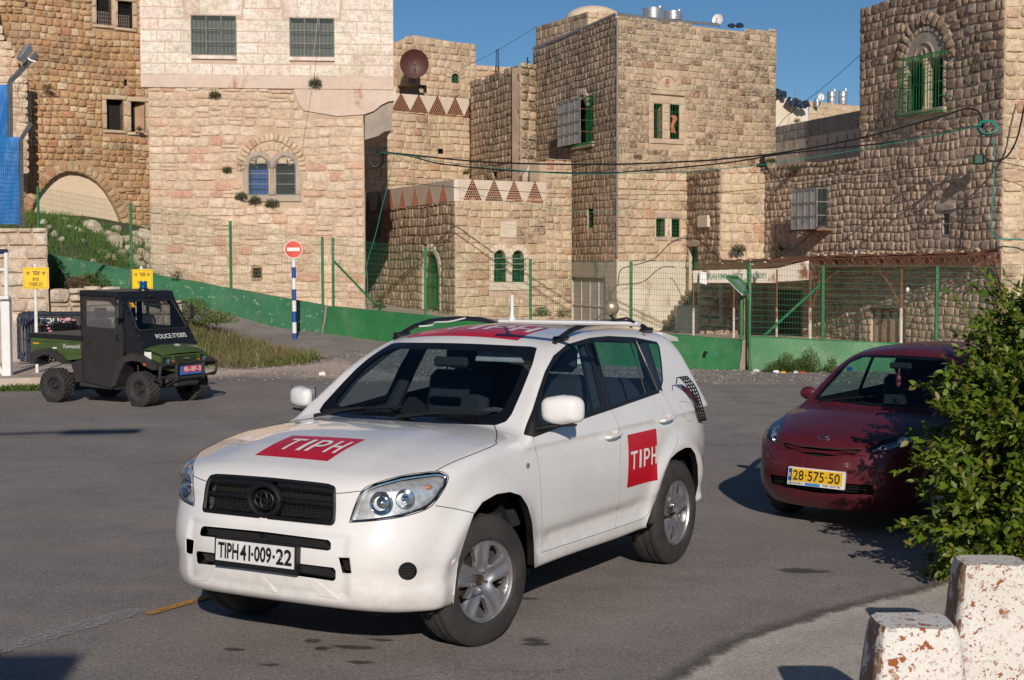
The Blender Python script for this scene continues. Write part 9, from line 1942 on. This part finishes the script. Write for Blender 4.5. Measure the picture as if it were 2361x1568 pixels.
# ---- the big bush at the right ----
def bush():
 bl = [((3.60, 10.05, .72), (.50, .50, .55)), ((3.88, 10.25, 1.12), (.66, .6, .66)), ((4.25, 10.45, 1.32), (.80, .7, .66)), ((3.42, 9.85, .32), (.45, .40, .32)), ((4.2, 9.9, .65), (.9, .6, .62)), ((5.2, 10.6, 1.1), (1.0, 1.0, .95)), ((3.36, 9.98, .85), (.28, .35, .40))]
 root = empty('leafy_bush', (3.9, 10.2, 0), 0, 'large fresh green leafy bush spilling over the maroon car at the right edge', 'bush'); ro = np.array(root.location)
 LP, LDr, LN, LL, LW = [], [], [], [], []; mt = MB(); shoots = 0
 def inside(p, k=1.): return any(((p-np.array(c))/np.array(r)/k).dot((p-np.array(c))/np.array(r)/k) < 1 for c, r in bl)
 while shoots < 2900:
  c, r = bl[rs.choice(len(bl), p=[.20, .21, .19, .12, .13, .06, .09])]; d = rs.normal(size=3); d /= np.linalg.norm(d)
  if d[1] > .35: continue
  p = np.array(c)+d*np.array(r)*rs.uniform(.55, .97)
  if p[2] < .05 or inside(p, .80) and rs.rand() < .75: continue
  shoots += 1; outw = d*np.array([1, 1, .8]); dr = outw+rs.normal(size=3)*.55+np.array([0, -.1, .25]); dr /= np.linalg.norm(dr); Ls = rs.uniform(.18, .42) if rs.rand() < .8 else rs.uniform(.4, .65); n = max(4, int(Ls/.036)); pts = [p]; q = p.copy(); v = dr.copy()
  for k in range(n): v = v+rs.normal(size=3)*.10+np.array([0, 0, -.02]); v /= np.linalg.norm(v); q = q+v*Ls/n; pts.append(q.copy())
  mt.tube([tuple(a-ro) for a in pts], [.0035*(1-.7*k/len(pts)) for k in range(len(pts))], 3, caps=False)
  for k in range(1, n+1):
   t = pts[k]-pts[k-1]; t /= np.linalg.norm(t); s = np.cross(t, unit(1)[0]); s /= np.linalg.norm(s)
   for sg in (1, -1):
    f = k/n; L = (.082*(1-.5*f)+.014)*rs.uniform(.5, 1.3); LP.append(pts[k]); LDr.append(t*(.5+.5*f)+s*sg*(1-.4*f)+rs.normal(size=3)*.15); LN.append(np.array([.1, -.35, 1.])+rs.normal(size=3)*.45); LL.append(L); LW.append(L*rs.uniform(.46, .62))
 P, Dv, N, L, Wd = map(np.array, (LP, LDr, LN, LL, LW)); k = P[:, 2] > .02; P, Dv, N, L, Wd = P[k], Dv[k], N[k], L[k], Wd[k]; print('leaves', len(P))
 vis = L*L/(P[:, 1]**2)*np.where((pix(P)[:, 0] < 2361), 1, .01)*np.clip(1-(P[:, 1]-9.2)*.5, .1, 1); o = np.argsort(-vis); big, rest = o[:300], o[300:]
 pool = []
 for j in range(6):
  V = np.array([(0, 0, 0), (.5*.5, .30, .05), (-.25, .30, .05), (.18, .7, -.02), (-.18, .7, -.02), (0, 1, -.12-.03*j), (0, .45, -.02)]); pool.append(mesh_np('leaf', V, [(0, 1, 6), (0, 6, 2), (1, 3, 6), (2, 6, 4), (6, 3, 5), (6, 5, 4)], m_leaf, True))
 for i, b_ in enumerate(big):
  D = Vector(Dv[b_]).normalized(); Sx = D.cross(Vector(N[b_])).normalized(); U = Sx.cross(D); ob = bpy.data.objects.new('leaf', pool[i % 6]); COL.objects.link(ob); ob.parent = root; M_ = Matrix.Identity(4); p = P[b_]-ro
  for r_ in range(3): M_[r_][0] = Sx[r_]*Wd[b_]*2; M_[r_][1] = D[r_]*L[b_]; M_[r_][2] = U[r_]*L[b_]; M_[r_][3] = p[r_]
  ob.matrix_basis = M_
 quads_obj('more_leaves', P[rest]-ro, Dv[rest], N[rest], L[rest], Wd[rest], m_leaf, parent=root); tag(mt.build('twigs', m_twig, root), kind='stuff')
 m = MB()
 for k in range(9): a = rs.uniform(0, 6.28); x, y = 3.9+rs.uniform(-.5, .5), 10.3+rs.uniform(-.3, .3); q = catmull([(x-ro[0], y-ro[1], 0), (x-ro[0]+.25*math.cos(a), y-ro[1]+.2*math.sin(a), .5), (x-ro[0]+.6*math.cos(a), y-ro[1]+.45*math.sin(a), 1.2)], 4); m.tube(q, [.03-.02*i/len(q) for i in range(len(q))], 6)
 m.build('branch', m_twig, root)
bush()
def clump(name, c, r, n, L, mat, label, cat='plant', group=None, stem=True, up=.5, wd=.4, front=True):
 c = np.array(c, float); u = unit(n); rad = rs.rand(n)**.45; P = u*rad[:, None]*np.array(r)[None]; P[:, 2] = np.abs(P[:, 2]); D = u+rs.normal(size=(n, 3))*.5+np.array([0, 0, up]); N = np.array([0, -.4, 1.])+rs.normal(size=(n, 3))*.5; Ln = L*rs.uniform(.5, 1.3, n)
 t = empty(name, tuple(c), 0, label, cat, group); quads_obj('foliage', P, D, N, Ln, Ln*wd, mat, parent=t)
 if stem:
  m = MB()
  for k in range(5): a = rs.uniform(0, 6.28); m.tube([(0, 0, -.05), (r[0]*.35*math.cos(a), r[1]*.35*math.sin(a), r[2]*.5), (r[0]*.7*math.cos(a), r[1]*.7*math.sin(a), r[2]*.9)], [.01, .004, .002], 4)
  m.build('stem', m_twig, t)
 return t
def g3(u, v, Y): a = atY(u, v, Y); return (a[0], a[1], gz(a[0], a[1])-.02)
G1 = 'leafy weeds at the foot of the right barrier'
clump('weed', g3(1785, 850, 28.2), (.22, .15, .22), 900, .035, m_weed, 'low left weed at the foot of the rightmost barrier', 'weed', G1); clump('weed', g3(1812, 852, 28.2), (.20, .15, .40), 1300, .035, m_weed, 'tall weed just left of centre before the rightmost barrier', 'weed', G1); clump('weed', g3(1838, 853, 28.1), (.18, .15, .28), 1000, .035, m_weed, 'middle bushy weed before the rightmost barrier', 'weed', G1); clump('weed', g3(1866, 856, 28.1), (.24, .15, .48), 1700, .035, m_weed, 'tallest weed before the rightmost barrier', 'weed', G1); clump('weed', g3(1918, 860, 28.), (.12, .12, .34), 700, .035, m_weed, 'narrow weed before the barrier beside the maroon car', 'weed', G1)
m_tuft = leaf_mat('dusty_tuft_leaf', [(.05, .08, .02), (.08, .11, .03), (.11, .12, .045), (.13, .10, .06)], .2, .7)
GW = 'tufts rooted in the stone walls'
for (u, v, Y, r, n, lb) in ((496, 222, 43.12, .16, 260, 'small dry tuft high on the pink wall under the plaster band'), (727, 194, 43.35, .18, 320, 'green tuft growing out of the plaster band'), (524, 394, 43.15, .12, 180, 'tiny tuft left of the twin arched window'), (556, 457, 43.2, .17, 300, 'left of the three tufts under the twin arched window'), (588, 466, 43.25, .17, 300, 'middle of the three tufts under the twin arched window'), (627, 474, 43.3, .20, 340, 'right of the three tufts under the twin arched window'), (110, 205, 47.75, .17, 160, 'sparse dry tuft on the brown wall'), (322, 300, 49.6, .12, 150, 'tuft on the sill of the dark twin window'), (1703, 580, 46.6, .24, 500, 'green weed above the rusty awning left end'), (1793, 577, 45.6, .17, 300, 'small fig weed above the rusty awning'), (1829, 392, 44.9, .16, 240, 'tuft on the top of the low dark wall'), (1777, 374, 46.3, .15, 240, 'tuft at the foot of the tower edge beside the low roof'), (1676, 512, 47.2, .12, 160, 'tuft beside the small stone plaque'), (1078, 400, 57.6, .18, 160, 'dry twiggy tuft below the hole in the far wall'), (1250, 728, 45.6, .30, 500, 'low weed at the foot of the small house'), (1298, 730, 46.5, .24, 300, 'low weed beside the steel door'), (1837, 285-4, 52, .12, 100, 'tiny tuft at the ruined plaster wall'), (408, 640, 38.5, .16, 120, 'thin sapling leaves above the barrier near the roof of the vehicle'), (874, 710, 35.3, .16, 200, 'tiny weed at the foot of the left fence brace')): clump('wall_tuft', tuple(atY(u, v, Y)), (r, r*.6, r), int(n*1.3), .07, m_tuft, lb, 'plant', GW, up=-.15, wd=.22)
# ---- grass: slope and verge ----
def scatter(fn, n, L, wd, mat, name, label, cat='grass', up=1.2):
 P = fn(n); k = len(P); D = rs.normal(size=(k, 3))*.45+np.array([0, 0, up]); N = rs.normal(size=(k, 3)); quads_obj(name, P, D, N, L*rs.uniform(.45, 1.4, k), wd*rs.uniform(.6, 1.3, k), mat, label, cat, bend=.18, shape='blade')
def ppoly(poly, n, thr=None, seed=0):
 poly = np.array(poly); x = rs.uniform(poly[:, 0].min(), poly[:, 0].max(), n); y = rs.uniform(poly[:, 1].min(), poly[:, 1].max(), n); c = np.zeros(n, bool); j = len(poly)-1
 for i in range(len(poly)):
  xi, yi = poly[i]; xj, yj = poly[j]; c ^= ((yi > y) != (yj > y)) & (x < (xj-xi)*(y-yi)/(yj-yi+1e-12)+xi); j = i
 x, y = x[c], y[c]
 if thr is not None: nz = np.sin(x*1.9+seed)*np.cos(y*2.3+seed)+.6*np.sin(x*4.7-y*3.9); k = nz+rs.normal(0, .5, len(x)) > thr; x, y = x[k], y[k]
 return np.stack([x, y, ground_z(x, y)-.02], 1)
verge = [(-9.6, 30.9), (-7.2, 31.0), (-5.2, 30.7), (-4.2, 30.9), (-4.05, 31.6), (-5.2, 33.), (-6.6, 34.4), (-8.4, 35.8), (-10.8, 36.6), (-11.5, 34)]
slope = [(-16, 41.8), (-9.0, 39.6), (-9.2, 43), (-10.5, 46), (-17, 46.3)]; terr = [(-12.8, 31.6), (-8.8, 32.4), (-8.4, 35.), (-9.4, 36.6), (-13.6, 39.4), (-14, 33)]
scatter(lambda n: ppoly(verge, n), 26000, .24, .016, m_dry, 'dry_verge_grass', 'dry yellowed grass on the verge below the no-entry sign'); scatter(lambda n: ppoly(verge, n, .35, 1), 26000, .20, .022, m_grass, 'green_verge_grass', 'fresh green grass mixed into the dry verge')
scatter(lambda n: ppoly(slope, n, -.2), 30000, .26, .028, m_grass, 'slope_grass', 'green grass on the rocky slope below the walled-up arch'); scatter(lambda n: ppoly(terr, n, -.5), 22000, .28, .028, m_grass, 'terrace_grass', 'rough grass on the terrace above the low rock wall')
kerbp = [(-8.6, 24.55), (-7.8, 24.6), (-7.2, 25.1), (-7.6, 25.4), (-8.6, 24.95)]; scatter(lambda n: ppoly([(-8.4, 24.35), (-7.3, 24.5), (-6.9, 24.95), (-7.4, 25.1), (-8.4, 24.9)], n), 2600, .10, .03, m_weed, 'kerb_weeds', 'low weeds along the kerb beside the rear wheel of the green vehicle', 'weeds')
RK = 'rocks on the grassy slope'
m_rk = stone_mat('slope_limestone', [(.55, .46, .36), (.62, .54, .44), (.50, .41, .32), (.58, .47, .38)], bump=.8)
rk = []
for (u, v, s_) in ((210, 528, .42), (228, 540, .3), (252, 548, .34), (150, 512, .22), (124, 545, .22), (176, 540, .24), (262, 566, .5), (290, 560, .38), (315, 566, .42), (335, 556, .5), (300, 585, .36), (326, 590, .34), (345, 580, .4), (280, 590, .3), (255, 600, .26), (236, 590, .22), (318, 618, .36), (340, 610, .4), (332, 640, .4), (348, 648, .36), (305, 640, .26), (322, 660, .3), (190, 560, .18), (142, 560, .16), (100, 516, .2), (345, 540, .34), (270, 535, .24), (240, 620, .2), (216, 606, .16), (352, 625, .3), (318, 548, .3), (342, 565, .34), (310, 602, .3), (336, 600, .34), (350, 592, .3), (272, 578, .22), (292, 612, .26), (346, 660, .34), (160, 530, .16), (112, 530, .18)):
 a = next((q for q in (atY(u, v, Y) for Y in np.arange(40.4, 47, .25)) if q[2] < gz(q[0], q[1])), atY(u, v, 44.)); i = len(rk); R = random.Random(i); m = MB(); m.ball((0, 0, 0), s_*.72, 5, (1, .8, .7)); m.V = [Vector(p)*(1+R.uniform(-.22, .22)) for p in m.V]; o = m.build('rock', m_rk, None, True, 30); o.location = (a[0], a[1], gz(a[0], a[1])+s_*.12); o.rotation_euler = (R.uniform(-.3, .3), R.uniform(-.3, .3), R.uniform(0, 6)); rk.append(o)
 o['pu'] = (u, v, s_)
OR = 'first second third fourth fifth sixth seventh eighth ninth tenth eleventh twelfth thirteenth fourteenth fifteenth sixteenth seventeenth eighteenth nineteenth twentieth'.split(); rows = {'upper': [], 'middle': [], 'lower': []}
for o in rk: rows['upper' if o['pu'][1] < 550 else 'middle' if o['pu'][1] < 600 else 'lower'].append(o)
for rn, L_ in rows.items():
 for k, o in enumerate(sorted(L_, key=lambda q: q['pu'][0])): s_ = o['pu'][2]; tag(o, 'pale %s rock, %s from the left in the %s band of the grassy slope' % ('large' if s_ > .38 else 'medium' if s_ > .25 else 'small', OR[k], rn), 'rock', RK); del o['pu']
def g4(u, v, Y): a = atY(u, v, Y); return (a[0], a[1], max(a[2]-.1, gz(a[0], a[1])-.05))
SH = 'shrubs above the low rock wall'
clump('shrub', g4(128, 655, 32.2), (.32, .4, .75), 1500, .055, m_weed, 'dark leafy shrub against the edge of the retaining wall', 'shrub', SH); clump('shrub', g4(175, 668, 31.8), (.35, .35, .42), 1300, .05, leaf_mat('brown_twiggy_leaf', [(.16, .10, .06), (.22, .14, .09), (.12, .08, .045), (.09, .09, .03)], .1, .8), 'brown dead shrub hanging over the rock wall', 'shrub', SH)
clump('shrub', g4(215, 668, 32.2), (.42, .4, .5), 1700, .055, m_weed, 'green shrub in the middle above the rock wall', 'shrub', SH); clump('shrub', g4(255, 690, 32.6), (.40, .4, .38), 1300, .05, m_weed, 'lower green shrub left of the two-line yellow sign', 'shrub', SH); clump('shrub', g4(445, 718, 33.2), (.42, .4, .42), 1700, .045, m_grass, 'bright green shrub right of the green vehicle mirror', 'shrub', SH); clump('shrub', g4(500, 735, 33.5), (.5, .4, .3), 1500, .045, m_grass, 'low bright shrub on the verge behind the green vehicle', 'shrub', SH)
